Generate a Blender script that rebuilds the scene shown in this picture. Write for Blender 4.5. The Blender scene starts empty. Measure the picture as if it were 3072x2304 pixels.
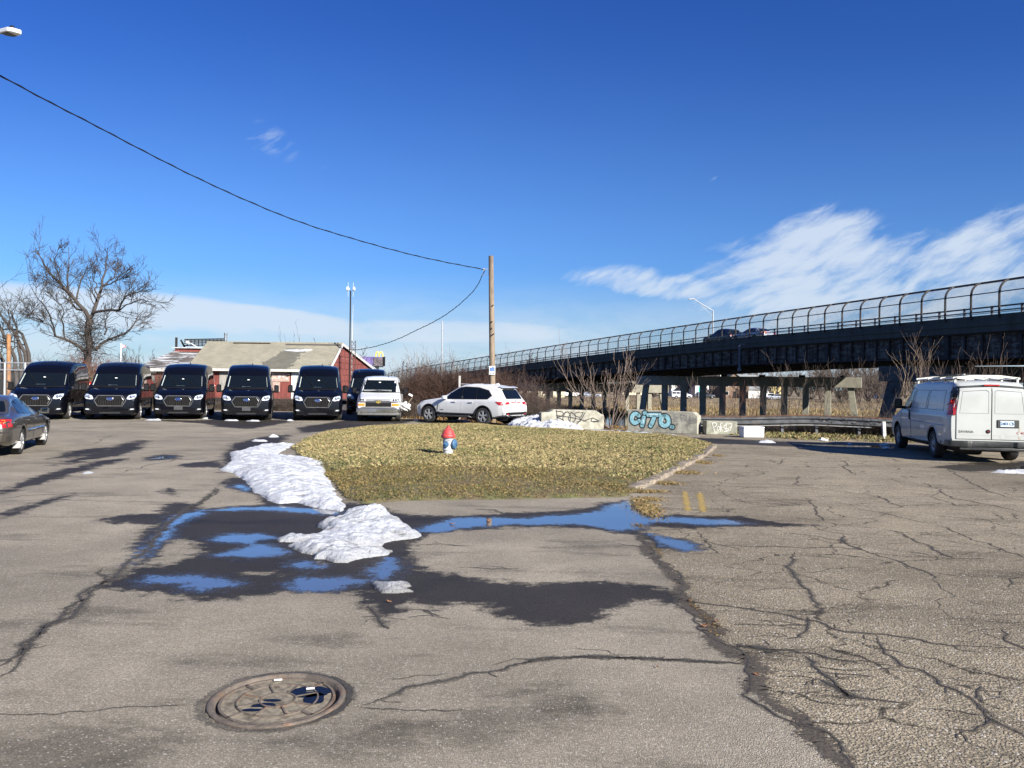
import bpy, bmesh, math, random
import numpy as np
from mathutils import Vector, Matrix
from mathutils.bvhtree import BVHTree
random.seed(7); RNG = np.random.default_rng(11)
SC = bpy.context.scene; COL = SC.collection
# ------------------------------------------------------------------ camera geometry
F_PX, CX, CY, ROLL, CAMH = 2308.0, 1536.0, 1152.0, math.radians(0.8), 1.8
def ray(px, py):
    xi, yi = (px-CX)/F_PX, (CY-py)/F_PX
    return (xi*math.cos(ROLL)-yi*math.sin(ROLL), 1.0, xi*math.sin(ROLL)+yi*math.cos(ROLL))
def at(px, py, Y):
    d = ray(px, py); return (d[0]*Y, Y, CAMH+d[2]*Y)
def gnd(px, py, z=0.0):
    d = ray(px, py); t = (z-CAMH)/d[2]; return (d[0]*t, t)
def gd(x, y, z=0.0):            # the same from the 2212 px wide view
    return gnd(x/.72, y/.72, z)
cam = bpy.data.cameras.new("camera"); cam.sensor_width = 36; cam.lens = F_PX/3072*36
cam.clip_start = .05; cam.clip_end = 6000
co = bpy.data.objects.new("camera", cam); COL.objects.link(co)
r_ = Vector((math.cos(ROLL), 0, math.sin(ROLL))); u_ = Vector((-math.sin(ROLL), 0, math.cos(ROLL))); b_ = Vector((0, -1, 0))
co.matrix_world = Matrix(((r_.x, u_.x, b_.x, 0), (r_.y, u_.y, b_.y, 0), (r_.z, u_.z, b_.z, CAMH), (0, 0, 0, 1)))
SC.camera = co
# ------------------------------------------------------------------ materials
class NT:
    def __init__(s, tree): s.t = tree; s.n = tree.nodes; s.l = tree.links
    def new(s, typ, **kw):
        n = s.n.new(typ)
        for k, v in kw.items(): setattr(n, k, v)
        return n
    def put(s, sock, v):
        if isinstance(v, bpy.types.NodeSocket): s.l.new(v, sock)
        else: sock.default_value = v
    def math(s, op, a, b=0.0, c=0.0, clamp=False):
        n = s.new('ShaderNodeMath', operation=op, use_clamp=clamp)
        s.put(n.inputs[0], a); s.put(n.inputs[1], b); s.put(n.inputs[2], c); return n.outputs[0]
    def mr(s, v, a, b, c=0.0, d=1.0, smooth=True):
        n = s.new('ShaderNodeMapRange'); n.interpolation_type = 'SMOOTHSTEP' if smooth else 'LINEAR'
        s.put(n.inputs[0], v)
        for i, q in enumerate((a, b, c, d)): s.put(n.inputs[i+1], q)
        return n.outputs[0]
    def mix(s, f, a, b, mode='MIX'):
        n = s.new('ShaderNodeMix', data_type='RGBA', blend_type=mode)
        s.put(n.inputs[0], f)
        s.put(n.inputs[6], a if not isinstance(a, tuple) else (*a[:3], 1)); s.put(n.inputs[7], b if not isinstance(b, tuple) else (*b[:3], 1))
        return n.outputs[2]
    def noise(s, vec, scale, detail=4, rough=.55, dist=0.0, out=0):
        n = s.new('ShaderNodeTexNoise'); s.put(n.inputs['Vector'], vec); n.inputs['Scale'].default_value = scale
        n.inputs['Detail'].default_value = detail; n.inputs['Roughness'].default_value = rough; n.inputs['Distortion'].default_value = dist
        return n.outputs[out]
    def mapping(s, vec, loc=(0,0,0), rot=(0,0,0), sc=(1,1,1), typ='POINT'):
        n = s.new('ShaderNodeMapping', vector_type=typ); s.put(n.inputs[0], vec)
        n.inputs[1].default_value = loc; n.inputs[2].default_value = rot; n.inputs[3].default_value = sc; return n.outputs[0]
    def bump(s, h, strength, dist=.01):
        n = s.new('ShaderNodeBump'); s.put(n.inputs['Height'], h); s.put(n.inputs['Strength'], strength); n.inputs['Distance'].default_value = dist
        return n.outputs[0]
    def attr(s, name): return s.new('ShaderNodeAttribute', attribute_name=name)
def newmat(name):
    m = bpy.data.materials.new(name); m.use_nodes = True; nt = NT(m.node_tree)
    return m, nt, nt.n['Principled BSDF']
MATS = {}
def mat(name, col, rough=.7, metal=0.0, var=.2, scale=6.0, bump=0.0, bscale=60.0, coat=0.0, spec=.5, col2=None, thr=(.45, .6), cscale=3.0, st=(1,1,1)):
    if name in MATS: return MATS[name]
    m, nt, p = newmat(name)
    tc = nt.new('ShaderNodeTexCoord').outputs['Object']
    v = nt.mapping(tc, sc=st)
    f = nt.mr(nt.noise(v, scale, 5), .25, .75, 1-var, 1+var)
    base = (*col, 1)
    if col2:
        k = nt.mr(nt.noise(v, cscale, 6, .6), thr[0], thr[1]); base = nt.mix(k, col, col2)
    mx = nt.new('ShaderNodeMix', data_type='RGBA', blend_type='MULTIPLY'); mx.inputs[0].default_value = 1
    nt.put(mx.inputs[6], base)
    cb = nt.new('ShaderNodeCombineColor')
    for i in range(3): nt.put(cb.inputs[i], f)
    nt.l.new(cb.outputs[0], mx.inputs[7]); nt.l.new(mx.outputs[2], p.inputs['Base Color'])
    nt.put(p.inputs['Roughness'], nt.mr(nt.noise(v, scale*2.3, 3), .3, .7, max(0, rough-.06), min(1, rough+.06)))
    p.inputs['Metallic'].default_value = metal; p.inputs['Coat Weight'].default_value = coat; p.inputs['Coat Roughness'].default_value = .03
    p.inputs['Specular IOR Level'].default_value = spec
    if bump: nt.l.new(nt.bump(nt.noise(v, bscale, 4), bump, .02), p.inputs['Normal'])
    MATS[name] = m; return m
# ------------------------------------------------------------------ object helpers
def tag(o, label=None, cat=None, group=None, kind=None):
    if label: o['label'] = label
    if cat: o['category'] = cat
    if group: o['group'] = group
    if kind: o['kind'] = kind
    return o
def thing(name, label, cat, loc=(0,0,0), rz=0.0, group=None, sc=1.0):
    o = bpy.data.objects.new(name, None); COL.objects.link(o); o.empty_display_size = .2
    o.location = loc; o.rotation_euler = (0, 0, rz); o.scale = (sc,)*3
    return tag(o, label, cat, group)
def link(name, me, m=None, parent=None, smooth=None):
    o = bpy.data.objects.new(name, me); COL.objects.link(o)
    if m is not None:
        for q in (m if isinstance(m, (list, tuple)) else [m]): me.materials.append(q)
    if parent is not None: o.parent = parent
    if smooth is not None:
        for p in me.polygons: p.use_smooth = True
        if smooth < 3: me.set_sharp_from_angle(angle=smooth)
    return o
def kids(o): return [c for c in bpy.data.objects if c.parent == o]
def copy_tree(o, parent=None):
    c = o.copy(); COL.objects.link(c); c.parent = parent
    for ch in list(o.children): copy_tree(ch, c)
    return c
class MB:
    def __init__(s): s.v = []; s.f = []; s.mi = []; s.cm = 0
    def add(s, vs, fs):
        n = len(s.v); s.v.extend([tuple(map(float, q)) for q in vs]); s.f.extend([tuple(i+n for i in q) for q in fs]); s.mi.extend([s.cm]*len(fs)); return s
    def box(s, c, d, rz=0.0, rx=0.0, ry=0.0):
        R = Matrix.Rotation(rz, 3, 'Z') @ Matrix.Rotation(ry, 3, 'Y') @ Matrix.Rotation(rx, 3, 'X'); c = Vector(c)
        vs = [c + R @ Vector((x*d[0]/2, y*d[1]/2, z*d[2]/2)) for x in (-1, 1) for y in (-1, 1) for z in (-1, 1)]
        return s.add(vs, [(0,1,3,2), (4,6,7,5), (0,4,5,1), (2,3,7,6), (0,2,6,4), (1,5,7,3)])
    def bar(s, a, b, w, h, up=(0,0,1)):
        a, b = Vector(a), Vector(b); d = (b-a).normalized(); up = Vector(up)
        x = d.cross(up)
        if x.length < 1e-4: x = d.cross(Vector((0, 1, 0)))
        x.normalize(); z = x.cross(d).normalized()
        vs = [p + x*(i*w/2) + z*(j*h/2) for p in (a, b) for i in (-1, 1) for j in (-1, 1)]
        return s.add(vs, [(0,2,3,1), (4,5,7,6), (0,1,5,4), (2,6,7,3), (0,4,6,2), (1,3,7,5)])
    def tube(s, pts, r, n=6, cap=True):
        P = [Vector(p) for p in pts]; m = len(P)
        R = r if isinstance(r, (list, tuple)) else [r]*m
        vs = []; prev = None
        for i in range(m):
            d = (P[min(i+1, m-1)]-P[max(i-1, 0)])
            d = d.normalized() if d.length > 1e-9 else Vector((0, 0, 1))
            if prev is None:
                q = Vector((0, 0, 1)) if abs(d.z) < .9 else Vector((1, 0, 0)); x = d.cross(q).normalized()
            else:
                x = prev - d*prev.dot(d); x = x.normalized() if x.length > 1e-6 else d.orthogonal().normalized()
            prev = x; y = d.cross(x)
            for k in range(n):
                a = 2*math.pi*k/n; vs.append(P[i] + (x*math.cos(a)+y*math.sin(a))*R[i])
        fs = [(i*n+k, i*n+(k+1) % n, (i+1)*n+(k+1) % n, (i+1)*n+k) for i in range(m-1) for k in range(n)]
        if cap: fs += [tuple(range(n))[::-1], tuple((m-1)*n+k for k in range(n))]
        return s.add(vs, fs)
    def lathe(s, prof, n=24, c=(0,0,0), axis='Z', cap=True):
        vs = []
        for (r, z) in prof:
            for k in range(n):
                a = 2*math.pi*k/n; p = (r*math.cos(a), r*math.sin(a), z)
                if axis == 'X': p = (p[2], p[0], p[1])
                if axis == 'Y': p = (p[0], p[2], p[1])
                vs.append((p[0]+c[0], p[1]+c[1], p[2]+c[2]))
        m = len(prof)
        fs = [(i*n+k, i*n+(k+1) % n, (i+1)*n+(k+1) % n, (i+1)*n+k) for i in range(m-1) for k in range(n)]
        if cap: fs += [tuple(range(n))[::-1], tuple((m-1)*n+k for k in range(n))]
        return s.add(vs, fs)
    def prism(s, A, B):     # two matching outlines
        n = len(A)
        return s.add(list(A)+list(B), [tuple(range(n))[::-1], tuple(range(n, 2*n))]+[(i, (i+1) % n, n+(i+1) % n, n+i) for i in range(n)])
    def mesh(s, name):
        me = bpy.data.meshes.new(name); me.from_pydata(s.v, [], s.f)
        if any(s.mi): me.polygons.foreach_set('material_index', s.mi)
        me.update(); return me
    def build(s, name, m, parent=None, smooth=None, bev=0.0, fix=True):
        me = s.mesh(name)
        if fix:
            bm = bmesh.new(); bm.from_mesh(me); bmesh.ops.recalc_face_normals(bm, faces=bm.faces); bm.to_mesh(me); bm.free()
        o = link(name, me, m, parent, smooth)
        if bev:
            b = o.modifiers.new('bev', 'BEVEL'); b.width = bev; b.segments = 2; b.limit_method = 'ANGLE'
        return o
def npmesh(name, V, Q, tri=False):
    V = np.asarray(V, np.float32); Q = np.asarray(Q, np.int32); k = Q.shape[1]
    me = bpy.data.meshes.new(name); me.vertices.add(len(V)); me.vertices.foreach_set('co', V.ravel())
    me.loops.add(Q.size); me.loops.foreach_set('vertex_index', Q.ravel())
    me.polygons.add(len(Q)); me.polygons.foreach_set('loop_start', np.arange(0, Q.size, k, dtype=np.int32))
    try: me.polygons.foreach_set('loop_total', np.full(len(Q), k, np.int32))
    except Exception: pass
    me.update(calc_edges=True); return me
def fattr(me, name, arr):
    a = me.attributes.new(name, 'FLOAT', 'POINT'); a.data.foreach_set('value', np.asarray(arr, np.float32))
def text_mesh(s, size=1.0, ext=.004, name='lettering', sx=1.0, bold=0.0):
    cu = bpy.data.curves.new(name, 'FONT'); cu.body = s; cu.size = size; cu.extrude = ext; cu.align_x = 'CENTER'; cu.align_y = 'CENTER'; cu.offset = bold
    o = bpy.data.objects.new(name, cu); COL.objects.link(o)
    dg = bpy.context.evaluated_depsgraph_get(); me = bpy.data.meshes.new_from_object(o.evaluated_get(dg))
    bpy.data.objects.remove(o); me.transform(Matrix.Diagonal((sx, 1, 1, 1))); return me
def sdf(P, poly):
    """signed distance of points (N,2) to a polygon, positive inside"""
    P = np.asarray(P, float); A = np.asarray(poly, float); B = np.roll(A, -1, 0)
    d = np.full(len(P), 1e9); ins = np.zeros(len(P), bool)
    for (a, b) in zip(A, B):
        e = b-a; L = max((e*e).sum(), 1e-12); w = P-a
        t = np.clip((w@e)/L, 0, 1); q = w-t[:, None]*e; d = np.minimum(d, (q*q).sum(1))
        c = (a[1] > P[:, 1]) != (b[1] > P[:, 1])
        with np.errstate(divide='ignore', invalid='ignore'):
            xx = (b[0]-a[0])*(P[:, 1]-a[1])/(b[1]-a[1])+a[0]
        ins ^= c & (P[:, 0] < xx)
    d = np.sqrt(d); return np.where(ins, d, -d)
def vnoise(P, scale, seed=0, octv=4):
    """value noise, numpy, -1..1"""
    out = np.zeros(len(P)); amp = 1.0; tot = 0
    for o in range(octv):
        q = np.asarray(P)*scale*(2**o)+seed*17.3+o*31.7; i = np.floor(q).astype(np.int64); f = q-i; f = f*f*(3-2*f)
        def h(x, y):
            n = (x*374761393+y*668265263+(seed+o)*974711) & 0x7fffffff; n = ((n ^ (n >> 13))*1274126177) & 0x7fffffff
            return ((n ^ (n >> 16)) & 0xffff)/32767.5-1
        a = h(i[:, 0], i[:, 1]); b = h(i[:, 0]+1, i[:, 1]); c = h(i[:, 0], i[:, 1]+1); d = h(i[:, 0]+1, i[:, 1]+1)
        out += amp*((a*(1-f[:, 0])+b*f[:, 0])*(1-f[:, 1])+(c*(1-f[:, 0])+d*f[:, 0])*f[:, 1]); tot += amp; amp *= .5
    return out/tot
# ------------------------------------------------------------------ common materials
M_black = mat('black_plastic', (.010,.010,.011), .5, var=.15, spec=.15)
M_dark = mat('dark_underbody', (.006,.006,.007), .8)
M_tyre = mat('tyre_rubber', (.022,.021,.02), .85, var=.3, scale=20, bump=.3, bscale=90)
M_rim = mat('alloy_rim', (.42,.42,.42), .4, .45, var=.1)
M_steel = mat('steel_rim', (.22,.22,.22), .5, .4, var=.2)
M_chrome = mat('chrome', (.75,.76,.78), .12, 1.0, var=.05)
M_glass = mat('dark_glass', (.004,.006,.007), .03, var=.1, spec=.55)
M_lamp = mat('clear_lamp', (.62,.65,.68), .12, .35, var=.4, scale=26)
M_amber = mat('amber_lens', (.62,.2,.02), .2, var=.3, scale=25)
M_red = mat('red_lens', (.36,.012,.012), .18, var=.35, scale=22, coat=.5)
M_white = mat('white_paint', (.66,.67,.66), .3, var=.03, coat=.5)
M_wood = mat('weathered_pole_wood', (.215,.165,.115), .85, var=.35, scale=7, bump=.6, bscale=40, col2=(.11,.085,.065), thr=(.45,.7), cscale=5, st=(1,1,.15))
M_galv = mat('galvanised_steel', (.36,.37,.38), .5, .5, var=.15)
M_conc = mat('weathered_concrete', (.315,.30,.24), .9, var=.3, scale=4, bump=.4, bscale=45, col2=(.175,.165,.135), thr=(.46,.68), cscale=2.6)
M_bark = mat('grey_brown_bark', (.050,.041,.035), .9, var=.35, scale=14, bump=.5, bscale=50)
M_twig = mat('brown_twigs', (.10,.076,.062), .9, var=.35, scale=3)
# ================================================================== GROUND
def disp(pts): return [gd(x, y) for x, y in pts]
def z1(pts, ox=0): return [gd(ox+.4791*x, 864+.4791*y) for x, y in pts]
WET = [
 [(218,1122),(255,1112),(345,1108),(350,1098),(385,1086),(420,1090),(440,1098),(500,1094),(560,1088),(560,1070),(520,1062),(485,1055),(478,1046),(500,1030),(540,1035),(640,1085),(745,1088),(800,1085),(850,1105),(900,1113),(1000,1116),(1100,1108),(1200,1105),(1270,1095),(1300,1085),(1385,1080),(1395,1098),(1400,1115),(1460,1112),(1600,1115),(1680,1128),(1770,1134),(1700,1138),(1560,1138),(1500,1141),(1400,1138),(1395,1150),(1440,1160),(1500,1168),(1522,1188),(1480,1194),(1410,1180),(1370,1155),(1300,1146),(1240,1140),(1100,1138),(1000,1146),(930,1152),(895,1170),(885,1200),(900,1225),(960,1240),(1060,1255),(1140,1262),(1240,1255),(1340,1258),(1420,1270),(1460,1285),(1500,1303),(1470,1308),(1400,1298),(1330,1308),(1300,1335),(1270,1352),(1180,1350),(1110,1340),(1060,1315),(1000,1303),(940,1312),(880,1302),(850,1322),(838,1345),(826,1330),(800,1308),(780,1284),(740,1282),(660,1281),(600,1280),(540,1290),(480,1299),(400,1294),(380,1285),(330,1280),(290,1272),(240,1266),(225,1258),(265,1240),(290,1228),(275,1218),(290,1200),(300,1180),(296,1165),(315,1145),(340,1132),(250,1130)],
 [(95,1008),(130,1000),(180,985),(240,965),(300,950),(325,952),(300,964),(310,970),(250,985),(190,993),(150,1003)],
 [(110,992),(150,975),(200,968),(260,962),(230,972),(170,986)], [(0,1060),(60,1035),(130,1015),(215,995),(285,989),(215,1008),(140,1030),(60,1052),(0,1070)],
 [(305,990),(350,980),(398,985),(370,993),(320,995)], [(375,1003),(430,998),(474,994),(485,1010),(400,1009)],
 [(352,1060),(366,1055),(380,1062),(382,1072),(366,1070)], [(0,1108),(60,1090),(150,1066),(155,1071),(80,1096),(0,1122)],
 [(300,907),(420,908),(520,905),(640,909),(600,916),(540,927),(470,922),(440,915)], [(640,924),(760,906),(900,905),(880,913),(730,930),(650,935)],
 [(480,985),(500,960),(560,945),(630,938),(600,958),(520,985),(500,1005),(480,1020)],
 [(1290,930),(1400,938),(1500,945),(1700,954),(1930,962),(1935,972),(1800,968),(1700,964),(1500,957),(1380,946),(1290,938)],
 [(2000,1010),(2060,1004),(2110,998),(2160,1000),(2212,996),(2300,1000),(2300,1022),(2230,1016),(2190,1024),(2140,1014),(2090,1020),(2040,1012)], [(905,905),(1060,912),(1180,925),(1290,934),(1180,932),(1040,921),(900,912)],
]
WORN = [[(600,1600),(900,1560),(1100,1512),(1250,1500),(1330,1530),(1250,1570),(1000,1610),(800,1645)],[(-60,1600),(250,1560),(430,1600),(300,1660),(-60,1720)],[(1770,1478),(1850,1488),(1835,1522),(1755,1512)],[(1040,1495),(1230,1470),(1270,1490),(1120,1520)],[(590,1380),(700,1365),(820,1380),(700,1400)],[(1560,1395),(1640,1400),(1720,1440),(1600,1430)]]
DRY = [[(332,1214),(372,1166),(410,1169),(432,1189),(400,1209),(352,1221)], [(545,1238),(590,1236),(588,1243),(550,1243)], [(1455,1150),(1500,1147),(1560,1150),(1540,1158),(1480,1156)]]
WATER = [
 [(265,1224),(300,1195),(350,1150),(373,1126),(372,1114),(442,1100),(434,1112),(398,1123),(388,1130),(362,1162),(330,1190),(302,1212)],
 [(458,1160),(490,1153),(560,1152),(602,1160),(562,1166),(552,1172),(600,1180),(627,1192),(600,1201),(540,1206),(500,1201),(470,1201),(450,1197),(500,1190),(545,1178),(520,1172),(465,1172)],
 [(297,1252),(330,1244),(400,1243),(440,1240),(490,1250),(525,1259),(500,1268),(430,1275),(385,1270),(380,1262),(320,1258)],
 [(618,1260),(650,1248),(720,1245),(795,1250),(812,1230),(835,1203),(858,1215),(852,1250),(800,1257),(762,1262),(720,1275),(660,1278),(635,1272)],
 [(628,1216),(665,1210),(702,1222),(680,1229),(640,1227)],
 [(900,1147),(930,1132),(990,1119),(1060,1117),(1130,1119),(1230,1111),(1290,1103),(1310,1091),(1360,1081),(1388,1084),(1368,1105),(1400,1117),(1460,1117),(1560,1122),(1625,1131),(1560,1134),(1460,1131),(1410,1128),(1392,1142),(1330,1146),(1290,1139),(1240,1133),(1100,1133),(1000,1141),(950,1149)],
 [(1400,1152),(1450,1164),(1495,1170),(1517,1190),(1480,1191),(1430,1177)],
 [(440,1103),(520,1094),(600,1093),(690,1098),(740,1104),(720,1111),(600,1103),(520,1102)], [(330,991),(360,984),(380,986),(360,990)], [(500,1052),(520,1046),(545,1056),(530,1062)],
 [(1700,957),(1930,963),(1932,969),(1800,965)], [(2165,1012),(2212,1004),(2300,1008),(2300,1018),(2200,1014)], [(960,913),(1080,920),(1100,925),(1000,919)], [(700,930),(740,926),(760,928),(720,932)],
]
SEAM = disp([(1390,1150),(1425,1205),(1452,1250),(1490,1310),(1540,1370),(1600,1430),(1650,1490),(1720,1570),(1800,1640),(1860,1700),(1960,1790)])
LOT = [(-70,-12),(45,-12),(45,24),(17,25.4),(14,26.2),(10,27.0),(7.6,29.6),(4.6,30.6),(1.0,33.8),(-1,36.2),(-5,38.5),(-9,44),(-16,46.5),(-30,47),(-70,47)]
def axis(segs):
    out = [segs[0][0]]
    for a, b, d in segs:
        n = max(1, int(round((b-a)/d))); out += list(a+(b-a)*(np.arange(n)+1)/n)
    return np.array(out)
gx = axis([(-70,-20,2.5),(-20,-9,.25),(-9,-6.5,.12),(-6.5,5,.055),(5,9,.12),(9,16,.3),(16,45,2.5)])
gy = axis([(-12,2,1.0),(2,9,.06),(9,18,.06),(18,25,.12),(25,47,.3)])
XX, YY = np.meshgrid(gx, gy); P2 = np.c_[XX.ravel(), YY.ravel()]
def union(polys, P, lim=1.2):
    out = np.full(len(P), -lim)
    for pg in polys:
        pg = np.array(pg); lo = pg.min(0)-lim; hi = pg.max(0)+lim
        k = np.where(((P > lo) & (P < hi)).all(1))[0]
        if len(k): out[k] = np.maximum(out[k], np.clip(sdf(P[k], pg), -lim, lim))
    return out
wet = union([disp(w) for w in WET], P2); dry = union([disp(w) for w in DRY], P2)
worn = union([disp(w) for w in WORN], P2); wet = np.minimum(wet, -dry); water = union([disp(w) for w in WATER], P2)
seamx = np.interp(P2[:, 1], [p[1] for p in SEAM][::-1]+[16, 30], [p[0] for p in SEAM][::-1]+[3.2, 7.5])
zone = np.clip((P2[:, 0]-seamx), -1, 1)
lot_in = sdf(P2, LOT)+.25*vnoise(P2, .8, 3)
keep = (lot_in.reshape(XX.shape) > 0); ny, nx = XX.shape
idx = np.arange(nx*ny).reshape(ny, nx)
cell = keep[:-1, :-1] & keep[1:, :-1] & keep[:-1, 1:] & keep[1:, 1:]
Q = np.stack([idx[:-1, :-1], idx[:-1, 1:], idx[1:, 1:], idx[1:, :-1]], -1)[cell]
lz = .006*vnoise(P2, .35, 9); _mh = gd(600,1511); _r = np.hypot(P2[:, 0]-_mh[0], P2[:, 1]-_mh[1]); lz = np.where(_r < .60, lz*np.clip((_r-.42)/.18, 0, 1), lz); lz = np.where(_r < .335, -.06, lz)
V = np.c_[P2, lz]
VV = [V]; QQ = [Q]; MI = [np.zeros(len(Q), int)]; AC = [np.zeros(len(V))]; nv = len(V)
def ribbon(pts, w, mi=1, jit=.4, step=.05, taper=True, zz=.004):
    st_ = RNG.bit_generator.state
    if mi == 1:
        ribbon_(pts, w*1.35, 4, jit, step, taper, .003); RNG.bit_generator.state = st_; ribbon_(pts, w*.36, 1, jit, step, taper, .005)
        if w > .018:      # short side cracks
            for q in range(int(2+w*60)):
                i = RNG.integers(0, len(pts)-1); t = RNG.uniform(0, 1); o = np.array(pts[i])*(1-t)+np.array(pts[i+1])*t; a = RNG.uniform(0, 6.28); l = RNG.uniform(.12, .5); ribbon_([tuple(o), tuple(o+np.array([math.cos(a), .6*math.sin(a)])*l*.5), tuple(o+np.array([math.cos(a+.4), .6*math.sin(a+.4)])*l)], .008, 1, .6, .04, True, .0045)
    else: ribbon_(pts, w, mi, jit, step, taper, zz)
def ribbon_(pts, w, mi=1, jit=.4, step=.05, taper=True, zz=.004):
    global nv
    p = np.array(pts, float); d = np.r_[0, np.cumsum(np.hypot(*np.diff(p, axis=0).T))]
    n = max(4, int(d[-1]/(step*.5))); s = np.linspace(0, d[-1], n)
    c = np.c_[np.interp(s, d, p[:, 0]), np.interp(s, d, p[:, 1])]
    sd = RNG.integers(1, 900)
    sp = np.c_[s, np.full(n, .5)]
    amp = min(.16, .05+.03*d[-1])
    c = c+np.c_[vnoise(sp, 1.8, sd, 2), vnoise(sp, 1.8, sd+7, 2)*.6]*amp*jit*1.6+np.c_[vnoise(sp, 6, sd+11, 3), vnoise(sp, 6, sd+13, 3)*.7]*.075*min(1, jit*2, d[-1]/.9)+np.c_[vnoise(sp, 20, sd+17, 2), vnoise(sp, 20, sd+19, 2)]*.02*min(1, jit*2, d[-1]/.5)
    t = np.gradient(c, axis=0); t /= np.maximum(np.hypot(*t.T), 1e-9)[:, None]; nrm = np.c_[-t[:, 1], t[:, 0]]
    ws = w*(.65+.6*np.abs(vnoise(sp, 2.2, sd+3, 4))+.25*vnoise(sp, 9, sd+5, 2))
    if taper: ws = ws*np.clip(np.minimum(s, d[-1]-s)/(.12*d[-1]+1e-6), .15, 1)
    L = c+nrm*ws[:, None]; R = c-nrm*ws[:, None]
    v = np.concatenate([np.c_[L, np.full(n, zz)], np.c_[c, np.full(n, zz)], np.c_[R, np.full(n, zz)]])
    i = np.arange(n-1)
    q = np.concatenate([np.stack([i, i+1, i+1+n, i+n], 1), np.stack([i+n, i+n+1, i+1+2*n, i+2*n], 1)])[:, ::-1]
    VV.append(v); QQ.append(q+nv); MI.append(np.full(len(q), mi)); AC.append(np.r_[np.ones(n), np.zeros(n), np.ones(n)]); nv += len(v)
R3 = 1474.6
ribbon(disp([(-60,1490),(0,1448),(60,1400),(130,1340),(200,1275),(262,1222),(300,1192),(340,1158),(376,1120),(440,1080),(480,1048)]), .075)
ribbon(disp([(0,1448),(60,1400),(130,1340),(200,1275),(262,1222)]), .05, jit=.8)
ribbon(SEAM, .13, mi=2, jit=.5); ribbon(SEAM, .034, jit=.8)
ribbon(disp([(765,1530),(850,1505),(930,1475),(1000,1455),(1060,1450),(1100,1437),(1200,1422),(1300,1420),(1400,1424),(1500,1430),(1600,1434)]), .045)
ribbon(disp([(1100,1437),(1200,1422),(1300,1420),(1400,1424),(1500,1430),(1610,1436)]), .05)
ribbon(disp([(765,1530),(850,1533),(900,1535),(1010,1534)]), .014); ribbon(disp([(-20,1547),(150,1543),(300,1530),(440,1522)]), .012)
_c = gd(600,1511); ribbon_([(_c[0]+.40*math.cos(a), _c[1]+.40*math.sin(a)) for a in np.linspace(0, 6.4, 40)], .055, 4, .12, .04, False, .003); ribbon_([(_c[0]+.395*math.cos(a), _c[1]+.395*math.sin(a)) for a in np.linspace(-.9, 2.2, 24)], .04, 1, .15, .04, True, .005)
ribbon(disp([(900,1180),(950,1176),(1010,1180)]), .02); ribbon(disp([(1010,1226),(1060,1230),(1115,1230)]), .03); ribbon(disp([(1330,1175),(1400,1184),(1430,1187)]), .02)
ribbon(disp([(800,1308),(815,1330),(840,1358)]), .05); ribbon(disp([(910,1318),(930,1325),(950,1332)]), .02); ribbon(disp([(1020,1100),(1060,1101),(1090,1110)]), .03)
for pts, w in [
 ([(0,900),(60,915),(240,930),(480,975),(620,1000),(700,1040),(850,1060),(1000,1075),(1100,1090),(1250,1110),(1490,1122)], .036),
 ([(490,690),(490,750),(540,800),(590,850),(600,900),(640,950),(580,985)], .05), ([(570,985),(540,1030),(500,1060),(460,1075)], .04),
 ([(240,1110),(400,1135),(560,1150),(640,1170),(790,1190)], .035), ([(230,1105),(330,1115),(420,1130)], .07),
 ([(560,1150),(590,1200),(650,1240),(700,1290),(760,1340),(1000,1380)], .04), ([(640,1230),(760,1240),(870,1248)], .022), ([(600,1260),(700,1310),(740,1350)], .09),
 ([(860,1060),(880,1120),(960,1180),(1000,1210),(1100,1235),(1200,1290),(1300,1340),(1350,1370),(1400,1440),(1539,1510),(1700,1560)], .032),
 ([(1340,1290),(1345,1330),(1350,1370)], .03), ([(1250,1290),(1300,1300)], .04), ([(980,1200),(880,1215)], .02), ([(1400,1440),(1320,1500),(1240,1490)], .03),
 ([(130,650),(300,660),(480,665),(700,665),(800,680),(980,730),(1050,770),(1150,830),(1240,890),(1120,900),(1200,960),(1290,1000),(1360,1030)], .032),
 ([(720,610),(740,650),(800,680)], .05), ([(980,600),(1060,640),(1180,700),(1240,720)], .045), ([(470,600),(600,615),(720,640)], .02),
 ([(530,700),(740,720),(980,735)], .022), ([(800,685),(1000,705),(1240,715),(1430,720)], .022), ([(1120,560),(1240,600),(1380,650),(1539,715),(1700,760)], .03),
 ([(1420,1030),(1480,1110),(1539,1135),(1700,1190)], .034), ([(1360,1000),(1420,1005),(1520,1010)], .022), ([(560,440),(600,500),(630,550)], .03),
 ([(870,430),(950,470),(1000,485)], .035), ([(760,490),(900,510),(1120,560)], .02), ([(0,380),(300,395),(560,400),(880,435)], .022), ([(1070,370),(1200,440),(1320,460),(1539,510)], .03),
 ([(1100,430),(1250,480),(1330,470)], .025), ([(740,270),(740,300),(770,340)], .04), ([(390,268),(430,290),(470,262)], .03), ([(530,340),(510,380),(550,390)], .03),
 ([(1180,300),(1350,400),(1539,460)], .03), ([(600,825),(720,828),(860,830)], .02), ([(300,862),(420,850),(570,850)], .018), ([(200,1010),(400,1020),(560,1020)], .03),
 ([(350,740),(480,750)], .016), ([(1000,890),(1120,895)], .016), ([(1460,830),(1539,830)], .016), ([(150,390),(190,430),(280,465),(420,480),(600,470)], .016),
 ([(1270,900),(1360,930),(1440,945)], .015), ([(880,625),(760,610),(640,590),(560,560)], .014), ([(1539,800),(1470,805),(1500,850)], .02), ([(900,650),(1000,645),(1100,655),(1300,665)], .016),
 ([(1350,1050),(1420,1075),(1480,1080)], .014), ([(50,590),(130,655),(180,700)], .02), ([(20,630),(120,640),(260,680)], .02), ([(700,470),(860,480)], .014), ([(660,300),(740,302)], .014),
]: ribbon(z1(pts, R3), w)
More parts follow.
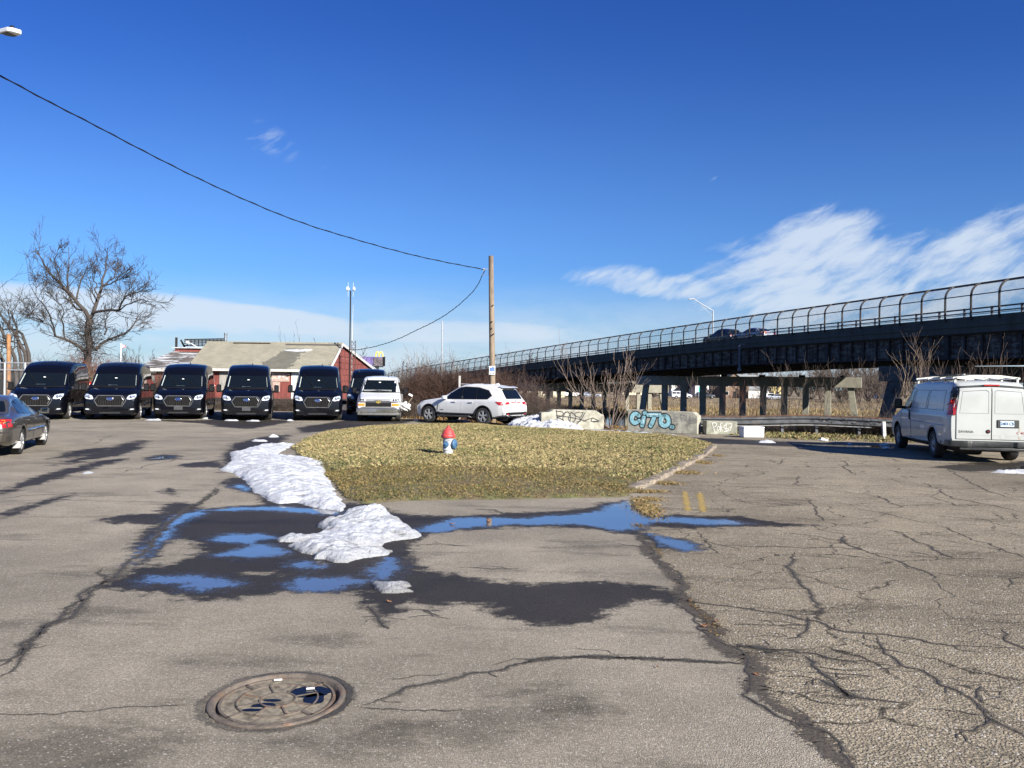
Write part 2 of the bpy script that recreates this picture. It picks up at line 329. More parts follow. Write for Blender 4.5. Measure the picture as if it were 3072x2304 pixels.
for pts, w in [([(200,255),(380,270),(600,245)], .03), ([(470,170),(560,173),(660,170)], .03), ([(500,160),(440,190),(420,200)], .02), ([(0,450),(100,430),(300,425)], .03), ([(0,290),(110,293)], .02), ([(880,480),(950,440),(1000,400)], .04), ([(560,330),(640,300),(800,270),(1000,262)], .03)]:
    ribbon(z1(pts), w)
for k in range(26):     # short hairline cracks in the older paving on the right
    x0, y0 = RNG.uniform(1.5, 8), RNG.uniform(4, 17); a = RNG.uniform(-.5, .5)
    if x0 < np.interp(y0, [p[1] for p in SEAM][::-1], [p[0] for p in SEAM][::-1])+.3: continue
    l = RNG.uniform(.4, 1.6); ribbon([(x0, y0), (x0+l*.5*math.cos(a), y0+l*.5*math.sin(a)+.05), (x0+l*math.cos(a), y0+l*math.sin(a))], .011)
for a, b in [((1479,1062),(1486,1104)), ((1511,1064),(1520,1106))]:     # faded yellow road dashes
    p, q = gd(*a), gd(*b)
    ribbon([p, ((p[0]+q[0])/2, (p[1]+q[1])/2), q], .095, mi=3, jit=.02, taper=False)
V = np.concatenate(VV); Q = np.concatenate(QQ); me = npmesh('parking_lot', V, Q)
me.polygons.foreach_set('material_index', np.concatenate(MI).astype(np.int32))
pad = len(V)-len(P2)
fattr(me, 'wet', np.r_[wet, np.full(pad, -1.)]); fattr(me, 'worn', np.r_[worn, np.full(pad, -1.)]); fattr(me, 'water', np.r_[water, np.full(pad, -1.)]); fattr(me, 'zone', np.r_[zone, np.ones(pad)]); fattr(me, 'across', np.concatenate(AC))
# --- asphalt
m, nt, p = newmat('worn_asphalt'); tc = nt.new('ShaderNodeTexCoord').outputs['Object']
a_wet, a_wat, a_zone = [nt.attr(k).outputs['Fac'] for k in ('wet', 'water', 'zone')]
n1 = nt.noise(tc, 1.3, 5, .6); n2 = nt.noise(tc, 7, 5, .65); n3 = nt.noise(tc, 45, 3, .6)
jit = nt.math('ADD', nt.math('MULTIPLY', nt.math('SUBTRACT', n1, .5), .34), nt.math('MULTIPLY', nt.math('SUBTRACT', n2, .5), .55))
jit = nt.math('ADD', jit, nt.math('MULTIPLY', nt.math('SUBTRACT', n3, .5), .22))
n4 = nt.noise(nt.mapping(tc, sc=(.45,2.6,1)), 2.0, 7, .7); farw = nt.new('ShaderNodeSeparateXYZ'); nt.l.new(tc, farw.inputs[0]); str_ = nt.math('MULTIPLY', nt.math('SUBTRACT', n4, .5), nt.mr(farw.outputs[1], 9, 22, .35, 1.5))
wm = nt.mr(nt.math('ADD', nt.math('ADD', a_wet, jit), str_), -.09, .07)
wt = nt.mr(nt.math('ADD', nt.math('ADD', a_wat, nt.math('MULTIPLY', jit, .8)), nt.math('MULTIPLY', nt.math('SUBTRACT', nt.noise(nt.mapping(tc, sc=(1,2.2,1)), 26, 5, .7), .5), .48)), .005, .06)
zr = nt.mr(nt.math('ADD', a_zone, nt.math('MULTIPLY', jit, .4)), -.05, .05)
vor = nt.new('ShaderNodeTexVoronoi'); nt.put(vor.inputs['Vector'], tc); vor.inputs['Scale'].default_value = 62; vor.inputs['Randomness'].default_value = 1
vor2 = nt.new('ShaderNodeTexVoronoi'); nt.put(vor2.inputs['Vector'], tc); vor2.inputs['Scale'].default_value = 115
stone = nt.mix(zr, vor2.outputs['Color'], vor.outputs['Color'])
sg = nt.new('ShaderNodeSeparateColor'); nt.l.new(stone, sg.inputs[0]); sv = sg.outputs[0]
dst = nt.new('ShaderNodeMix', data_type='FLOAT'); nt.l.new(zr, dst.inputs[0]); nt.l.new(vor2.outputs['Distance'], dst.inputs[2]); nt.l.new(vor.outputs['Distance'], dst.inputs[3])
gap = nt.mr(dst.outputs[0], .35, .62)
c_dry = nt.mix(zr, (.305,.266,.204), (.298,.250,.176))
big = nt.noise(tc, .23, 5, .6); med = nt.noise(tc, 1.1, 4, .6)
shade = nt.math('MULTIPLY', nt.mr(big, .3, .7, .76, 1.16), nt.mr(med, .3, .7, .86, 1.10))
shade = nt.math('MULTIPLY', shade, nt.mr(sv, 0, 1, .80, 1.20)); shade = nt.math('MULTIPLY', shade, nt.mr(gap, 0, 1, 1.0, nt.mr(zr, 0, 1, .70, .58)))
fleck = nt.mr(sv, .955, .985); 
scuff = nt.mr(nt.noise(nt.mapping(tc, rot=(0,0,.3), sc=(.5,1.6,1)), 1.0, 6, .7), .52, .68, 0, .42)
shade = nt.math('MULTIPLY', shade, nt.math('SUBTRACT', 1.0, scuff))
wv = nt.new('ShaderNodeVectorMath', operation='MULTIPLY_ADD'); nt.l.new(nt.noise(tc, 2.6, 5, .65, 0, 1), wv.inputs[0]); wv.inputs[1].default_value = (.42,.42,0); nt.l.new(tc, wv.inputs[2])
ve = nt.new('ShaderNodeTexVoronoi', feature='DISTANCE_TO_EDGE'); nt.l.new(nt.mapping(wv.outputs[0], sc=(.8,1.15,1)), ve.inputs['Vector']); ve.inputs['Scale'].default_value = .95
fc_ = nt.math('MULTIPLY', nt.math('MULTIPLY', nt.mr(ve.outputs['Distance'], .004, .016, 1, 0), nt.mr(nt.noise(tc, .9, 5, .6), .40, .54)), nt.mr(zr, 0, 1, .12, 1)); fc_ = nt.math('MULTIPLY', fc_, nt.mr(n2, .3, .55, .25, .8)); shade = nt.math('MULTIPLY', shade, nt.math('SUBTRACT', 1.0, fc_))
worn_ = nt.math('MULTIPLY', nt.mr(nt.math('ADD', nt.attr('worn').outputs['Fac'], nt.math('MULTIPLY', nt.math('SUBTRACT', nt.noise(nt.mapping(tc, sc=(.8,1.5,1)), 5, 7, .75), .5), .9)), -.12, .16), .42); shade = nt.math('MULTIPLY', shade, nt.math('SUBTRACT', 1.0, worn_))
oil = nt.mr(nt.noise(tc, .55, 4, .6), .63, .76, 0, .42); shade = nt.math('MULTIPLY', shade, nt.math('SUBTRACT', 1.0, nt.math('MULTIPLY', oil, nt.mr(n2, .35, .6))))
cb = nt.new('ShaderNodeCombineColor'); [nt.put(cb.inputs[i], shade) for i in range(3)]
c = nt.mix(1.0, c_dry, cb.outputs[0], 'MULTIPLY'); c = nt.mix(nt.math('MULTIPLY', fleck, .55), c, (.5,.48,.43))
dust = nt.mr(nt.noise(nt.mapping(tc, rot=(0,0,-.6), sc=(.35,1.3,1)), .9, 4), .60, .78, 0, .35); c = nt.mix(nt.math('MULTIPLY', dust, zr), c, (.33,.28,.21))
c = nt.mix(wm, c, nt.mix(1.0, c, (.125,.121,.120), 'MULTIPLY')); c = nt.mix(wt, c, (.075,.073,.068))
nt.l.new(c, p.inputs['Base Color'])
p.inputs['IOR'].default_value = 1.95; nt.put(p.inputs['Coat Weight'], nt.math('MULTIPLY', wt, .55)); p.inputs['Coat IOR'].default_value = 1.4; p.inputs['Coat Roughness'].default_value = .02
film = nt.math('MULTIPLY', nt.mr(nt.math('ADD', nt.math('ADD', a_wat, jit), nt.math('MULTIPLY', nt.math('SUBTRACT', nt.noise(tc, 60, 3), .5), .55)), -.12, .06), wm)
ro = nt.math('SUBTRACT', .93, nt.math('MULTIPLY', wm, nt.mr(n3, .3, .7, .22, .36))); nt.put(p.inputs['Roughness'], nt.math('MULTIPLY', nt.math('MULTIPLY', ro, nt.math('SUBTRACT', 1.0, nt.math('MULTIPLY', film, .62))), nt.math('SUBTRACT', 1.0, nt.math('MULTIPLY', wt, .975))))
nt.put(p.inputs['Specular IOR Level'], nt.math('ADD', .10, nt.math('ADD', nt.math('MULTIPLY', wt, .7), nt.math('MULTIPLY', film, .25))))
h = nt.math('ADD', nt.math('MULTIPLY', gap, -.7), nt.math('MULTIPLY', n3, .5)); hs = nt.math('MULTIPLY', nt.math('SUBTRACT', 1.0, wt), nt.math('SUBTRACT', .6, nt.math('MULTIPLY', wm, .2)))
rip = nt.bump(nt.noise(tc, 5, 2), .05, .01); nmx = nt.new('ShaderNodeMix', data_type='VECTOR'); nt.l.new(wt, nmx.inputs[0]); nt.l.new(nt.bump(h, hs, .012), nmx.inputs[4]); nt.l.new(rip, nmx.inputs[5]); nt.l.new(nmx.outputs[1], p.inputs['Normal']); nt.l.new(rip, p.inputs['Coat Normal']); M_asph = m
def ribmat(name, col, rough, soft, base):
    m, nt, p = newmat(name); tc = nt.new('ShaderNodeTexCoord').outputs['Object']; a = nt.attr('across').outputs['Fac']
    n = nt.noise(tc, 38, 5, .7); k = nt.noise(tc, 9, 3)
    al = nt.mr(nt.math('ADD', a, nt.math('ADD', nt.math('MULTIPLY', nt.math('SUBTRACT', n, .5), soft), nt.math('MULTIPLY', nt.math('SUBTRACT', k, .5), .5*soft))), .45, .72, base, 0)
    f = nt.mr(nt.noise(tc, 70, 3), .3, .7, .5, 1.6); cb = nt.new('ShaderNodeCombineColor'); [nt.put(cb.inputs[i], f) for i in range(3)]
    nt.l.new(nt.mix(1.0, col, cb.outputs[0], 'MULTIPLY'), p.inputs['Base Color']); p.inputs['Roughness'].default_value = rough; nt.put(p.inputs['Alpha'], al)
    return m
M_crack = ribmat('asphalt_crack', (.036,.032,.028), .95, 1.5, .95); M_seam = ribmat('dirt_filled_seam', (.060,.049,.039), .95, 2.8, .72); M_halo = ribmat('crack_stain', (.075,.066,.056), .95, 2.4, .42); M_yell = ribmat('faded_yellow_paint', (.42,.29,.075), .85, 3.0, .62)
lot = link('parking_lot', me, [M_asph, M_crack, M_seam, M_yell, M_halo]); tag(lot, 'worn grey asphalt lot and street with wet patches and cracks', None, None, 'structure')
# --- wide terrain: flat lot level, falling to the river behind the barriers, marsh and far bank beyond
def terr(x, y):
    e = np.where(x > 0, 32.5+np.clip(x-14, 0, 99)*-.05, 36+np.clip(-x-2, 0, 40)*1.6)
    d = y-e; t = np.clip(d/16, 0, 1); t = t*t*(3-2*t); z = -3.4*t*np.clip((x+38)/12, 0, 1)
    t2 = np.clip((y-118)/14, 0, 1); z = z+t2*.55*(z < -.1); t3 = np.clip((y-150)/45, 0, 1); z = z+t3*1.3*(z < -.1)
    return z-.045+.25*vnoise(np.c_[x, y], .07, 4)*np.clip(d/20, 0, 1)*(y < 112)*0.5
tx = axis([(-900,-120,60),(-120,-30,5),(-30,60,1.2),(60,160,6),(160,900,60)]); ty = axis([(-300,-20,40),(-20,20,5),(20,70,1.0),(70,240,4),(240,1500,80)])
X, Y = np.meshgrid(tx, ty); x, y = X.ravel(), Y.ravel(); z = terr(x, y)
idx = np.arange(x.size).reshape(X.shape); Q = np.stack([idx[:-1, :-1], idx[:-1, 1:], idx[1:, 1:], idx[1:, :-1]], -1).reshape(-1, 4)
m = mat('leaf_litter_ground', (.13,.10,.065), .95, var=.4, scale=2.0, bump=.8, bscale=9, col2=(.23,.17,.085), thr=(.42,.6), cscale=.5)
g = link('ground', npmesh('ground', np.c_[x, y, z], Q), m, None, 3.2); tag(g, None, None, None, 'structure')
wm_, nt, p = newmat('river_water'); p.inputs['Base Color'].default_value = (.03,.035,.035,1); p.inputs['Roughness'].default_value = .06
tc = nt.new('ShaderNodeTexCoord').outputs['Object']; nt.l.new(nt.bump(nt.noise(tc, 1.2, 3), .12, .05), p.inputs['Normal'])
b = MB(); b.add([(-30,44,-3.05),(180,44,-3.05),(180,140,-3.05),(-30,140,-3.05)], [(0,1,2,3)]); tag(b.build('river_water', wm_), None, None, None, 'structure')
# ------------------------------------------------------------------ grass island
ISL = disp([(628,968),(660,948),(700,936),(780,926),(900,922),(1040,922),(1180,932),(1300,938),(1450,946),(1530,956),(1546,966),(1520,986),(1480,1010),(1430,1036),(1390,1056),(1345,1074),(1200,1077),(1000,1080),(850,1084),(790,1088),(750,1080),(725,1055),(690,1022),(650,992)])
def island_z(P):
    d = sdf(P, ISL)+.10*vnoise(P, 1.5, 5)
    return np.where(d > 0, .02+.20*(1-np.exp(-np.clip(d, 0, 9)/.9))+.03*vnoise(P, .8, 6)*np.clip(d, 0, 1), -.05), d
ip = np.array(ISL); ax_ = np.arange(ip[:, 0].min()-.4, ip[:, 0].max()+.4, .09); ay_ = np.arange(ip[:, 1].min()-.4, ip[:, 1].max()+.4, .09)
X, Y = np.meshgrid(ax_, ay_); Pi = np.c_[X.ravel(), Y.ravel()]; zi, di = island_z(Pi)
def gridkeep(X, z, d, thr=-.12):
    idx = np.arange(X.size).reshape(X.shape); k = (d.reshape(X.shape) > thr)
    c = k[:-1, :-1] & k[1:, :-1] & k[:-1, 1:] & k[1:, 1:]
    return np.stack([idx[:-1, :-1], idx[:-1, 1:], idx[1:, 1:], idx[1:, :-1]], -1)[c]
m = mat('mossy_soil', (.10,.078,.042), .95, var=.35, scale=5, bump=.7, bscale=25, col2=(.075,.078,.028), thr=(.4,.62), cscale=2.6)
isl = link('grass_island', npmesh('grass_island', np.c_[Pi, zi], gridkeep(X, zi, di)), m, None, 3.2); tag(isl, None, None, None, 'structure')
def blades(name, P, Z, H, W, cols, lean=.6, label=None):
    n = len(P); a = RNG.uniform(0, 2*np.pi, n); la = RNG.uniform(0, 2*np.pi, n); ln = RNG.uniform(.1, lean, n)*H
    w = np.c_[np.cos(a), np.sin(a)]*(W/2)[:, None]; t = np.c_[np.cos(la), np.sin(la)]*ln[:, None]
    z = Z-.01; v = np.empty((n, 4, 3))
    v[:, 0, :2] = P-w; v[:, 1, :2] = P+w; v[:, 0, 2] = z; v[:, 1, 2] = z
    v[:, 2, :2] = P+t*.45+w*.75; v[:, 2, 2] = z+H*.62; v[:, 3, :2] = P+t; v[:, 3, 2] = z+H*np.clip(1-.3*(ln/H)**2, .3, 1)
    i = np.arange(n)*4; f = np.concatenate([np.stack([i, i+1, i+2], 1), np.stack([i, i+2, i+3], 1)])
    me = npmesh(name, v.reshape(-1, 3), f)
    c = me.color_attributes.new('tint', 'FLOAT_COLOR', 'POINT'); c.data.foreach_set('color', np.repeat(np.c_[cols, np.ones(n)], 4, 0).astype(np.float32).ravel())
    m = bpy.data.materials.get('blade_tint')
    if not m:
        m, nt, p = newmat('blade_tint'); nt.l.new(nt.attr('tint').outputs['Color'], p.inputs['Base Color']); p.inputs['Roughness'].default_value = .75; p.inputs['Specular IOR Level'].default_value = .25
        tr = nt.new('ShaderNodeBsdfTranslucent'); nt.l.new(nt.attr('tint').outputs['Color'], tr.inputs[0]); ms = nt.new('ShaderNodeMixShader'); ms.inputs[0].default_value = .25
        nt.l.new(p.outputs[0], ms.inputs[1]); nt.l.new(tr.outputs[0], ms.inputs[2]); nt.l.new(ms.outputs[0], nt.n['Material Output'].inputs[0])
    o = link(name, me, m); return tag(o, label, None, None, 'stuff')
def straw(n, green, rng=RNG):
    base = np.array([.335,.270,.130])*rng.uniform(.5, 1.45, (n, 1)); gr = np.array([.135,.145,.052])*rng.uniform(.6, 1.4, (n, 1))
    k = (rng.uniform(0, 1, n) < green)[:, None]; return np.where(k, gr, base)*rng.uniform(.92, 1.08, (n, 3))
lo, hi = ip.min(0), ip.max(0); N = 560000
P = RNG.uniform(lo, hi, (N, 2)); zz, d = island_z(P); dens = vnoise(P, .9, 21); edge = np.clip((d-.05)/.5, 0, 1)
front = P[:, 1] < np.interp(P[:, 0], [-4, 0, 4], [15.6, 14.6, 14.2])+.9*vnoise(P, .7, 8, 6)+RNG.normal(0, .35, len(P))
k = (d > .03) & (RNG.uniform(0, 1, N) < np.where(front, 1, (.35+.65*edge)*np.clip(.75+.5*dens, .2, 1)*.8)); P = P[k]; zz = zz[k]; front = front[k]; n = len(P)
H = RNG.uniform(.03, .09, n)*np.where(front, .6, 1)*np.clip(1+.5*vnoise(P, 1.6, 31), .5, 1.7); gm = np.clip(.22+.5*vnoise(P, .55, 41)+.25*vnoise(P, 2.5, 43), .06, .85)
cc = straw(n, gm); cc = np.where(front[:, None], cc*np.array([.66,.62,.52]), cc)
tag(blades('grass', P, zz, H, RNG.uniform(.005, .011, n), cc, 1.3, 'dormant straw coloured grass with green tufts on the traffic island'), None, 'grass')
# ------------------------------------------------------------------ kerb stones along the right edge of the island
M_kerb = mat('kerb_granite', (.20,.165,.125), .9, var=.4, scale=7, bump=.9, bscale=24, col2=(.12,.10,.075), thr=(.5,.7))
kp = [gd(*q) for q in [(1546,966),(1528,984),(1502,998),(1478,1012),(1452,1026),(1426,1040),(1404,1050),(1370,1062)]]
klab = ['far end kerb stone at the tip of the grass island', 'rough kerb stone second from the far tip of the island', 'long grey kerb stone third from the far tip of the island', 'kerb stone midway along the right edge of the grass island',
        'worn kerb stone below the middle of the island edge', 'short kerb stone beside the broken tilted one', 'broken tilted kerb stone nearest the yellow dashes']
for i in range(7):
    a, c = Vector((*kp[i], 0)), Vector((*kp[i+1], 0)); d = c-a; L = d.length-.06; tl = .14 if i > 4 else .045
    b = MB(); n = 6; A = []; 
    for j in range(n+1):
        s = -L/2+L*j/n; r = random.uniform
        A.append([(s, -.16+r(-.015,.015), -.05), (s, -.13+r(-.015,.015), .06+r(-.025,.02)), (s, -.05, .10+r(-.03,.02)), (s, .12+r(-.01,.01), .10+r(-.03,.02)), (s, .15, -.05)])
    vs = [q for row in A for q in row]; fs = [(j*5+k, j*5+(k+1) % 5, (j+1)*5+(k+1) % 5, (j+1)*5+k) for j in range(n) for k in range(5)]+[(0,1,2,3,4), tuple(n*5+k for k in (4,3,2,1,0))]
    b.add(vs, fs); o = b.build('kerb_stone', M_kerb, None, .6, .012); o.location = (a+c)/2+Vector((-.1, .1, -.02)); o.rotation_euler = (random.uniform(-tl, tl), random.uniform(-tl, tl)*.6, math.atan2(d.y, d.x)+random.uniform(-tl, tl)*.8)
    tag(o, klab[i], 'kerb stone', 'kerb stones along the island edge')
# ------------------------------------------------------------------ snow
m, nt, p = newmat('dirty_snow'); tc = nt.new('ShaderNodeTexCoord').outputs['Object']
dn = nt.mr(nt.noise(tc, 3.2, 6, .7), .42, .72, 0, .6); sp = nt.mr(nt.noise(tc, 34, 4, .6), .58, .72, 0, .6)
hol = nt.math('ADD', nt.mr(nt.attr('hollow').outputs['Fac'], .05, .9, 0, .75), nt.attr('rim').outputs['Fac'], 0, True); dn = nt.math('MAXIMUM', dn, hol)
nt.l.new(nt.mix(nt.math('MAXIMUM', dn, nt.math('MULTIPLY', sp, nt.mr(nt.noise(tc, 1.1, 3), .4, .65))), (.56,.58,.61), (.17,.165,.155)), p.inputs['Base Color'])
p.inputs['Roughness'].default_value = .6; p.inputs['Subsurface Weight'].default_value = 0
nt.l.new(nt.bump(nt.math('ADD', nt.noise(tc, 22, 5, .65), nt.math('MULTIPLY', nt.noise(tc, 60, 3, .7), .6)), .9, .04), p.inputs['Normal']); M_snow = m
def snow(poly, h, label, step=.05, seed=1, rough=.35, k=.22, group='melting snow heaps', base=0.0, dirt=None, lump=.16, mound=()):
    pg = np.array(poly); X, Y = np.meshgrid(np.arange(pg[:, 0].min()-.2, pg[:, 0].max()+.2, step), np.arange(pg[:, 1].min()-.2, pg[:, 1].max()+.2, step))
    P = np.c_[X.ravel(), Y.ravel()]; d = sdf(P, poly)+.13*min(1, h*4+.2)*vnoise(P, 3.5, seed, 6)
    r1 = 1-np.abs(vnoise(P*np.array([1, 2.0]), 1.5, seed+3, 4)); r2 = vnoise(P, 5, seed+5, 3)
    rg = 1-np.abs(vnoise(P*np.array([.8, 1.9]), 3.2, seed+21, 3))*2.2; z = h*((1-np.exp(-np.clip(d, 0, 9)/k))*(1-rough+rough*(r1*1.2+.35*r2+.6*vnoise(P, .7, seed+8, 2)))+np.clip(d/.15, 0, 1)*lump*np.clip(rg, -.6, 1))
    for (c_, r_m, h_m) in mound: q2 = ((P-np.array(c_))**2*np.array([1, 1.3])).sum(1); z = z+h_m*np.exp(-q2/r_m**2)*(.7+.45*vnoise(P*np.array([1, 1.6]), 3.5, seed+31, 4))*np.clip(d/.12, 0, 1)
    z = z*(1+.0*r2)+np.clip(d/.08, 0, 1)*min(1, h*14+.25)*(.035*vnoise(P, 7, seed+11, 3)+.022*np.abs(vnoise(P, 15, seed+12, 2)))
    z = np.where(d > 0, .012+np.maximum(z, 0), -.03)+base
    Z = z.reshape(X.shape); B_ = Z.copy()
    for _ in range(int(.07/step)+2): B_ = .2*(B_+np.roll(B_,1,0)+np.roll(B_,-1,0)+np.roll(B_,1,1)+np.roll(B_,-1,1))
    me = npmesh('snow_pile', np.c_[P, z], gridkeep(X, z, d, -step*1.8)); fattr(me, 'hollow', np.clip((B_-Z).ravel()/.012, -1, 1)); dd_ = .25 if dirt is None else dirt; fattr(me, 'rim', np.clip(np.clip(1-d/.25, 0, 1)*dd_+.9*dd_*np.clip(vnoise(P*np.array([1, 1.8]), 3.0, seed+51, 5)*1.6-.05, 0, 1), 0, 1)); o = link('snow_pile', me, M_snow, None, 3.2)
    return tag(o, label, 'snow', group)
snow(disp([(474,1016),(500,1000),(498,980),(560,964),(636,959),(612,974),(590,984),(640,990),(690,994),(712,1005),(704,1028),(716,1040),(724,1068),(748,1094),(735,1104),(690,1098),(640,1086),(600,1089),(570,1076),(550,1060),(528,1040),(500,1022)]), .085, 'long white snow bank along the left edge of the grass island', .032, 3, .6, .32, dirt=.08, lump=.3, mound=((gd(560,1000),.55,.03),(gd(650,1030),.8,.06),(gd(600,1072),.5,.045)))
snow(disp([(599,1166),(618,1159),(661,1163),(689,1154),(698,1144),(685,1136),(712,1129),(740,1121),(800,1117),(850,1122),(866,1132),(885,1143),(911,1157),(888,1163),(837,1171),(826,1180),(772,1182),(780,1190),(811,1190),(848,1191),(837,1199),(786,1205),(752,1216),(718,1215),(703,1208),(678,1208),(681,1199),(650,1191),(623,1179),(641,1174),(672,1175),(658,1171),(604,1170)]), .050, 'dirty snow heap in the middle of the wet asphalt', .02, 9, .6, .09, dirt=.55, lump=.5, mound=((gd(800,1128),.38,.15),(gd(745,1142),.36,.06),(gd(850,1146),.26,.045)))
snow(disp([(797,1262),(811,1259),(842,1262),(879,1260),(885,1267),(871,1272),(895,1279),(860,1282),(826,1282),(811,1272)]), .030, 'small flat grey slab of ice nearest the manhole cover', .02, 15, .5, .06, dirt=.9)
snow(disp([(1092,924),(1105,914),(1150,910),(1205,914),(1240,924),(1262,931),(1190,931),(1130,928)]), .30, 'tall snow heap behind the white parked car by the graffiti block', .04, 21, .75, .4, lump=.3)
snow(disp([(1262,930),(1330,934),(1400,938),(1478,944),(1420,944),(1330,940),(1270,935)]), .06, 'thin strip of snow in front of the CITO graffiti block', .05, 27, .4, .1)
for i, (x, y, w, lab) in enumerate([(332,908,22,'low snow patch at the front of the second black van'), (446,905,10,'snow scrap at the front wheel of the third black van'), (500,909,20,'thin snow streak under the front of the fourth black van'), (548,910,16,'snow scrap right of the streak under the fourth black van'), (626,909,9,'small snow patch between the fourth and fifth black van'),
        (900,909,6,'tiny snow lump before the white passenger van'), (986,910,30,'white snow patch under the front corner of the white passenger van'), (735,937,14,'small snow lump at the far left tip of the grass island'), (840,931,40,'snow strip on the far edge of the grass island'), (560,953,20,'thin snow remnant beyond the long snow bank'),
        (590,944,14,'smallest snow remnant toward the black vans beyond the snow bank'), (1655,956,22,'thin white snow line before the white cooler'), (184,1022,6,'lone little snow lump on the left asphalt'), (2200,1022,50,'icy snow patch behind the white cargo van')]):
    a = gd(x-w, y); c = gd(x+w, y); Y0 = (a[1]+c[1])/2; rx = max((c[0]-a[0])/2, .08); ry = max(.16, rx*.35)
    snow([(a[0]+rx+rx*math.cos(t)*random.uniform(.75, 1.1), Y0+ry*math.sin(t)*random.uniform(.7, 1.1)) for t in np.linspace(0, 2*math.pi, 14)[:-1]], .07, lab, .05, 40+i, .4, .1, 'scattered snow scraps')
# ------------------------------------------------------------------ manhole cover
mx, my = gd(600, 1511); MR = .375
mh = thing('manhole_cover', 'round rusty manhole cover filled with sand in the asphalt foreground', 'manhole cover', (mx, my, .004), .3)
M_iron = mat('rusty_cast_iron', (.12,.098,.078), .85, .1, var=.35, scale=12, bump=.6, bscale=70, col2=(.17,.105,.065), thr=(.5,.68), cscale=5)
M_sand = mat('packed_sand', (.235,.20,.145), .95, var=.45, scale=28, bump=1.0, bscale=120, col2=(.14,.115,.08), thr=(.5,.65), cscale=9)
b = MB(); b.lathe([(MR*.86,-.06),(MR,-.06),(MR,.004),(MR*.985,.009),(MR*.93,.010),(MR*.905,.003),(MR*.88,-.02),(MR*.86,-.03)], 96); b.build('frame', M_iron, mh, .7)
b = MB(); b.lathe([(MR*.85,-.05),(MR*.85,-.012),(MR*.8,-.010),(MR*.4,-.008),(.01,-.008)], 96); plate = b.build('cover_plate', M_sand, mh, .6)
b = MB()
for r, w in ((MR*.845,.014),(MR*.60,.009),(MR*.27,.009)): b.lathe([(r,-.012),(r,-.001),(r-w,-.001),(r-w,-.012)], 72)
for k in range(8):
    a = k*math.pi/4+.2; b.bar((math.cos(a)*MR*.27, math.sin(a)*MR*.27, -.006), (math.cos(a)*MR*.6, math.sin(a)*MR*.6, -.006), .010, .010)
for k in range(4):
    a = k*math.pi/2+.6; b.bar((math.cos(a)*MR*.60, math.sin(a)*MR*.60, -.006), (math.cos(a)*MR*.84, math.sin(a)*MR*.84, -.006), .02, .010)
b.build('cast_rib', M_iron, mh)
M_pud = mat('black_puddle_water', (.006,.006,.007), .05, spec=.18)
for cx_, cy_, rx, ry, sd in [(.15,.12,.13,.075,1), (.20,.02,.06,.085,2), (-.05,-.075,.075,.03,4), (-.10,-.14,.06,.02,6), (-.03,-.01,.045,.018,8)]:
    t = np.linspace(0, 2*np.pi, 40)[:-1]; rr = 1+.38*vnoise(np.c_[np.cos(t), np.sin(t)]*1.0, 1.6, sd, 4)
    b = MB(); ca, sa = math.cos(-.3), math.sin(-.3)
    A = [((cx_+rx*r*math.cos(q))*ca-(cy_+ry*r*math.sin(q))*sa, (cx_+rx*r*math.cos(q))*sa+(cy_+ry*r*math.sin(q))*ca) for q, r in zip(t, rr)]
    b.prism([(q[0], q[1], -.0055) for q in A], [(q[0], q[1], -.0045) for q in A]); b.build('water_pool', M_pud, mh)
for q, l_ in (((.16,.1), 'white cigarette butt in the dark water on the manhole cover'), ((-.02,.285), 'pale cigarette butt at the far rim of the manhole cover')):
    b = MB(); b.tube([(0,0,0),(.045,.01,0)], .006, 8); o = b.build('cigarette_butt', M_white, None, .8); rr_ = Matrix.Rotation(.3, 3, 'Z') @ Vector((*q, 0)); o.location = (mx+rr_.x, my+rr_.y, .006); tag(o, l_, 'cigarette butt', 'litter on the manhole cover')
# dark broken rim of asphalt round the frame is part of the lot: loose crumbs and leaves
M_leaf = mat('dead_leaf', (.24,.11,.05), .85, var=.5, scale=9)
def leaf(x, y, s, rz, label, m=M_leaf, z=.006):
    s *= .5 if y < 9 else .8
    b = MB(); A = [(-1,0,.1),(-.5,.35,.25),(0,.45,.05),(.5,.3,.2),(1,0,.35),(.5,-.3,.15),(0,-.42,.0),(-.5,-.3,.2)]
    b.add([(p[0]*s, p[1]*s, p[2]*s+.003) for p in A]+[(0,0,0), (0,0,.004)]+[(p[0]*s, p[1]*s, p[2]*s) for p in A], [(i, (i+1) % 8, 9) for i in range(8)]+[(10+(i+1) % 8, 10+i, 8) for i in range(8)]+[(i, 10+i, 10+(i+1) % 8, (i+1) % 8) for i in range(8)])
    o = b.build('dead_leaf', m); o.location = (x, y, z); o.rotation_euler = (random.uniform(-.3,.3), random.uniform(-.3,.3), rz); tag(o, label, 'leaf', 'fallen leaves')
for i, (x, y, s, lab) in enumerate([(978,1133,.05,'brown leaf floating in the long puddle'), (1056,1127,.05,'dark leaf standing in the long puddle below the hydrant'), (840,1302,.05,'orange leaf beside the small ice slab'), (1634,1460,.045,'pale curled leaf on the dirt seam at the foreground right'), (1520,1355,.06,'rusty leaf on the dirt seam beside the cracks'),
        (1548,1345,.05,'reddish leaf right of the dirt seam'), (1490,1300,.05,'brown leaf at the top of the dirt seam'), (1420,1444,.03,'black leaf scrap near the long sideways crack'), (1108,1030,.04,'white paper scrap on the front of the grass island')]):
    q = gd(x, y); leaf(q[0], q[1], s, random.uniform(0, 6), lab, M_white if 'white' in lab else M_leaf, .22 if 'island' in lab else .01)
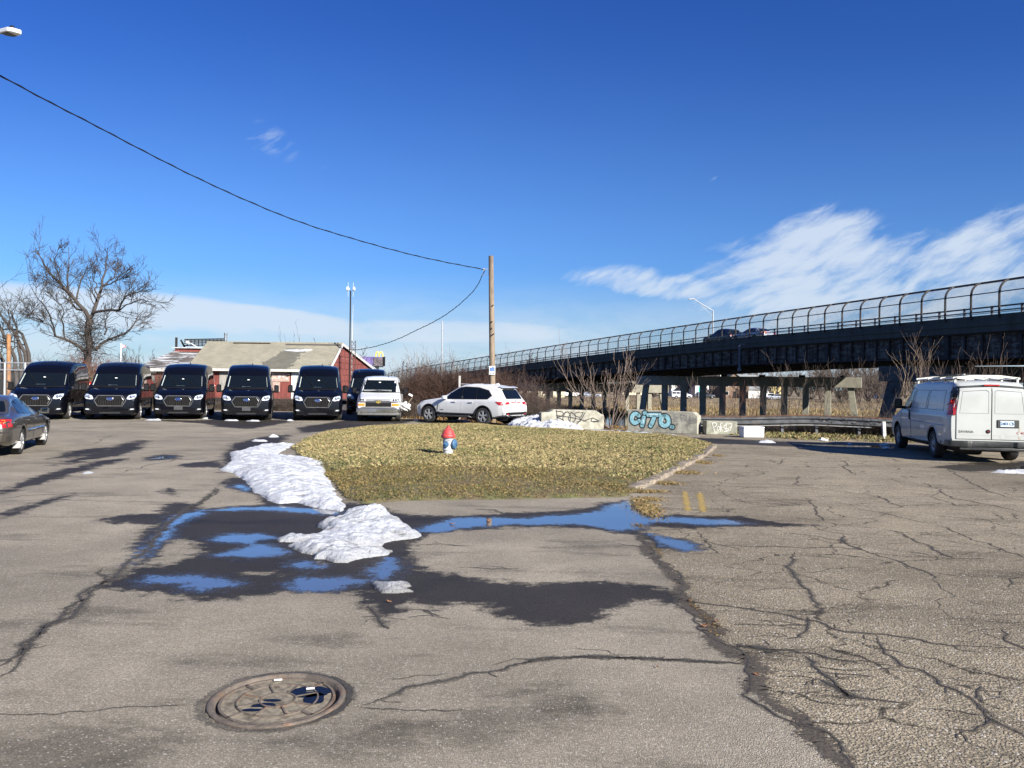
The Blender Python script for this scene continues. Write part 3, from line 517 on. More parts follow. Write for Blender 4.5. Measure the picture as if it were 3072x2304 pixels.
# dry weeds growing in the seam and by the kerb
Wp = []; Wn = []
for (x, y, rx, ry, n) in [(1395,1098,.16,.65,900),(1398,1080,.22,.2,350),(1380,1135,.10,.15,90),(1535,1350,.06,.3,120),(1500,1310,.05,.2,70),(1420,1190,.05,.4,60),(1480,1022,.30,.3,420),(1520,1000,.2,.3,300),(1440,1045,.25,.25,320),(1550,985,.15,.2,120),(1385,1063,.4,.15,500)]:
    c0 = np.array(gd(x, y)); n *= 2; Wn.append(np.full(n, float(y > 1120))); Wp.append(c0+RNG.normal(0, 1, (n, 2))*np.array([rx*.5, ry*.5]))
Wp = np.concatenate(Wp); Wn = np.concatenate(Wn); n = len(Wp); c = straw(n, .04)*np.where(Wn[:, None] > 0, np.array([.42,.34,.30]), np.array([.78,.70,.66]))
tag(blades('dry_weeds', Wp, np.zeros(n), RNG.uniform(.02,.075, n)*np.where(Wn > 0, .5, 1), RNG.uniform(.003,.006, n), c, 1.2, 'dry straw weeds growing in the pavement seam and by the kerb'), None, 'weeds')
# ================================================================== VEHICLES (front at y=0 looking along -y, left side is +x)
def paint(name, col, coat=1.0, rough=.35, metal=0.0, dirt=None, spec=.5):
    m, nt, p = newmat(name); tc = nt.new('ShaderNodeTexCoord').outputs['Object']
    f = nt.mr(nt.noise(tc, 1.6, 4), .3, .7, .93, 1.05); cb = nt.new('ShaderNodeCombineColor'); [nt.put(cb.inputs[i], f) for i in range(3)]
    c = nt.mix(1.0, (*col, 1), cb.outputs[0], 'MULTIPLY')
    if dirt:
        sx = nt.new('ShaderNodeSeparateXYZ'); nt.l.new(tc, sx.inputs[0])
        k = nt.math('MULTIPLY', nt.mr(sx.outputs[2], .25, .95, 1, 0), nt.mr(nt.noise(nt.mapping(tc, sc=(1,1,.5)), 3, 6, .65), .35, .7, 0, dirt[1])); c = nt.mix(k, c, dirt[0])
    nt.l.new(c, p.inputs['Base Color']); p.inputs['Roughness'].default_value = rough; p.inputs['Metallic'].default_value = metal
    p.inputs['Coat Weight'].default_value = coat; p.inputs['Coat Roughness'].default_value = .03; p.inputs['Specular IOR Level'].default_value = spec
    return m
M_navy = paint('black_van_paint', (.0018,.0021,.0040), .6, .5, 0, None, .05)
M_wvan = paint('white_van_paint', (.57,.58,.575), .6, .35, 0, ((.42,.39,.34), .35))
M_old = paint('aged_white_paint', (.43,.445,.42), .4, .42, 0, ((.36,.31,.23), .45))
M_pearl = paint('pearl_white_paint', (.58,.58,.565), .8, .3, 0, ((.45,.43,.41), .3))
M_tan = paint('pewter_paint', (.088,.080,.067), 1.0, .35, .55)
M_charc = paint('charcoal_car_paint', (.02,.024,.024), 1.0, .3); M_silv = paint('silver_car_paint', (.42,.45,.5), 1.0, .3, .5)
def sm(a, k=2):
    for _ in range(k): a = np.convolve(np.pad(a, 1, 'edge'), [.25, .5, .25], 'valid')
    return a
def body(name, L, T, m, parent, arches, step=.05, nose=(.84,.94,1.0), tail=(.9,.97,1.0), axw=.30):
    ys = np.unique(np.r_[np.linspace(0, L, int(L/step)), .015, .04, L-.015, L-.04]); P = {k: sm(np.interp(ys, [q[0] for q in t], [q[1] for q in t])) for k, t in T.items()}
    env = np.interp(ys, [0, .12, .4], nose)*np.interp(L-ys, [0, .08, .3], tail)
    V = []; S = None
    for i, y in enumerate(ys):
        zb, zt, ws, wt, zs, cr = [P[k][i] for k in ('zb','zt','ws','wt','zs','cr')]; ws *= env[i]; wt = min(wt*env[i], ws*.995); zs = min(zs, zt-.07); rd = min(.13, (zt-zs)*.45)
        r = [(0,zb),(ws*.88,zb),(ws*.965,zb+.05),(ws*.99,zb+.16),(ws*1.0,zb+(zs-zb)*.5),(ws*1.0,zs-.10),(ws*.985,zs-.02),(ws*.965,zs+.01)]
        x0, z0, x1, z1_ = ws*.965, zs+.01, wt, zt-rd
        for t in (.25,.5,.75,1.0): r.append((x0+(x1-x0)*t+.025*math.sin(math.pi*t)*min(1, (zt-zs)/.5), z0+(z1_-z0)*t))
        r += [(wt-rd*.12, zt-rd*.55),(wt-rd*.45, zt-rd*.18),(wt-rd*1.0, zt-.0),((wt-rd)*.6, zt+cr*.65),(0, zt+cr)]
        ring = r+[(-a, b) for a, b in r[-2:0:-1]]; S = len(ring); V += [(a, y, b) for a, b in ring]
    n = len(ys); Fc = [(i*S+k, (i+1)*S+k, (i+1)*S+(k+1) % S, i*S+(k+1) % S) for i in range(n-1) for k in range(S)]+[tuple(range(S)), tuple((n-1)*S+k for k in range(S))[::-1]]
    me = bpy.data.meshes.new(name); me.from_pydata(V, [], Fc); bm = bmesh.new(); bm.from_mesh(me); bmesh.ops.recalc_face_normals(bm, faces=bm.faces); bm.to_mesh(me); bm.free()
    o = link(name, me, [m, M_dark], parent)
    wmax = max(q[1] for q in T['ws']); cbm = MB()
    for (yc, zc, rr) in arches:
        for s in (1, -1): cbm.lathe([(rr, s*(wmax+.2)), (rr, s*(wmax-axw))][::s], 40, (0, yc, zc), 'X')
    c = cbm.build('cutter', M_dark); md = o.modifiers.new('b', 'BOOLEAN'); md.object = c; md.operation = 'DIFFERENCE'; md.solver = 'EXACT'
    try: md.material_mode = 'TRANSFER'
    except Exception: pass
    dg = bpy.context.evaluated_depsgraph_get(); me2 = bpy.data.meshes.new_from_object(o.evaluated_get(dg)); o.modifiers.clear(); o.data = me2; bpy.data.objects.remove(c)
    for p in me2.polygons: p.use_smooth = True
    me2.set_sharp_from_angle(angle=math.radians(38))
    bm = bmesh.new(); bm.from_mesh(me2); bv = BVHTree.FromBMesh(bm); bm.free()
    return o, bv
VIEWS = {'L': (Vector((-1,0,0)), lambda u, v: Vector((4,u,v))), 'R': (Vector((1,0,0)), lambda u, v: Vector((-4,u,v))), 'F': (Vector((0,1,0)), lambda u, v: Vector((u,-4,v))), 'B': (Vector((0,-1,0)), lambda u, v: Vector((u,12,v))), 'T': (Vector((0,0,-1)), lambda u, v: Vector((u,v,6)))}
def project(bv, view, u, v, off):
    d, f = VIEWS[view]; o = f(u, v); h = bv.ray_cast(o, d)
    p = h[0]
    if p is None:
        p = bv.find_nearest(o+d*4)[0]
        q = o+d*((p-o).dot(d)); p = q
    return p-d*off
def panel(bv, poly, view, m, name, parent, off=.006, res=.09, depth=.02, bev=None, rnd=0):
    if rnd:      # round the corners of the outline
        out = []; n = len(poly)
        for i in range(n):
            a, b, c = Vector(poly[i-1]), Vector(poly[i]), Vector(poly[(i+1) % n]); r1 = min(rnd, (a-b).length*.45); r2 = min(rnd, (c-b).length*.45); p0 = b+(a-b).normalized()*r1; p2 = b+(c-b).normalized()*r2
            out += [tuple(p0*(1-t)**2+b*2*t*(1-t)+p2*t*t) for t in (0,.35,.65,1)]
        poly = out
    bm = bmesh.new(); bm.faces.new([bm.verts.new((u, v, 0)) for u, v in poly])
    us = [q[0] for q in poly]; vs = [q[1] for q in poly]
    for ax, a, b in ((0, min(us), max(us)), (1, min(vs), max(vs))):
        n = max(1, int((b-a)/res))
        for i in range(1, n):
            co_ = [0,0,0]; no = [0,0,0]; co_[ax] = a+(b-a)*i/n; no[ax] = 1
            bmesh.ops.bisect_plane(bm, geom=bm.verts[:]+bm.edges[:]+bm.faces[:], plane_co=co_, plane_no=no)
    for vtx in bm.verts: vtx.co = project(bv, view, vtx.co.x, vtx.co.y, off)
    d = VIEWS[view][0]
    be = [e for e in bm.edges if e.is_boundary]; r = bmesh.ops.extrude_edge_only(bm, edges=be)
    for g_ in r['geom']:
        if isinstance(g_, bmesh.types.BMVert): g_.co += d*depth
    bmesh.ops.recalc_face_normals(bm, faces=bm.faces)
    me = bpy.data.meshes.new(name); bm.to_mesh(me); bm.free()
    me.update(); 
    o = link(name, me, m, parent, math.radians(35))
    # make sure the outer skin faces outward
    s = sum(p.normal.dot(d)*p.area for p in me.polygons)
    if s > 0: me.flip_normals()
    return o
def seam(bv, lines, view, m, name, parent, w=.008, off=.003, mbx=None):
    if mbx is None and len(lines) > 1:
        for l_ in lines: o = seam(bv, [l_], view, m, name, parent, w, off)
        return o
    b = mbx or MB()
    for pts in lines:
        P = []
        for a, c in zip(pts[:-1], pts[1:]):
            n = max(1, int(math.dist(a, c)/.08)); P += [(a[0]+(c[0]-a[0])*i/n, a[1]+(c[1]-a[1])*i/n) for i in range(n)]
        P.append(pts[-1]); q = [project(bv, view, u, v, off) for u, v in P]; b.tube(q, w/2, 4)
    return b.build(name, m, parent) if mbx is None else None
def wheel(parent, x, y, r, w, style='five', steel=False):
    s = 1 if x > 0 else -1; b = MB(); h = w/2
    b.lathe([(r*.62,-h*.8),(r*.66,-h),(r*.9,-h),(r*.975,-h*.8),(r,-h*.45),(r,h*.45),(r*.975,h*.8),(r*.9,h),(r*.66,h),(r*.62,h*.8),(r*.62,-h*.8)], 40, (0,0,0), 'X', False)
    t = b.build('wheel', M_tyre, parent, .6); t.location = (x, y, r)
    R = r*.65; b = MB()
    b.lathe([(R,s*h*.92),(R*.93,s*h*.96),(R*.9,s*h*.6),(R*.9,-s*h*.5),(R,-s*h*.5)], 36, (0,0,0), 'X', False)
    X = s*h*.8
    if steel:
        b.lathe([(R*.92,s*h*.55),(R*.75,s*h*.8),(R*.5,s*h*.62),(R*.3,s*h*.9),(.01,s*h*.95)], 30, (0,0,0), 'X')
    else:
        n = {'five': 5, 'ten': 5, 'nine': 9}[style]
        for k in range(n):
            a = 2*math.pi*k/n+.3
            for da in ((-.17,.17) if style == 'ten' else (0,)):
                b.bar((X*1.02, R*.16*math.cos(a), R*.16*math.sin(a)), (X*1.05, R*.93*math.cos(a+da), R*.93*math.sin(a+da)), R*(.13 if style == 'ten' else .2), h*.3, (1,0,0))
        b.lathe([(R*.24,s*h*.5),(R*.24,s*h*.88),(R*.12,s*h*.95),(.01,s*h*.95)], 20, (0,0,0), 'X')
    b.build('rim', M_steel if steel else M_rim, t, .6)
    b = MB(); b.lathe([(R*.9,s*h*.1),(R*.9,s*h*.25),(.01,s*h*.25),(.01,s*h*.1)], 24, (0,0,0), 'X'); b.build('brake_disc', M_dark, t)
    return t
def mirror(parent, x, y, z, w, h, m=M_black, arm=.16, glass=False, dy=1):
    s = 1 if x > 0 else -1; b = MB(); A = []
    out = [(-.5,-.42),(-.38,-.5),(.38,-.5),(.5,-.4),(.5,.3),(.36,.48),(-.3,.5),(-.5,.4)]
    rings = [(0, .75), (.05, .98), (.12, 1.0), (.16, .92)]
    vs = []; fs = []
    for k, (dyy, sc) in enumerate(rings): vs += [(x+q[0]*w*sc*s, y+dyy*dy, z+q[1]*h*sc) for q in out]
    for k in range(3): fs += [(k*8+i, k*8+(i+1) % 8, (k+1)*8+(i+1) % 8, (k+1)*8+i) for i in range(8)]
    b.add(vs, fs+[tuple(range(8)), tuple(24+i for i in range(8))]); b.bar((x-s*w*.4, y+.06*dy, z-h*.35), (x-s*(w*.5+arm), y+.1*dy, z-h*.42), .07, .09)
    o = b.build('side_mirror', m, parent, .8)
    if glass: b = MB(); b.box((x, y+.162*dy, z+.01), (w*.72, .004, h*.75)); b.build('mirror_glass', M_glass, o)
    return o
def wiper(bv, parent, pts):
    b = MB(); q = [project(bv, 'F', u, v, .03) for u, v in pts]; b.tube(q, .013, 5); return b.build('wiper', M_black, parent)
def lettering(s, size, loc, rot, m, parent, sx=1.0, name='lettering', bold=0.0):
    o = link(name, text_mesh(s, size, .003, name, sx, bold), m, parent); o.location = loc; o.rotation_euler = rot; return o
def underbody(parent, L, w, z=.34):
    b = MB(); b.box((0, L*.5, z), (w*1.5, L*.86, .16)); b.box((0, L*.2, .33), (w*1.6, .1, .1)); b.box((0, L*.8, .3), (w*1.6, .12, .12)); b.lathe([(.14,-.3),(.16,-.25),(.16,.25),(.14,.3)], 14, (.35, L*.9, .32), 'X'); b.box((-.3, L*.55, .28), (.5, .9, .18))
    return b.build('underbody', M_dark, parent)
# ------------------------------------------------------------------ black passenger van
def make_black_van(label, group):
    t = thing('passenger_van', label, 'van', group=group); L = 5.7
    T = dict(zb=[(0,.26),(.3,.22),(5.4,.3),(L,.4)], zt=[(0,.80),(.03,.98),(.12,1.06),(.45,1.20),(.85,1.30),(.95,1.34),(1.72,1.93),(1.85,2.04),(2.15,2.20),(2.6,2.32),(3.2,2.385),(5.4,2.37),(5.62,2.32),(L,2.15)],
             ws=[(0,.98),(.3,1.02),(1,1.03),(5.3,1.03),(L,.99)], wt=[(0,.80),(.5,.86),(.95,.90),(1.72,.85),(2.6,.86),(5.4,.86),(L,.84)], zs=[(0,.9),(.9,1.2),(1.3,1.3),(L,1.3)], cr=[(0,.03),(1,.04),(1.8,.05),(3,.05),(L,.03)])
    bo, bv = body('body', L, T, M_navy, t, [(1.02,.36,.43),(4.75,.36,.43)], nose=(.90,.97,1.0)); underbody(t, L, 1.0)
    ws = panel(bv, [(-.84,1.365),(.84,1.365),(.79,1.90),(-.79,1.90)], 'F', M_glass, 'windshield', t, .008, .12, rnd=.07)
    # pale A pillar trim seen inside the glass edge, dashboard paper and mirror sensor
    M_int = mat('pale_cabin_trim', (.36,.40,.37), .6); seam(bv, [[(-.80,1.42),(-.745,1.86)]], 'F', M_int, 'pillar_trim', ws, .04, .012); seam(bv, [[(.81,1.42),(.76,1.84)]], 'F', M_int, 'pillar_trim', ws, .016, .012)
    b = MB(); q = project(bv, 'F', 0.02, 1.72, .014); b.box(q, (.09, .008, .035), rx=-.6); b.build('mirror_sensor', M_white, ws)
    b = MB(); q = project(bv, 'F', -.05, 1.42, .012); b.box(q, (.34, .004, .02), rx=-.6); b.build('dashboard_paper', mat('dash_grey', (.10,.13,.14), .5), ws)
    seam(bv, [[(-.86,1.335),(0,1.325),(.86,1.335)]], 'F', M_black, 'cowl', t, .05, .01)
    hexa = [(-.44,1.00),(.44,1.00),(.58,.80),(.45,.58),(-.45,.58),(-.58,.80)]
    g = panel(bv, hexa, 'F', mat('grille_mesh', (.009,.009,.01), .6, spec=.05), 'grille', t, .012, .12, .04)
    gm = mat('grille_grey', (.022,.021,.019), .7, spec=.05); M_brt = mat('bright_trim', (.28,.285,.29), .3, .6); b = MB()
    for i in range(11): x = -.42+i*.084; seam(bv, [[(x,.62),(x,.80)]], 'F', None, '', None, .045, .022, b)
    for z in (.86,.92,.97): seam(bv, [[(-.46,z),(.46,z)]], 'F', None, '', None, .016, .02, b)
    b.build('grille_slat', gm, g); seam(bv, [hexa+[hexa[0]]], 'F', M_brt, 'grille_surround', g, .026, .03); seam(bv, [[(.40,.96),(.50,.82),(.42,.63)]], 'F', M_brt, 'grille_surround', g, .022, .028)
    em = MB(); em.lathe([(.10,-.035),(.105,-.045),(.09,-.05),(.01,-.05)], 28, (0,0,0), 'Y'); eo = em.build('emblem', M_chrome, t, .7); p = project(bv, 'F', 0, .865, 0); eo.location = (0, p.y-.012, .865); eo.scale = (1.25, 1, .62)
    em = MB(); em.lathe([(.088,-.05),(.088,-.054),(.01,-.054)], 28, (0,0,0), 'Y'); em.build('emblem_field', mat('emblem_blue', (.01,.03,.12), .25), eo)
    lettering('Ford', .085, (0,-.057,0), (math.pi/2,0,0), M_chrome, eo, .95, 'emblem_script')
    for s in (1,-1):
        h = panel(bv, [(s*q[0], q[1]) for q in [(.60,.86),(.66,1.0),(.80,1.05),(.93,1.07),(.945,.95),(.88,.87),(.72,.845)]], 'F', M_lamp, 'headlight', t, .012, .06, .03, rnd=.03)
        b = MB(); q = project(bv, 'F', s*.76, .945, .02); b.lathe([(.055,0),(.06,-.012),(.03,-.02),(.01,-.02)], 18, q, 'Y'); q = project(bv, 'F', s*.86, .96, .02); b.lathe([(.045,0),(.05,-.012),(.01,-.016)], 18, q, 'Y'); b.build('bulb_reflector', M_chrome, h)
        f = panel(bv, [(s*.66,.38),(s*.92,.40),(s*.92,.52),(s*.70,.50)], 'F', M_black, 'fog_light_pocket', t, .008, .08, .02, rnd=.03)
        panel(bv, [(s*.74,.425),(s*.88,.43),(s*.88,.475),(s*.76,.47)], 'F', M_lamp, 'fog_light', f, .018, .08, .02)
        mirror(t, s*1.19, 1.28, 1.34, .20, .34)
        seam(bv, [[(1.18,.42),(1.18,1.30),(1.75,1.95)],[(2.28,.42),(2.28,2.0)],[(3.55,.42),(3.55,2.0)]], 'L' if s > 0 else 'R', M_dark, 'door_seam', t)
        v = 'L' if s > 0 else 'R'
        panel(bv, [(1.38,1.36),(2.22,1.36),(2.22,1.93),(1.86,1.93)], v, M_glass, 'door_window', t, .006, .15, rnd=.05)
        for a in (2.33, 3.42, 4.5): panel(bv, [(a,1.36),(a+1.03,1.36),(a+1.03,1.93),(a,1.93)], v, M_glass, 'side_window', t, .006, .15, rnd=.05)
        seam(bv, [[(1.55,.62),(4.2,.62)]], v, M_black, 'side_moulding', t, .09, .012)
        for y in (1.02, 4.75): wheel(t, s*.90, y, .35, .24, 'ten')
    wiper(bv, t, [(-.12,1.36),(-.35,1.62),(-.60,1.90),(-.66,1.98)]); wiper(bv, t, [(.55,1.37),(.3,1.6),(.05,1.74)])
    sk = panel(bv, [(-.66,.235),(.66,.235),(.46,.40),(-.46,.40)], 'F', mat('skid_grey', (.016,.016,.016), .7, spec=.05), 'skid_plate', t, .018, .12, .03); panel(bv, [(-.40,.27),(.40,.27),(.36,.335),(-.36,.335)], 'F', M_dark, 'lower_intake', sk, .026, .12, .02)
    b = MB(); b.lathe([(.03,2.42),(.012,2.46),(.004,2.53)], 8, (.12,3.0,0)); b.build('roof_antenna', M_black, t)
    for s in (1,-1): panel(bv, [(s*.88,1.0),(s*.99,1.0),(s*.99,1.55),(s*.90,1.5)], 'B', M_red, 'tail_light', t, .01, .1)
    panel(bv, [(-.75,1.36),(.75,1.36),(.72,1.95),(-.72,1.95)], 'B', M_glass, 'rear_window', t, .006, .15, rnd=.06)
    return t, bv
def place(t, anchor, local, ang, sc=1.0):
    t.rotation_euler = (0,0,ang); t.scale = (sc,)*3; R = Matrix.Rotation(ang, 3, 'Z') @ Vector((*local, 0))*sc; t.location = (anchor[0]-R.x, anchor[1]-R.y, 0)
GV = 'row of black passenger vans'
van, vbv = make_black_van('black passenger van nearest the bare tree and fence, behind the pewter car', GV)
vans = [van]+[copy_tree(van) for _ in range(5)]
VL = [None, 'black passenger van second from the bare tree, with its wipers down and red reflections', 'black passenger van with a front plate, standing in front of the snow dusted roof', 'black passenger van with a front plate, between the boarded window and the white door', 'black passenger van with raised wiper, standing before the white house door and gable', 'black passenger van half hidden behind the white passenger van']
for i, (px, py, ang, sc) in enumerate([(205,1257,19,1.06),(418,1257,19,1.06),(615.5,1256,16.5,1.06),(812,1259,16.5,1.06),(1022,1260,13,1.07)]):
    place(vans[i], gnd(px, py), (.97, 1.0), math.radians(ang), sc)
place(vans[5], (at(1099,1150,41.5)[0], 41.5), (0, 0), math.radians(8), 1.06)
for i in range(1, 6): vans[i]['label'] = VL[i]
for i in (1, 3):     # wipers lying at the foot of the glass
    for ch in [c for c in vans[i].children if c.name.startswith('wiper')]: bpy.data.objects.remove(ch)
    wiper(vbv, vans[i], [(-.70,1.385),(-.35,1.375),(-.05,1.37)]); wiper(vbv, vans[i], [(.10,1.37),(.45,1.375),(.78,1.385)])
pl_m = mat('blank_plate_holder', (.03,.03,.032), .55)
for i in (2, 3):     # two of the vans carry a dark plate holder
    b = MB(); q = project(vbv, 'F', 0, .5, .02); b.box((-.0, q.y, .5), (.34, .02, .17)); b.build('licence_plate', pl_m, vans[i], bev=.006)
# ------------------------------------------------------------------ full-size vans with the long nose (white passenger van, old cargo van)
def van_shell(t, m, L=5.7):
    T = dict(zb=[(0,.36),(.3,.33),(5.4,.38),(L,.48)], zt=[(0,.70),(.03,.95),(.1,1.05),(.5,1.15),(1.05,1.27),(1.15,1.32),(1.85,1.93),(2.0,2.0),(2.3,2.04),(3,2.07),(5.3,2.05),(5.55,1.99),(L,1.85)],
             ws=[(0,.97),(.4,1.0),(5.3,1.005),(5.6,.99),(L,.96)], wt=[(0,.84),(1,.90),(1.9,.80),(2.6,.82),(5.4,.82),(L,.80)], zs=[(0,.85),(1,1.12),(1.4,1.2),(L,1.22)], cr=[(0,.02),(1,.03),(2,.04),(L,.03)])
    return body('body', L, T, m, t, [(.95,.38,.46),(4.46,.38,.46)], nose=(.93,.98,1.0), tail=(.95,.985,1.0))
wv = thing('passenger_van', 'white passenger van with chrome grille bar and amber lamps, fronting the row', 'van'); bo, bv = van_shell(wv, M_wvan); underbody(wv, 5.7, 1.0)
ws = panel(bv, [(-.88,1.345),(.88,1.345),(.76,1.90),(-.76,1.90)], 'F', M_glass, 'windshield', wv, .008, .12, rnd=.06)
b = MB(); q = project(bv, 'F', -.02, 1.79, .014); b.box(q, (.10,.008,.04), rx=-.6); b.build('mirror_sensor', M_white, ws); seam(bv, [[(-.83,1.40),(-.73,1.86)],[(.83,1.40),(.73,1.86)]], 'F', mat('dash_grey2', (.16,.17,.165), .6), 'pillar_trim', ws, .02, .010); b = MB(); q = project(bv, 'F', -.1, 1.41, .012); b.box(q, (1.3,.004,.08), rx=-.65); b.build('dashboard', mat('dash_grey2', (.16,.17,.165), .6), ws)
seam(bv, [[(-.9,1.33),(0,1.315),(.9,1.33)]], 'F', M_black, 'cowl', wv, .05, .008); wiper(bv, wv, [(-.05,1.36),(-.3,1.6),(-.62,1.94),(-.66,2.0)]); wiper(bv, wv, [(.62,1.37),(.4,1.62),(.2,1.82)])
gr = panel(bv, [(-.58,.66),(.58,.66),(.58,1.03),(-.58,1.03)], 'F', M_black, 'grille', wv, .012, .14, .03)
seam(bv, [[(-.95,.905),(-.6,.90),(0,.895),(.6,.90),(.95,.905)]], 'F', mat('bright_trim', (.28,.285,.29), .3, .6), 'grille_bar', gr, .062, .03); b = MB()
for z in (.70,.74,.78,.82,.96,1.0): seam(bv, [[(-.56,z),(.56,z)]], 'F', None, '', None, .012, .018, b)
b.build('grille_slat', mat('grille_grey', (.07,.068,.06)), gr)
q = project(bv, 'F', 0, .9, .07); A = [(-.11,-.02),(-.10,-.045),(-.035,-.045),(-.03,-.075),(.03,-.075),(.035,-.045),(.10,-.045),(.115,.02),(.10,.045),(.035,.045),(.03,.075),(-.03,.075),(-.035,.045),(-.1,.045)]
b = MB(); b.prism([(a, q.y, .9+c) for a, c in A], [(a, q.y+.02, .9+c) for a, c in A]); b.build('emblem', mat('gold_emblem', (.65,.47,.13), .25, .8), wv)
for s in (1,-1):
    h = panel(bv, [(s*.60,.94),(s*.93,.94),(s*.93,1.06),(s*.60,1.05)], 'F', M_lamp, 'headlight', wv, .014, .06, .03, rnd=.02); b = MB()
    for x in (.68,.78,.87): q = project(bv, 'F', s*x, .995, .02); b.lathe([(.038,0),(.042,-.008),(.01,-.012)], 16, q, 'Y')
    b.build('bulb_reflector', M_dark, h)
    panel(bv, [(s*.60,.72),(s*.94,.72),(s*.94,.82),(s*.60,.84)], 'F', M_amber, 'turn_signal', wv, .014, .06, .03, rnd=.02)
    mirror(wv, s*1.19, 1.38, 1.40, .19, .26); v = 'L' if s > 0 else 'R'
    panel(bv, [(1.5,1.30),(2.35,1.30),(2.35,1.80),(1.95,1.80)], v, M_glass, 'door_window', wv, .006, .15, rnd=.05)
    for a in (2.45, 3.5, 4.55): panel(bv, [(a,1.30),(a+.95,1.30),(a+.95,1.80),(a,1.80)], v, M_glass, 'side_window', wv, .006, .15, rnd=.05)
    for y in (.95, 4.46): wheel(wv, s*.87, y, .37, .24, 'five', True)
b = MB(); out = [(-1.0,.16),(-.96,.04),(-.7,-.03),(0,-.05),(.7,-.03),(.96,.04),(1.0,.16)]
for (z0, z1_) in ((.42,.62),): b.prism([(x, y-.03, z0) for x, y in out]+[(x, y+.12, z0) for x, y in out[::-1]], [(x, y-.03, z1_) for x, y in out]+[(x, y+.12, z1_) for x, y in out[::-1]])
b.build('front_bumper', M_chrome, wv, .6, .02); b = MB(); b.prism([(x*.97, y-.01, .30) for x, y in out]+[(x*.97, y+.2, .30) for x, y in out[::-1]], [(x*.98, y-.015, .42) for x, y in out]+[(x*.98, y+.2, .42) for x, y in out[::-1]]); b.build('air_dam', mat('valance_grey', (.10,.10,.095), .7), wv, .6, .02)
b = MB(); b.prism([(x*.98, y-.01, .622) for x, y in out]+[(x*.98, y+.12, .622) for x, y in out[::-1]], [(x*.97, y+.02, .69) for x, y in out]+[(x*.97, y+.12, .69) for x, y in out[::-1]]); b.build('bumper_pad', mat('valance_grey', (.10,.10,.095), .7), wv, .6)
b = MB(); b.tube([(.35,2.2,2.06),(.35,2.25,2.32)], .008, 5); b.lathe([(.03,0),(.02,.05),(.01,.06)], 10, (.35,2.2,2.06)); b.build('roof_antenna', M_black, wv)
place(wv, gnd(1196,1263), (.9,.92), math.radians(7), 1.0)
# --- old white cargo van seen from behind
cv = thing('cargo_van', 'old rust bitten white cargo van with roof rack, parked at the right edge', 'van'); L = 5.7; bo, bv = van_shell(cv, M_old); underbody(cv, L, 1.0)
M_line = mat('panel_gap', (.10,.105,.10), .9); M_trim = mat('faded_black_trim', (.035,.04,.036), .6)
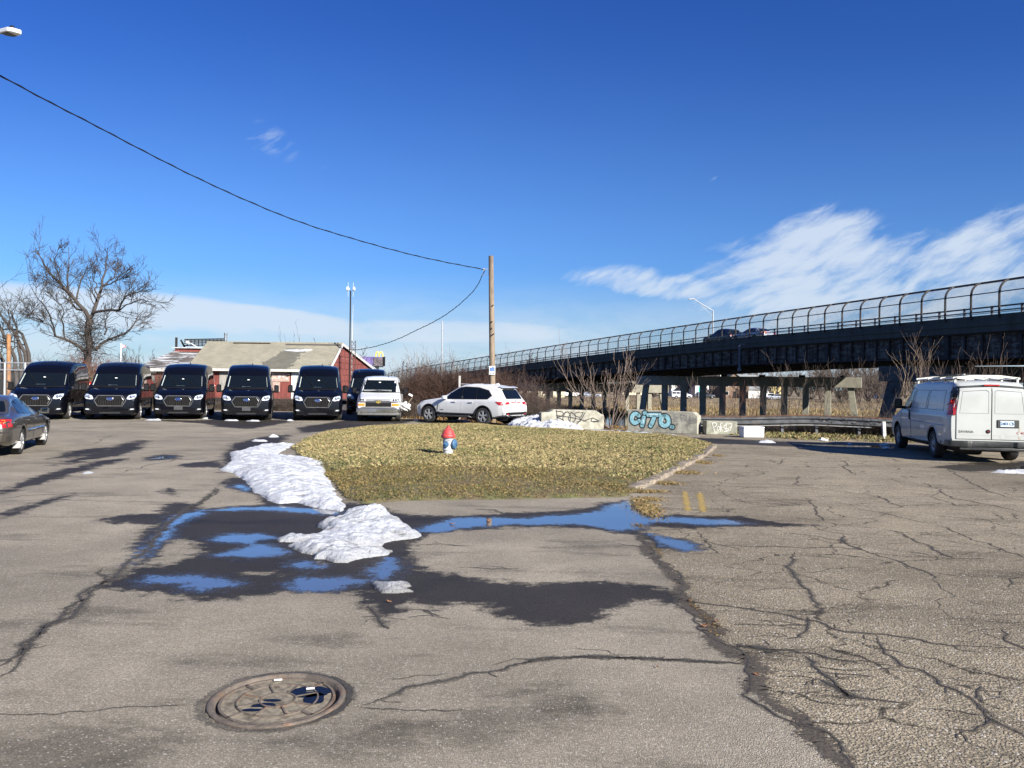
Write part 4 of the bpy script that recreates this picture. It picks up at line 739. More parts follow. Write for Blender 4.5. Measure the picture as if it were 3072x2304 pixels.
# rear doors: two leaves with raised window blanks
for s in (1,-1):
    d = panel(bv, [(s*.012,.60),(s*.80,.60),(s*.80,1.30),(s*.725,1.87),(s*.012,1.90)], 'B', M_old, 'rear_door', cv, .014, .12, .03)
    for lp in ([(s*.07,1.25),(s*.73,1.25),(s*.665,1.80),(s*.12,1.84),(s*.07,1.80)],): seam(bv, [lp+[lp[0]]], 'B', M_line, 'window_blank_edge', d, .007, .0145)
    seam(bv, [[(s*.012,.60),(s*.80,.60),(s*.80,1.30),(s*.725,1.87)]], 'B', M_line, 'door_gap', d, .008, .0135); seam(bv, [[(s*.03,.70),(s*.79,.70)]], 'B', mat('crease_shadow', (.34,.34,.32), .5), 'door_crease', d, .006, .0145)
    tl = panel(bv, [(s*.825,1.20),(s*.955,1.20),(s*.93,1.58),(s*.80,1.60)], 'B', M_red, 'tail_light', cv, .02, .07, .05); panel(bv, [(s*.83,1.205),(s*.95,1.205),(s*.948,1.265),(s*.826,1.265)], 'B', mat('reverse_lens', (.5,.47,.44), .2), 'reverse_lamp', tl, .026, .07, .02)
    pt = panel(bv, [(s*.80,1.61),(s*.935,1.59),(s*.86,1.80),(s*.76,1.93),(s*.0,1.985),(s*.0,1.935),(s*.72,1.89)], 'B', M_trim, 'rear_trim', cv, .018, .07, .04); bb = MB()
    for k in range(6): seam(bv, [[(s*(.795-.007*k),1.63+.035*k),(s*(.915-.018*k),1.63+.035*k)]], 'B', None, '', None, .016, .028, bb)
    bb.build('trim_rib', M_trim, pt)
    v = 'L' if s > 0 else 'R'
    tls = panel(bv, [(5.52,1.20),(5.69,1.20),(5.69,1.60),(5.50,1.60)], v, M_red, 'tail_light', cv, .012, .07, .02); panel(bv, [(5.50,1.61),(5.69,1.60),(5.66,1.86),(5.45,1.92)], v, M_trim, 'rear_trim', cv, .010, .07, .02)
    for lp in ([(2.55,1.30),(3.72,1.30),(3.72,1.82),(2.55,1.82)],[(3.86,1.30),(5.25,1.30),(5.12,1.82),(3.86,1.82)]): seam(bv, [lp+[lp[0]]], v, M_line, 'window_blank_edge', cv, .010, .002)
    panel(bv, [(1.50,1.28),(2.30,1.28),(2.30,1.79),(1.93,1.79)], v, M_glass, 'door_window', cv, .006, .12, rnd=.05)
    seam(bv, [[(1.38,.42),(1.38,1.2),(1.95,1.86),(2.42,1.86),(2.42,.42)]], v, M_line, 'door_gap', cv, .011, .003); seam(bv, [[(.4,.92),(2.4,.93),(5.4,.92)]], v, M_old, 'body_crease', cv, .03, .0)
    b = MB(); b.box((s*1.015,2.30,1.08), (.03,.05,.26)); b.build('door_handle', M_black, cv, bev=.008); mirror(cv, s*1.17, 1.62, 1.40, .22, .30, M_black, .14, True, -1 if False else 1)
    for y, nm in ((.95,0),(4.46,1)): wheel(cv, s*.87, y, .37, .24, 'five', True)
    ring = [(4.46+.475*math.cos(a), .40+.475*math.sin(a)) for a in np.linspace(.15, math.pi-.15, 16)]; seam(bv, [ring], v, M_old, 'wheel_arch_lip', cv, .035, .004)
    r = random.Random(3+s); pts = []; y = 2.6          # ragged rust holes along the sill
    M_rust = mat('rust_hole', (.035,.022,.016), .95, var=.5, scale=20)
    for (a, c, h) in ((1.55,2.05,.10),(2.35,2.75,.06),(3.35,3.98,.12),(4.95,5.25,.17)):
        k = np.linspace(a, c, 9); top = [.37+h*(.35+r.random()*.75)*math.sin(math.pi*i/8) for i in range(9)]
        panel(bv, [(q, .345) for q in k]+[(q, max(zz, .36)) for q, zz in zip(k[::-1], top[::-1])], v, M_rust, 'rust_hole', cv, .004, .3, .005)
    b = MB(); 
seam(bv, [[(0,.60),(0,1.90)]], 'B', M_dark, 'door_gap', cv, .014, .012)
b = MB(); yb = L+.02; ro = [(-1.0,-.28),(-.99,.06),(-.92,.10),(-.55,.11),(-.47,.06),(.47,.06),(.55,.11),(.92,.10),(.99,.06),(1.0,-.28)]
b.prism([(x, yb+y, .40) for x, y in ro], [(x, yb+y, .555) for x, y in ro]); b.box((0, yb+.05, .36), (1.5,.06,.08)); b.build('rear_bumper', mat('scuffed_bumper', (.022,.023,.022), .45, var=.5, scale=8), cv, .6, .02)
b = MB(); b.box((-.37, L+.018, 1.0), (.50,.03,.20)); ph = b.build('plate_frame', M_trim, cv, bev=.02)
b = MB(); b.box((-.345, L+.036, 1.0), (.31,.006,.145)); lp = b.build('licence_plate', mat('plate_blue_white', (.62,.74,.82), .4), cv, bev=.004); lettering('2403\u00b7CS', .105, (-.345, L+.042, 1.0), (math.pi/2,0,math.pi), mat('plate_blue', (.02,.06,.16), .5), lp, .82, 'plate_number', .001)
lettering('SAVANA', .085, (.585, L+.012, .78), (math.pi/2,0,math.pi), M_black, cv, 1.05, 'badge_lettering', .002); lettering('GMC', .085, (-.66, L+.012, .77), (math.pi/2,0,math.pi), mat('badge_red', (.22,.02,.025), .4), cv, 1.1, 'badge_lettering', .002)
b = MB()
for k in range(8): a = k*math.pi/4; b.lathe([(.016,-.006),(.016,.004),(.01,.006)], 10, (.075+.036*math.cos(a), L+.022, .80+.036*math.sin(a)), 'Y')
b.lathe([(.035,-.006),(.035,.006),(.01,.007)], 18, (.075, L+.022, .80), 'Y'); b.build('flower_sticker', M_black, cv); b = MB(); b.lathe([(.02,0),(.02,.005),(.005,.006)], 14, (.075, L+.028, .80), 'Y'); b.build('sticker_centre', mat('badge_red', (.22,.02,.025)), cv)
b = MB(); A = [(-.28,.63),(-.20,.62),(-.20,.69),(-.235,.735),(-.275,.72)]; panel(bv, A, 'B', mat('primer_patch', (.42,.42,.40), .8), 'primer_patch', cv, .017, .1, .003); panel(bv, [(-.66,.62),(-.60,.62),(-.605,.92),(-.64,.93)], 'B', mat('rust_streak', (.38,.32,.235), .7, col2=(.43,.445,.42), thr=(.4,.6), cscale=12), 'rust_streak', cv, .0165, .1, .003)
b = MB(); b.box((0, L-.03, 1.96), (.36,.05,.04)); b.build('high_brake_light', M_red, cv, bev=.01)
b = MB(); b.lathe([(.05,0),(.055,-.005),(.05,-.012)], 16, (1.012,3.15,.74), 'X'); b.build('fuel_cap', M_old, cv)
panel(bv, [(2.05,.93),(2.20,.92),(2.24,.99),(2.18,.965),(2.08,.985)], 'L', M_white, 'paint_scrape', cv, .004, .1, .003); panel(bv, [(3.35,.76),(3.75,.74),(3.78,.84),(3.6,.87),(3.38,.85)], 'L', M_white, 'paint_scrape', cv, .004, .1, .003)
rk = MB()
for x in (-.70,.70): rk.bar((x,1.95,2.12), (x,5.45,2.14), .04, .04)
for y in (2.1,3.2,4.3,5.3):
    rk.bar((-.78,y,2.14), (-.3,y,2.20), .05, .05); rk.bar((-.3,y,2.20), (.3,y,2.20), .05, .05); rk.bar((.3,y,2.20), (.78,y,2.14), .05, .05)
    for x in (-.72,.72): rk.bar((x,y,2.0), (x,y,2.14), .05, .05)
rk.bar((-.2,2.1,2.24), (.5,5.3,2.24), .04, .03); rk.bar((.2,4.3,2.0),(.1,4.3,2.23),.03,.03)
rk.build('roof_rack', mat('rack_white', (.62,.62,.56), .45, var=.1), cv, bev=.006)
b = MB(); b.box((.35,3.6,2.235), (.36,2.4,.03), 0); b.build('rack_board', M_trim, cv, bev=.005)
place(cv, gnd(2804,1373), (.93, 4.46), math.atan2(.15, -.989)*-1+0 if False else math.atan2(.15, .989), .985)
cv.rotation_euler = (0,0,math.pi-math.atan2(.22,.975)); R = Matrix.Rotation(cv.rotation_euler[2], 3, 'Z') @ Vector((.93,4.46,0))*.985; ga = gnd(2804,1373); cv.location = (ga[0]-R.x, ga[1]-R.y, 0)
# ------------------------------------------------------------------ white sport utility car
def suv(t, m, L=4.89, arches=((.88,.37,.42),(3.81,.37,.42))):
    T = dict(zb=[(0,.32),(.3,.26),(.9,.28),(4.3,.30),(L,.42)], zt=[(0,.62),(.03,.78),(.12,.88),(.4,.97),(.95,1.05),(1.4,1.11),(1.5,1.16),(2.25,1.60),(2.5,1.68),(2.9,1.725),(3.5,1.72),(4.1,1.655),(4.38,1.60),(4.46,1.56),(4.74,1.14),(4.80,1.06),(L-.02,.98),(L,.70)],
             ws=[(0,.90),(.35,.95),(.9,.965),(3.9,.97),(4.5,.95),(L,.92)], wt=[(0,.74),(1.4,.80),(1.6,.76),(2.3,.66),(3,.67),(4.2,.66),(4.5,.68),(4.75,.78),(L,.8)], zs=[(0,.70),(.5,.86),(1.4,1.00),(3,1.04),(4.6,1.08),(L,.9)], cr=[(0,.02),(1.2,.03),(2,.03),(L,.02)])
    return body('body', L, T, m, t, list(arches), nose=(.80,.92,1.0), tail=(.93,.975,1.0))
sv = thing('sport_utility_car', 'white sport utility car parked by the pole and brambles', 'car'); bo, bv = suv(sv, M_pearl); underbody(sv, 4.89, .95, .36)
win = dict(front=[(1.72,1.075),(2.62,1.09),(2.55,1.585),(2.30,1.54),(2.02,1.38)], rear=[(2.70,1.09),(3.42,1.10),(3.35,1.56),(3.1,1.60),(2.63,1.59)], quarter=[(3.47,1.10),(3.98,1.12),(4.13,1.25),(3.9,1.45),(3.40,1.555)])
for s, v in ((1,'L'),(-1,'R')):
    fr = panel(bv, [(1.62,1.055),(2.8,1.07),(4.02,1.09),(4.20,1.25),(3.95,1.48),(3.4,1.60),(2.7,1.625),(2.27,1.565),(1.98,1.40)], v, M_black, 'window_surround', sv, .004, .12, .01)
    for k in ('front','rear','quarter'): panel(bv, win[k], v, M_glass, 'side_window', sv, .009, .12, .012)
    seam(bv, [[(2.66,1.60),(2.68,1.1),(2.66,.46)],[(1.50,.46),(1.52,.85),(1.66,1.06)],[(3.45,1.1),(3.40,.9),(3.28,.60)]], v, mat('panel_gap_light', (.35,.35,.34), .9), 'door_gap', sv, .008, .002)
    for y in (2.28,3.18): b = MB(); q = project(bv, v, y, .955, .02); b.box(q, (.03,.22,.035)); b.build('door_handle', M_pearl, sv, bev=.01)
    seam(bv, [[(1.36,.46),(1.52,.42),(3.3,.42),(3.35,.46)]], v, M_black, 'sill_cladding', sv, .17, -.02); seam(bv, [[(1.55,.36),(3.1,.36),(3.2,.30)]], v, mat('satin_trim', (.2,.2,.2), .4, .6), 'sill_trim', sv, .025, .075)
    for yc in (.88,3.81):
        ring = [(yc+.445*math.cos(a), .37+.445*math.sin(a)) for a in np.linspace(-.2, math.pi+.2, 22)]; seam(bv, [ring], v, M_black, 'arch_cladding', sv, .055, .004); wheel(sv, s*.84, yc, .375, .27, 'ten')
    mirror(sv, s*1.06, 1.72, 1.14, .21, .15, M_pearl if s < 0 else M_pearl, .06)
    panel(bv, [(1.33,.58),(1.38,.56),(1.43,.82),(1.36,.86)], v, mat('vent_grey', (.12,.12,.12), .5), 'fender_vent', sv, .006, .1, .005)
    seam(bv, [[(1.9,1.73),(2.5,1.715),(3.4,1.735),(4.2,1.64)]], v, M_pearl, 'roof_rail', sv, .03, -.02)
    tl = panel(bv, [(s*.50,.985),(s*.60,1.00),(s*.92,1.01),(s*.93,.88),(s*.80,.85),(s*.52,.90)], 'B', M_red, 'tail_light', sv, .012, .08, .03, rnd=.03); panel(bv, [(4.42,1.0),(4.86,1.0),(4.86,.87),(4.60,.86)], v, M_red, 'tail_light', sv, .008, .08, .02, rnd=.03)
    panel(bv, [(s*.62,.90),(s*.86,.905),(s*.84,.88),(s*.63,.88)], 'B', mat('pale_lens', (.7,.3,.25), .2), 'reverse_lamp', tl, .018, .08, .02)
    panel(bv, [(s*.60,.46),(s*.86,.50),(s*.86,.53),(s*.60,.49)], 'B', M_red, 'reflector', sv, .02, .1, .02); hl = panel(bv, [(.02,.70),(.30,.80),(.42,.86),(.30,.74),(.04,.64)], v, M_lamp, 'headlight', sv, .006, .06, .01)
panel(bv, [(-.62,1.12),(.62,1.12),(.57,1.50),(.40,1.54),(-.40,1.54),(-.57,1.50)], 'B', M_glass, 'rear_window', sv, .010, .10, .02, rnd=.05)
panel(bv, [(-.82,1.20),(.82,1.20),(.66,1.60),(-.66,1.60)], 'F', M_glass, 'windshield', sv, .006, .14, rnd=.05)
b = MB(); b.prism([(-.62,4.36,1.625),(.62,4.36,1.625),(.58,4.56,1.585),(-.58,4.56,1.585)], [(-.62,4.36,1.66),(.62,4.36,1.66),(.58,4.58,1.61),(-.58,4.58,1.61)]); b.build('spoiler', M_pearl, sv, .6, .01)
b = MB(); b.prism([(-.04,3.75,1.72),(.04,3.75,1.72),(.03,4.0,1.70),(-.03,4.0,1.70)], [(-.02,3.86,1.78),(.02,3.86,1.78),(.012,3.97,1.79),(-.012,3.97,1.79)]); b.build('roof_antenna', M_pearl, sv)
panel(bv, [(-.86,.34),(.86,.34),(.90,.56),(-.90,.56)], 'B', M_black, 'bumper_cladding', sv, .014, .1, .03); panel(bv, [(-.55,.36),(.55,.36),(.42,.45),(-.42,.45)], 'B', mat('satin_trim', (.2,.2,.2)), 'diffuser_trim', sv, .024, .1, .03)
for s in (1,-1): b = MB(); b.lathe([(.05,0),(.06,.10),(.05,.10),(.045,.02)], 16, (s*.62,4.86,.40), 'Y'); b.build('exhaust_tip', M_chrome, sv, .6)
q = project(bv, 'B', 0, .86, .012); b = MB(); b.box((0, q.y, .86), (.32,.012,.15)); lp = b.build('licence_plate', mat('plate_teal', (.30,.55,.60), .45, col2=(.6,.72,.75), thr=(.4,.6), cscale=9), sv, bev=.004)
q = project(bv, 'B', 0, 1.03, .01); b = MB(); b.lathe([(.042,-.004),(.042,.006),(.03,.008)], 22, (0,q.y,1.03), 'Y'); b.build('emblem', M_chrome, sv, .5); b = MB(); b.lathe([(.028,0),(.028,.010),(.01,.010)], 22, (0,q.y,1.03), 'Y'); b.build('emblem_field', mat('emblem_blue2', (.03,.10,.3), .3), sv)
b = MB(); q = project(bv, 'L', 1.62, .60, .006); b.box(q, (.006,.16,.02)); b.build('badge', M_dark, sv)
A0, A1 = Vector(gnd(1287,1267)), Vector(gnd(1449,1275)); hd = (A0-A1).normalized(); place(sv, A1, (.93,3.81), math.atan2(hd.x, -hd.y), (A0-A1).length/2.93)
# ------------------------------------------------------------------ sedans
def sedan(t, m, L=5.05):
    T = dict(zb=[(0,.28),(.3,.22),(4.6,.26),(L,.36)], zt=[(0,.56),(.03,.66),(.15,.73),(.6,.83),(1.35,.92),(1.5,.97),(2.25,1.31),(2.6,1.40),(3.1,1.43),(3.5,1.41),(3.85,1.33),(4.32,1.05),(4.42,1.015),(4.85,.985),(L-.06,.95),(L,.76)],
             ws=[(0,.86),(.4,.92),(1,.935),(4,.935),(L,.88)], wt=[(0,.72),(1.4,.78),(1.6,.74),(2.4,.60),(3.5,.60),(4.3,.74),(4.5,.76),(L,.74)], zs=[(0,.60),(.6,.75),(1.5,.88),(3,.92),(4.3,.95),(4.7,.9),(L,.8)], cr=[(0,.02),(2,.03),(L,.02)])
    o, bv = body('body', L, T, m, t, [(.98,.33,.38),(3.83,.33,.38)], nose=(.82,.93,1.0), tail=(.86,.95,1.0))
    for s, v in ((1,'L'),(-1,'R')):
        panel(bv, [(1.74,.95),(2.62,.965),(2.58,1.32),(2.42,1.29),(2.12,1.16)], v, M_glass, 'side_window', t, .008, .12, .012); panel(bv, [(2.70,.965),(3.50,.985),(3.38,1.31),(3.2,1.34),(2.65,1.34)], v, M_glass, 'side_window', t, .008, .12, .012); panel(bv, [(3.56,.99),(3.98,1.02),(3.70,1.21),(3.47,1.29)], v, M_glass, 'side_window', t, .008, .12, .012)
        seam(bv, [[(2.66,.95),(2.66,.32)],[(1.55,.32),(1.55,.75),(1.72,.94)],[(3.56,.98),(3.60,.85),(3.46,.62)]], v, M_dark, 'door_gap', t, .007, .002)
        for y in (2.45,3.35): b = MB(); q = project(bv, v, y, .82, .015); b.box(q, (.03,.17,.035)); b.build('door_handle', m, t, bev=.008)
        seam(bv, [[(1.42,.56),(3.40,.57)]], v, m, 'side_moulding', t, .055, .003); seam(bv, [[(1.42,.52),(3.40,.53)]], v, M_dark, 'moulding_shadow_gap', t, .008, .006)
        for y in (.98,3.83): wheel(t, s*.80, y, .325, .21, 'nine')
        for y in (1.36,4.22): b = MB(); b.box((s*.87,y,.26), (.16,.012,.17), rx=.25); b.build('mud_flap', mat('mud_flap_grey', (.30,.29,.27), .5), t, bev=.004)
        mirror(t, s*1.03, 1.72, 1.0, .20, .14, m, .05, True)
        tl = panel(bv, [(s*.44,.72),(s*.86,.71),(s*.88,.90),(s*.46,.93)], 'B', M_red, 'tail_light', t, .012, .07, .03, rnd=.03); panel(bv, [(s*.46,.83),(s*.80,.83),(s*.78,.885),(s*.47,.90)], 'B', M_amber, 'turn_signal', tl, .018, .07, .02)
        tl = panel(bv, [(4.74,.72),(5.03,.72),(5.02,.89),(4.86,.91)], v, M_red, 'tail_light', t, .008, .07, .02, rnd=.03)
        h = panel(bv, [(s*.45,.60),(s*.80,.61),(s*.80,.70),(s*.46,.71)], 'F', M_lamp, 'headlight', t, .01, .07, .02)
    panel(bv, [(-.66,1.06),(.66,1.06),(.53,1.31),(-.53,1.31)], 'B', M_glass, 'rear_window', t, .008, .10, .02, rnd=.05); panel(bv, [(-.74,1.0),(.74,1.0),(.56,1.31),(-.56,1.31)], 'F', M_glass, 'windshield', t, .006, .12, rnd=.05)
    seam(bv, [[(-.86,.60),(-.5,.61),(.5,.61),(.86,.60)]], 'B', m, 'bumper_moulding', t, .05, .004); seam(bv, [[(-.9,.665),(.9,.665)]], 'B', M_dark, 'trunk_gap', t, .008, .003)
    underbody(t, L, .9, .30); return bv
bc = thing('sedan', 'pewter grey sedan with red and amber tail lamp, cut off by the left edge', 'car'); sedan(bc, M_tan)
A1, A0 = Vector(gnd(59,1362)), Vector(gnd(130,1337)); hd = Vector((-.36,.933)); place(bc, A1, (-.86,3.83), math.atan2(hd.x, -hd.y), .95)
# ================================================================== BRIDGE
NE = np.array([(46,-30,6.4),(42.5,0,6.6),(38.5,26,6.8),(33.1,51.3,7.0),(29.9,68,7.22),(25.6,83.9,7.3),(17.3,103.5,6.75),(6.8,123,5.8),(-9.2,150,4.1),(-23.5,173,2.5),(-34,192,1.2)])
sN = np.r_[0, np.cumsum(np.hypot(*np.diff(NE[:, :2], axis=0).T))]
def smooth_path(P, n=400, it=60):
    s = np.r_[0, np.cumsum(np.hypot(*np.diff(P[:, :2], axis=0).T))]; S = np.linspace(0, s[-1], n); Q_ = np.stack([np.interp(S, s, P[:, k]) for k in range(3)], 1)
    for _ in range(it): Q_[1:-1] = .25*Q_[:-2]+.5*Q_[1:-1]+.25*Q_[2:]
    return Q_
EP = smooth_path(NE); ES = np.r_[0, np.cumsum(np.hypot(*np.diff(EP[:, :2], axis=0).T))]
def edge(s, off=0.0, dz=0.0):
    p = np.array([np.interp(s, ES, EP[:, k]) for k in range(3)]); q = np.array([np.interp(s+.5, ES, EP[:, k]) for k in range(3)])-np.array([np.interp(s-.5, ES, EP[:, k]) for k in range(3)])
    t = q[:2]/np.hypot(*q[:2]); n = np.array([t[1], -t[0]]); return np.array([p[0]+n[0]*off, p[1]+n[1]*off, p[2]+dz])     # off>0 = toward the far side
SEND = ES[-1]; STOT = np.linspace(0, SEND, 120); BW = 17.5
def strip(b, s0, s1, n, sec):
    """sweep closed section [(off,dz)] along the edge"""
    S = np.linspace(s0, s1, n); k = len(sec); vs = [tuple(edge(s, o, d)) for s in S for o, d in sec]
    fs = [(i*k+j, (i+1)*k+j, (i+1)*k+(j+1) % k, i*k+(j+1) % k) for i in range(n-1) for j in range(k)]+[tuple(range(k)), tuple((n-1)*k+j for j in range(k))[::-1]]
    b.add(vs, fs)
br = thing('highway_bridge', 'long dark steel girder highway bridge rising across the right half', 'bridge', (0,0,0))
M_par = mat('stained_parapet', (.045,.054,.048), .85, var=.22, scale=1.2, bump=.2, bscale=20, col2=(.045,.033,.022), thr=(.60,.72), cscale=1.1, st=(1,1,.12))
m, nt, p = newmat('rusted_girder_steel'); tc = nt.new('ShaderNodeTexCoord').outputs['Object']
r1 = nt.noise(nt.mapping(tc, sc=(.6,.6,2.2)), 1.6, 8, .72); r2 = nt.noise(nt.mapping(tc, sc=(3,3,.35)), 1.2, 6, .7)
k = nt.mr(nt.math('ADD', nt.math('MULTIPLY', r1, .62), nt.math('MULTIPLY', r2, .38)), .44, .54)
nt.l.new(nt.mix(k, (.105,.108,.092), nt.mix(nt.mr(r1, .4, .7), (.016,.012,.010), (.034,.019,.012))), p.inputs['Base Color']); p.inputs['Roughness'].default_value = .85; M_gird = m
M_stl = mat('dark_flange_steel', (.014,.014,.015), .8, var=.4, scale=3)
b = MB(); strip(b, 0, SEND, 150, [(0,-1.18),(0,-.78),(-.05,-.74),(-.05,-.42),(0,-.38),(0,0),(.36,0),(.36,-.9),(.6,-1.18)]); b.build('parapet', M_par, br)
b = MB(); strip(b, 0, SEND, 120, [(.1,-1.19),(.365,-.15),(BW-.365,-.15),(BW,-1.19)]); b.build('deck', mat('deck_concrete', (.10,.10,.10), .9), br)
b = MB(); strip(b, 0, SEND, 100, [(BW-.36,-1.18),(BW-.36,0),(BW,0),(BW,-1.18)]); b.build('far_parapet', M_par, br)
def girder(off, mweb, stiff, name):
    b = MB(); strip(b, 0, SEND, 120, [(off,-2.92),(off,-1.22),(off+.05,-1.22),(off+.05,-2.92)]); o = b.build(name, mweb, br)
    f = MB(); strip(f, 0, SEND, 120, [(off-.22,-3.02),(off-.22,-2.925),(off+.27,-2.925),(off+.27,-3.02)]); strip(f, 0, SEND, 120, [(off-.2,-1.28),(off-.2,-1.20),(off+.25,-1.20),(off+.25,-1.28)]); f.build('girder_flange', M_stl, o)
    if stiff:
        s = .7; i = 0
        while s < SEND:
            if edge(s)[1] < 44: s += 1.62; i += 1; continue
            q = MB(); a = edge(s, off-.10, -2.9); c = edge(s, off-.10, -1.3); q.bar(a, c, .20 if i % 9 else .5, .05 if i % 9 else .22, (1,0,0)); s += 1.62; i += 1
            q.build('girder_stiffener', M_stl, o)
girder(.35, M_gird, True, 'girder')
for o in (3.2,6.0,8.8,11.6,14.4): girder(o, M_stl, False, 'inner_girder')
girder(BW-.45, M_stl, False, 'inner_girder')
# two bar railing on the parapet
M_rail = mat('dark_railing_paint', (.022,.024,.034), .5, .3)
rl = thing('bridge_railing', 'low two bar dark metal railing along the top of the bridge parapet', 'railing')
q = MB(); strip(q, 0, SEND, 140, [(.13,.50),(.13,.60),(.25,.60),(.25,.50)]); strip(q, 0, SEND, 140, [(.13,.22),(.13,.30),(.23,.30),(.23,.22)]); q.build('rail', M_rail, rl)
fc = thing('bridge_fence', 'tall curved chain link fence with arched posts along the bridge edge', 'fence')
M_post = mat('rusty_fence_post', (.035,.03,.028), .8, var=.5, scale=9, col2=(.14,.12,.10), thr=(.55,.7), cscale=6)
PS = 2.46; s0_ = 2.0; npst = int((SEND-8)/PS)
arch = [(-.06,-.25),(-.06,1.45)]+[(-.06+.95*(1-math.cos(a)), 1.45+.93*math.sin(a)) for a in np.linspace(.2, 1.45, 6)]
for i in range(npst):
    s = s0_+i*PS
    if edge(s)[1] < 8: continue
    b = MB(); b.tube([edge(s, o, d) for o, d in arch], .075, 6); b.build('post', M_post, fc, .9)
    b = MB(); a, c = edge(s+PS*.35, .18, -.02), edge(s+PS*.35, .18, .62); b.bar(a, c, .12, .12); b.build('post', M_rail, rl)
Sx = np.linspace(s0_, SEND-8, 180)
b = MB(); b.tube([edge(s, arch[-1][0], arch[-1][1]) for s in Sx], .085, 5); b.build('top_rail', M_post, fc); b = MB(); b.tube([edge(s, -.08, 1.5) for s in Sx], .04, 5); b.build('middle_rail', M_rail, fc); b = MB(); b.tube([edge(s, -.08, .12) for s in Sx], .022, 5); b.build('bottom_rail', M_rail, fc)
vs = []; uv = []; sec = [(-.09,.02)]+[(o-.03, d) for o, d in arch[1:]]; cl = np.r_[0, np.cumsum([math.dist(a, c) for a, c in zip(sec[:-1], sec[1:])])]
for s in Sx:
    for (o, d), l in zip(sec, cl): vs.append(tuple(edge(s, o, d))); uv.append((s, l))
k = len(sec); fs = [(i*k+j, (i+1)*k+j, (i+1)*k+j+1, i*k+j+1) for i in range(len(Sx)-1) for j in range(k-1)]
me = bpy.data.meshes.new('wire_mesh'); me.from_pydata(vs, [], fs); ul = me.uv_layers.new(name='UVMap'); li = np.zeros(len(me.loops), np.int32); me.loops.foreach_get('vertex_index', li); ul.data.foreach_set('uv', np.array(uv, np.float32)[li].ravel())
def linkmat(name, cell, wire, col):
    m, nt, p = newmat(name); uvn = nt.new('ShaderNodeTexCoord').outputs['UV']; sx = nt.new('ShaderNodeSeparateXYZ'); nt.l.new(nt.mapping(uvn, rot=(0,0,math.pi/4)), sx.inputs[0])
    a = [nt.math('LESS_THAN', nt.math('FRACT', nt.math('MULTIPLY', sx.outputs[i], 1/cell)), wire) for i in (0,1)]
    nt.put(p.inputs['Alpha'], nt.math('MAXIMUM', a[0], a[1])); p.inputs['Base Color'].default_value = (*col, 1); p.inputs['Roughness'].default_value = .6; return m
link('wire_mesh', me, linkmat('chain_link', .075, .11, (.07,.07,.08)), fc)
# piers
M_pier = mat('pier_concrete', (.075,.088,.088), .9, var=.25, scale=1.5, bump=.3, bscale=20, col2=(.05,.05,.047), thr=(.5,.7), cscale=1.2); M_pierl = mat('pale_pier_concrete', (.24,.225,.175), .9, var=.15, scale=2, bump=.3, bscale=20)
def pier(A, Bp, zc0, zc1, n, zb, label, w=.85, legL=True, legR=True, mm=None):
    A, Bp = Vector((*A, 0)), Vector((*Bp, 0)); d = (Bp-A).normalized(); rz = math.atan2(d.y, d.x); L = (Bp-A).length; t = thing('bridge_pier', label, 'bridge pier', (*((A+Bp)/2).xy, zb), rz, 'concrete piers under the bridge')
    b = MB(); y = .65; out = [(-L/2,zc0-zb),(-L/2,zc1-zb),(L/2,zc1-zb),(L/2,zc0-zb)]; b.prism([(x,-y,z) for x, z in out], [(x,y,z) for x, z in out]); b.build('cap_beam', mm or M_pierl, t, bev=.02)
    for i in range(n):
        x = -L/2+1.2+(L-2.4)*i/(n-1); end = (i == 0 and legL) or (i == n-1 and legR); sl = (.9 if i else -.9) if end else 0
        b = MB(); hw = w/2; b.prism([(x+a*hw, c*hw, zc0-zb) for a, c in ((-1,-1),(1,-1),(1,1),(-1,1))], [(x+sl*1.3+a*hw*1.05, c*hw*1.05, -3) for a, c in ((-1,-1),(1,-1),(1,1),(-1,1))]); b.build('column', mm or M_pierl, t, bev=.02)
    for o in range(6): 
        x = -L/2+2+(L-4)*o/5; b = MB(); b.box((x,0,zc1-zb+.12), (.7,.6,.24)); b.build('bearing', M_stl, t)
    return t
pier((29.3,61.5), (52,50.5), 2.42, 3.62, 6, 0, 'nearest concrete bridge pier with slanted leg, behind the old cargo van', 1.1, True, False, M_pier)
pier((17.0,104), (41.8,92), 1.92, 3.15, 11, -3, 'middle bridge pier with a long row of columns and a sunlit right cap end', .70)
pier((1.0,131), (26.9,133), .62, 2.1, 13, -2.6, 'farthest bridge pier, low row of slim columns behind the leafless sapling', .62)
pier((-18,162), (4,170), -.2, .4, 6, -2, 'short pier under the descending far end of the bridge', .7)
# lamp on the bridge, drain pipe
lb = thing('highway_lamp', 'slender pale highway lamp rising from the bridge deck', 'street lamp', (0,0,0)); s = None
p0 = at(2139,1010,100); p1 = at(2139,932,100); b = MB(); b.tube([(p0[0],p0[1],p0[2]-3), p1], [.13,.08], 8); b.build('pole', M_galv, lb, .8)
b = MB(); e = at(2080,897,100); b.tube([p1, at(2108,914,100), e], .055, 6); b.tube([at(2139,950,100), at(2100,912,100)], .03, 5); b.build('arm', M_galv, lb, .8); b = MB(); b.box((e[0]-.25,e[1],e[2]-.02), (.8,.3,.14), 0, 0, -.1); b.build('luminaire', M_galv, lb, bev=.03)
dp = MB(); a = at(2219,1035,83.5); dp.bar(a, (a[0],a[1],at(2219,1104,83.5)[2]), .16, .16); dp.box((a[0]+.3,a[1],a[2]+.1), (.5,.2,.12)); dp.box((a[0],a[1],at(2219,1108,83.5)[2]), (.3,.3,.35)); tag(dp.build('drain_pipe', mat('grey_pipe', (.11,.13,.16), .6)), 'grey vertical drain pipe fixed to the bridge girder', 'pipe')
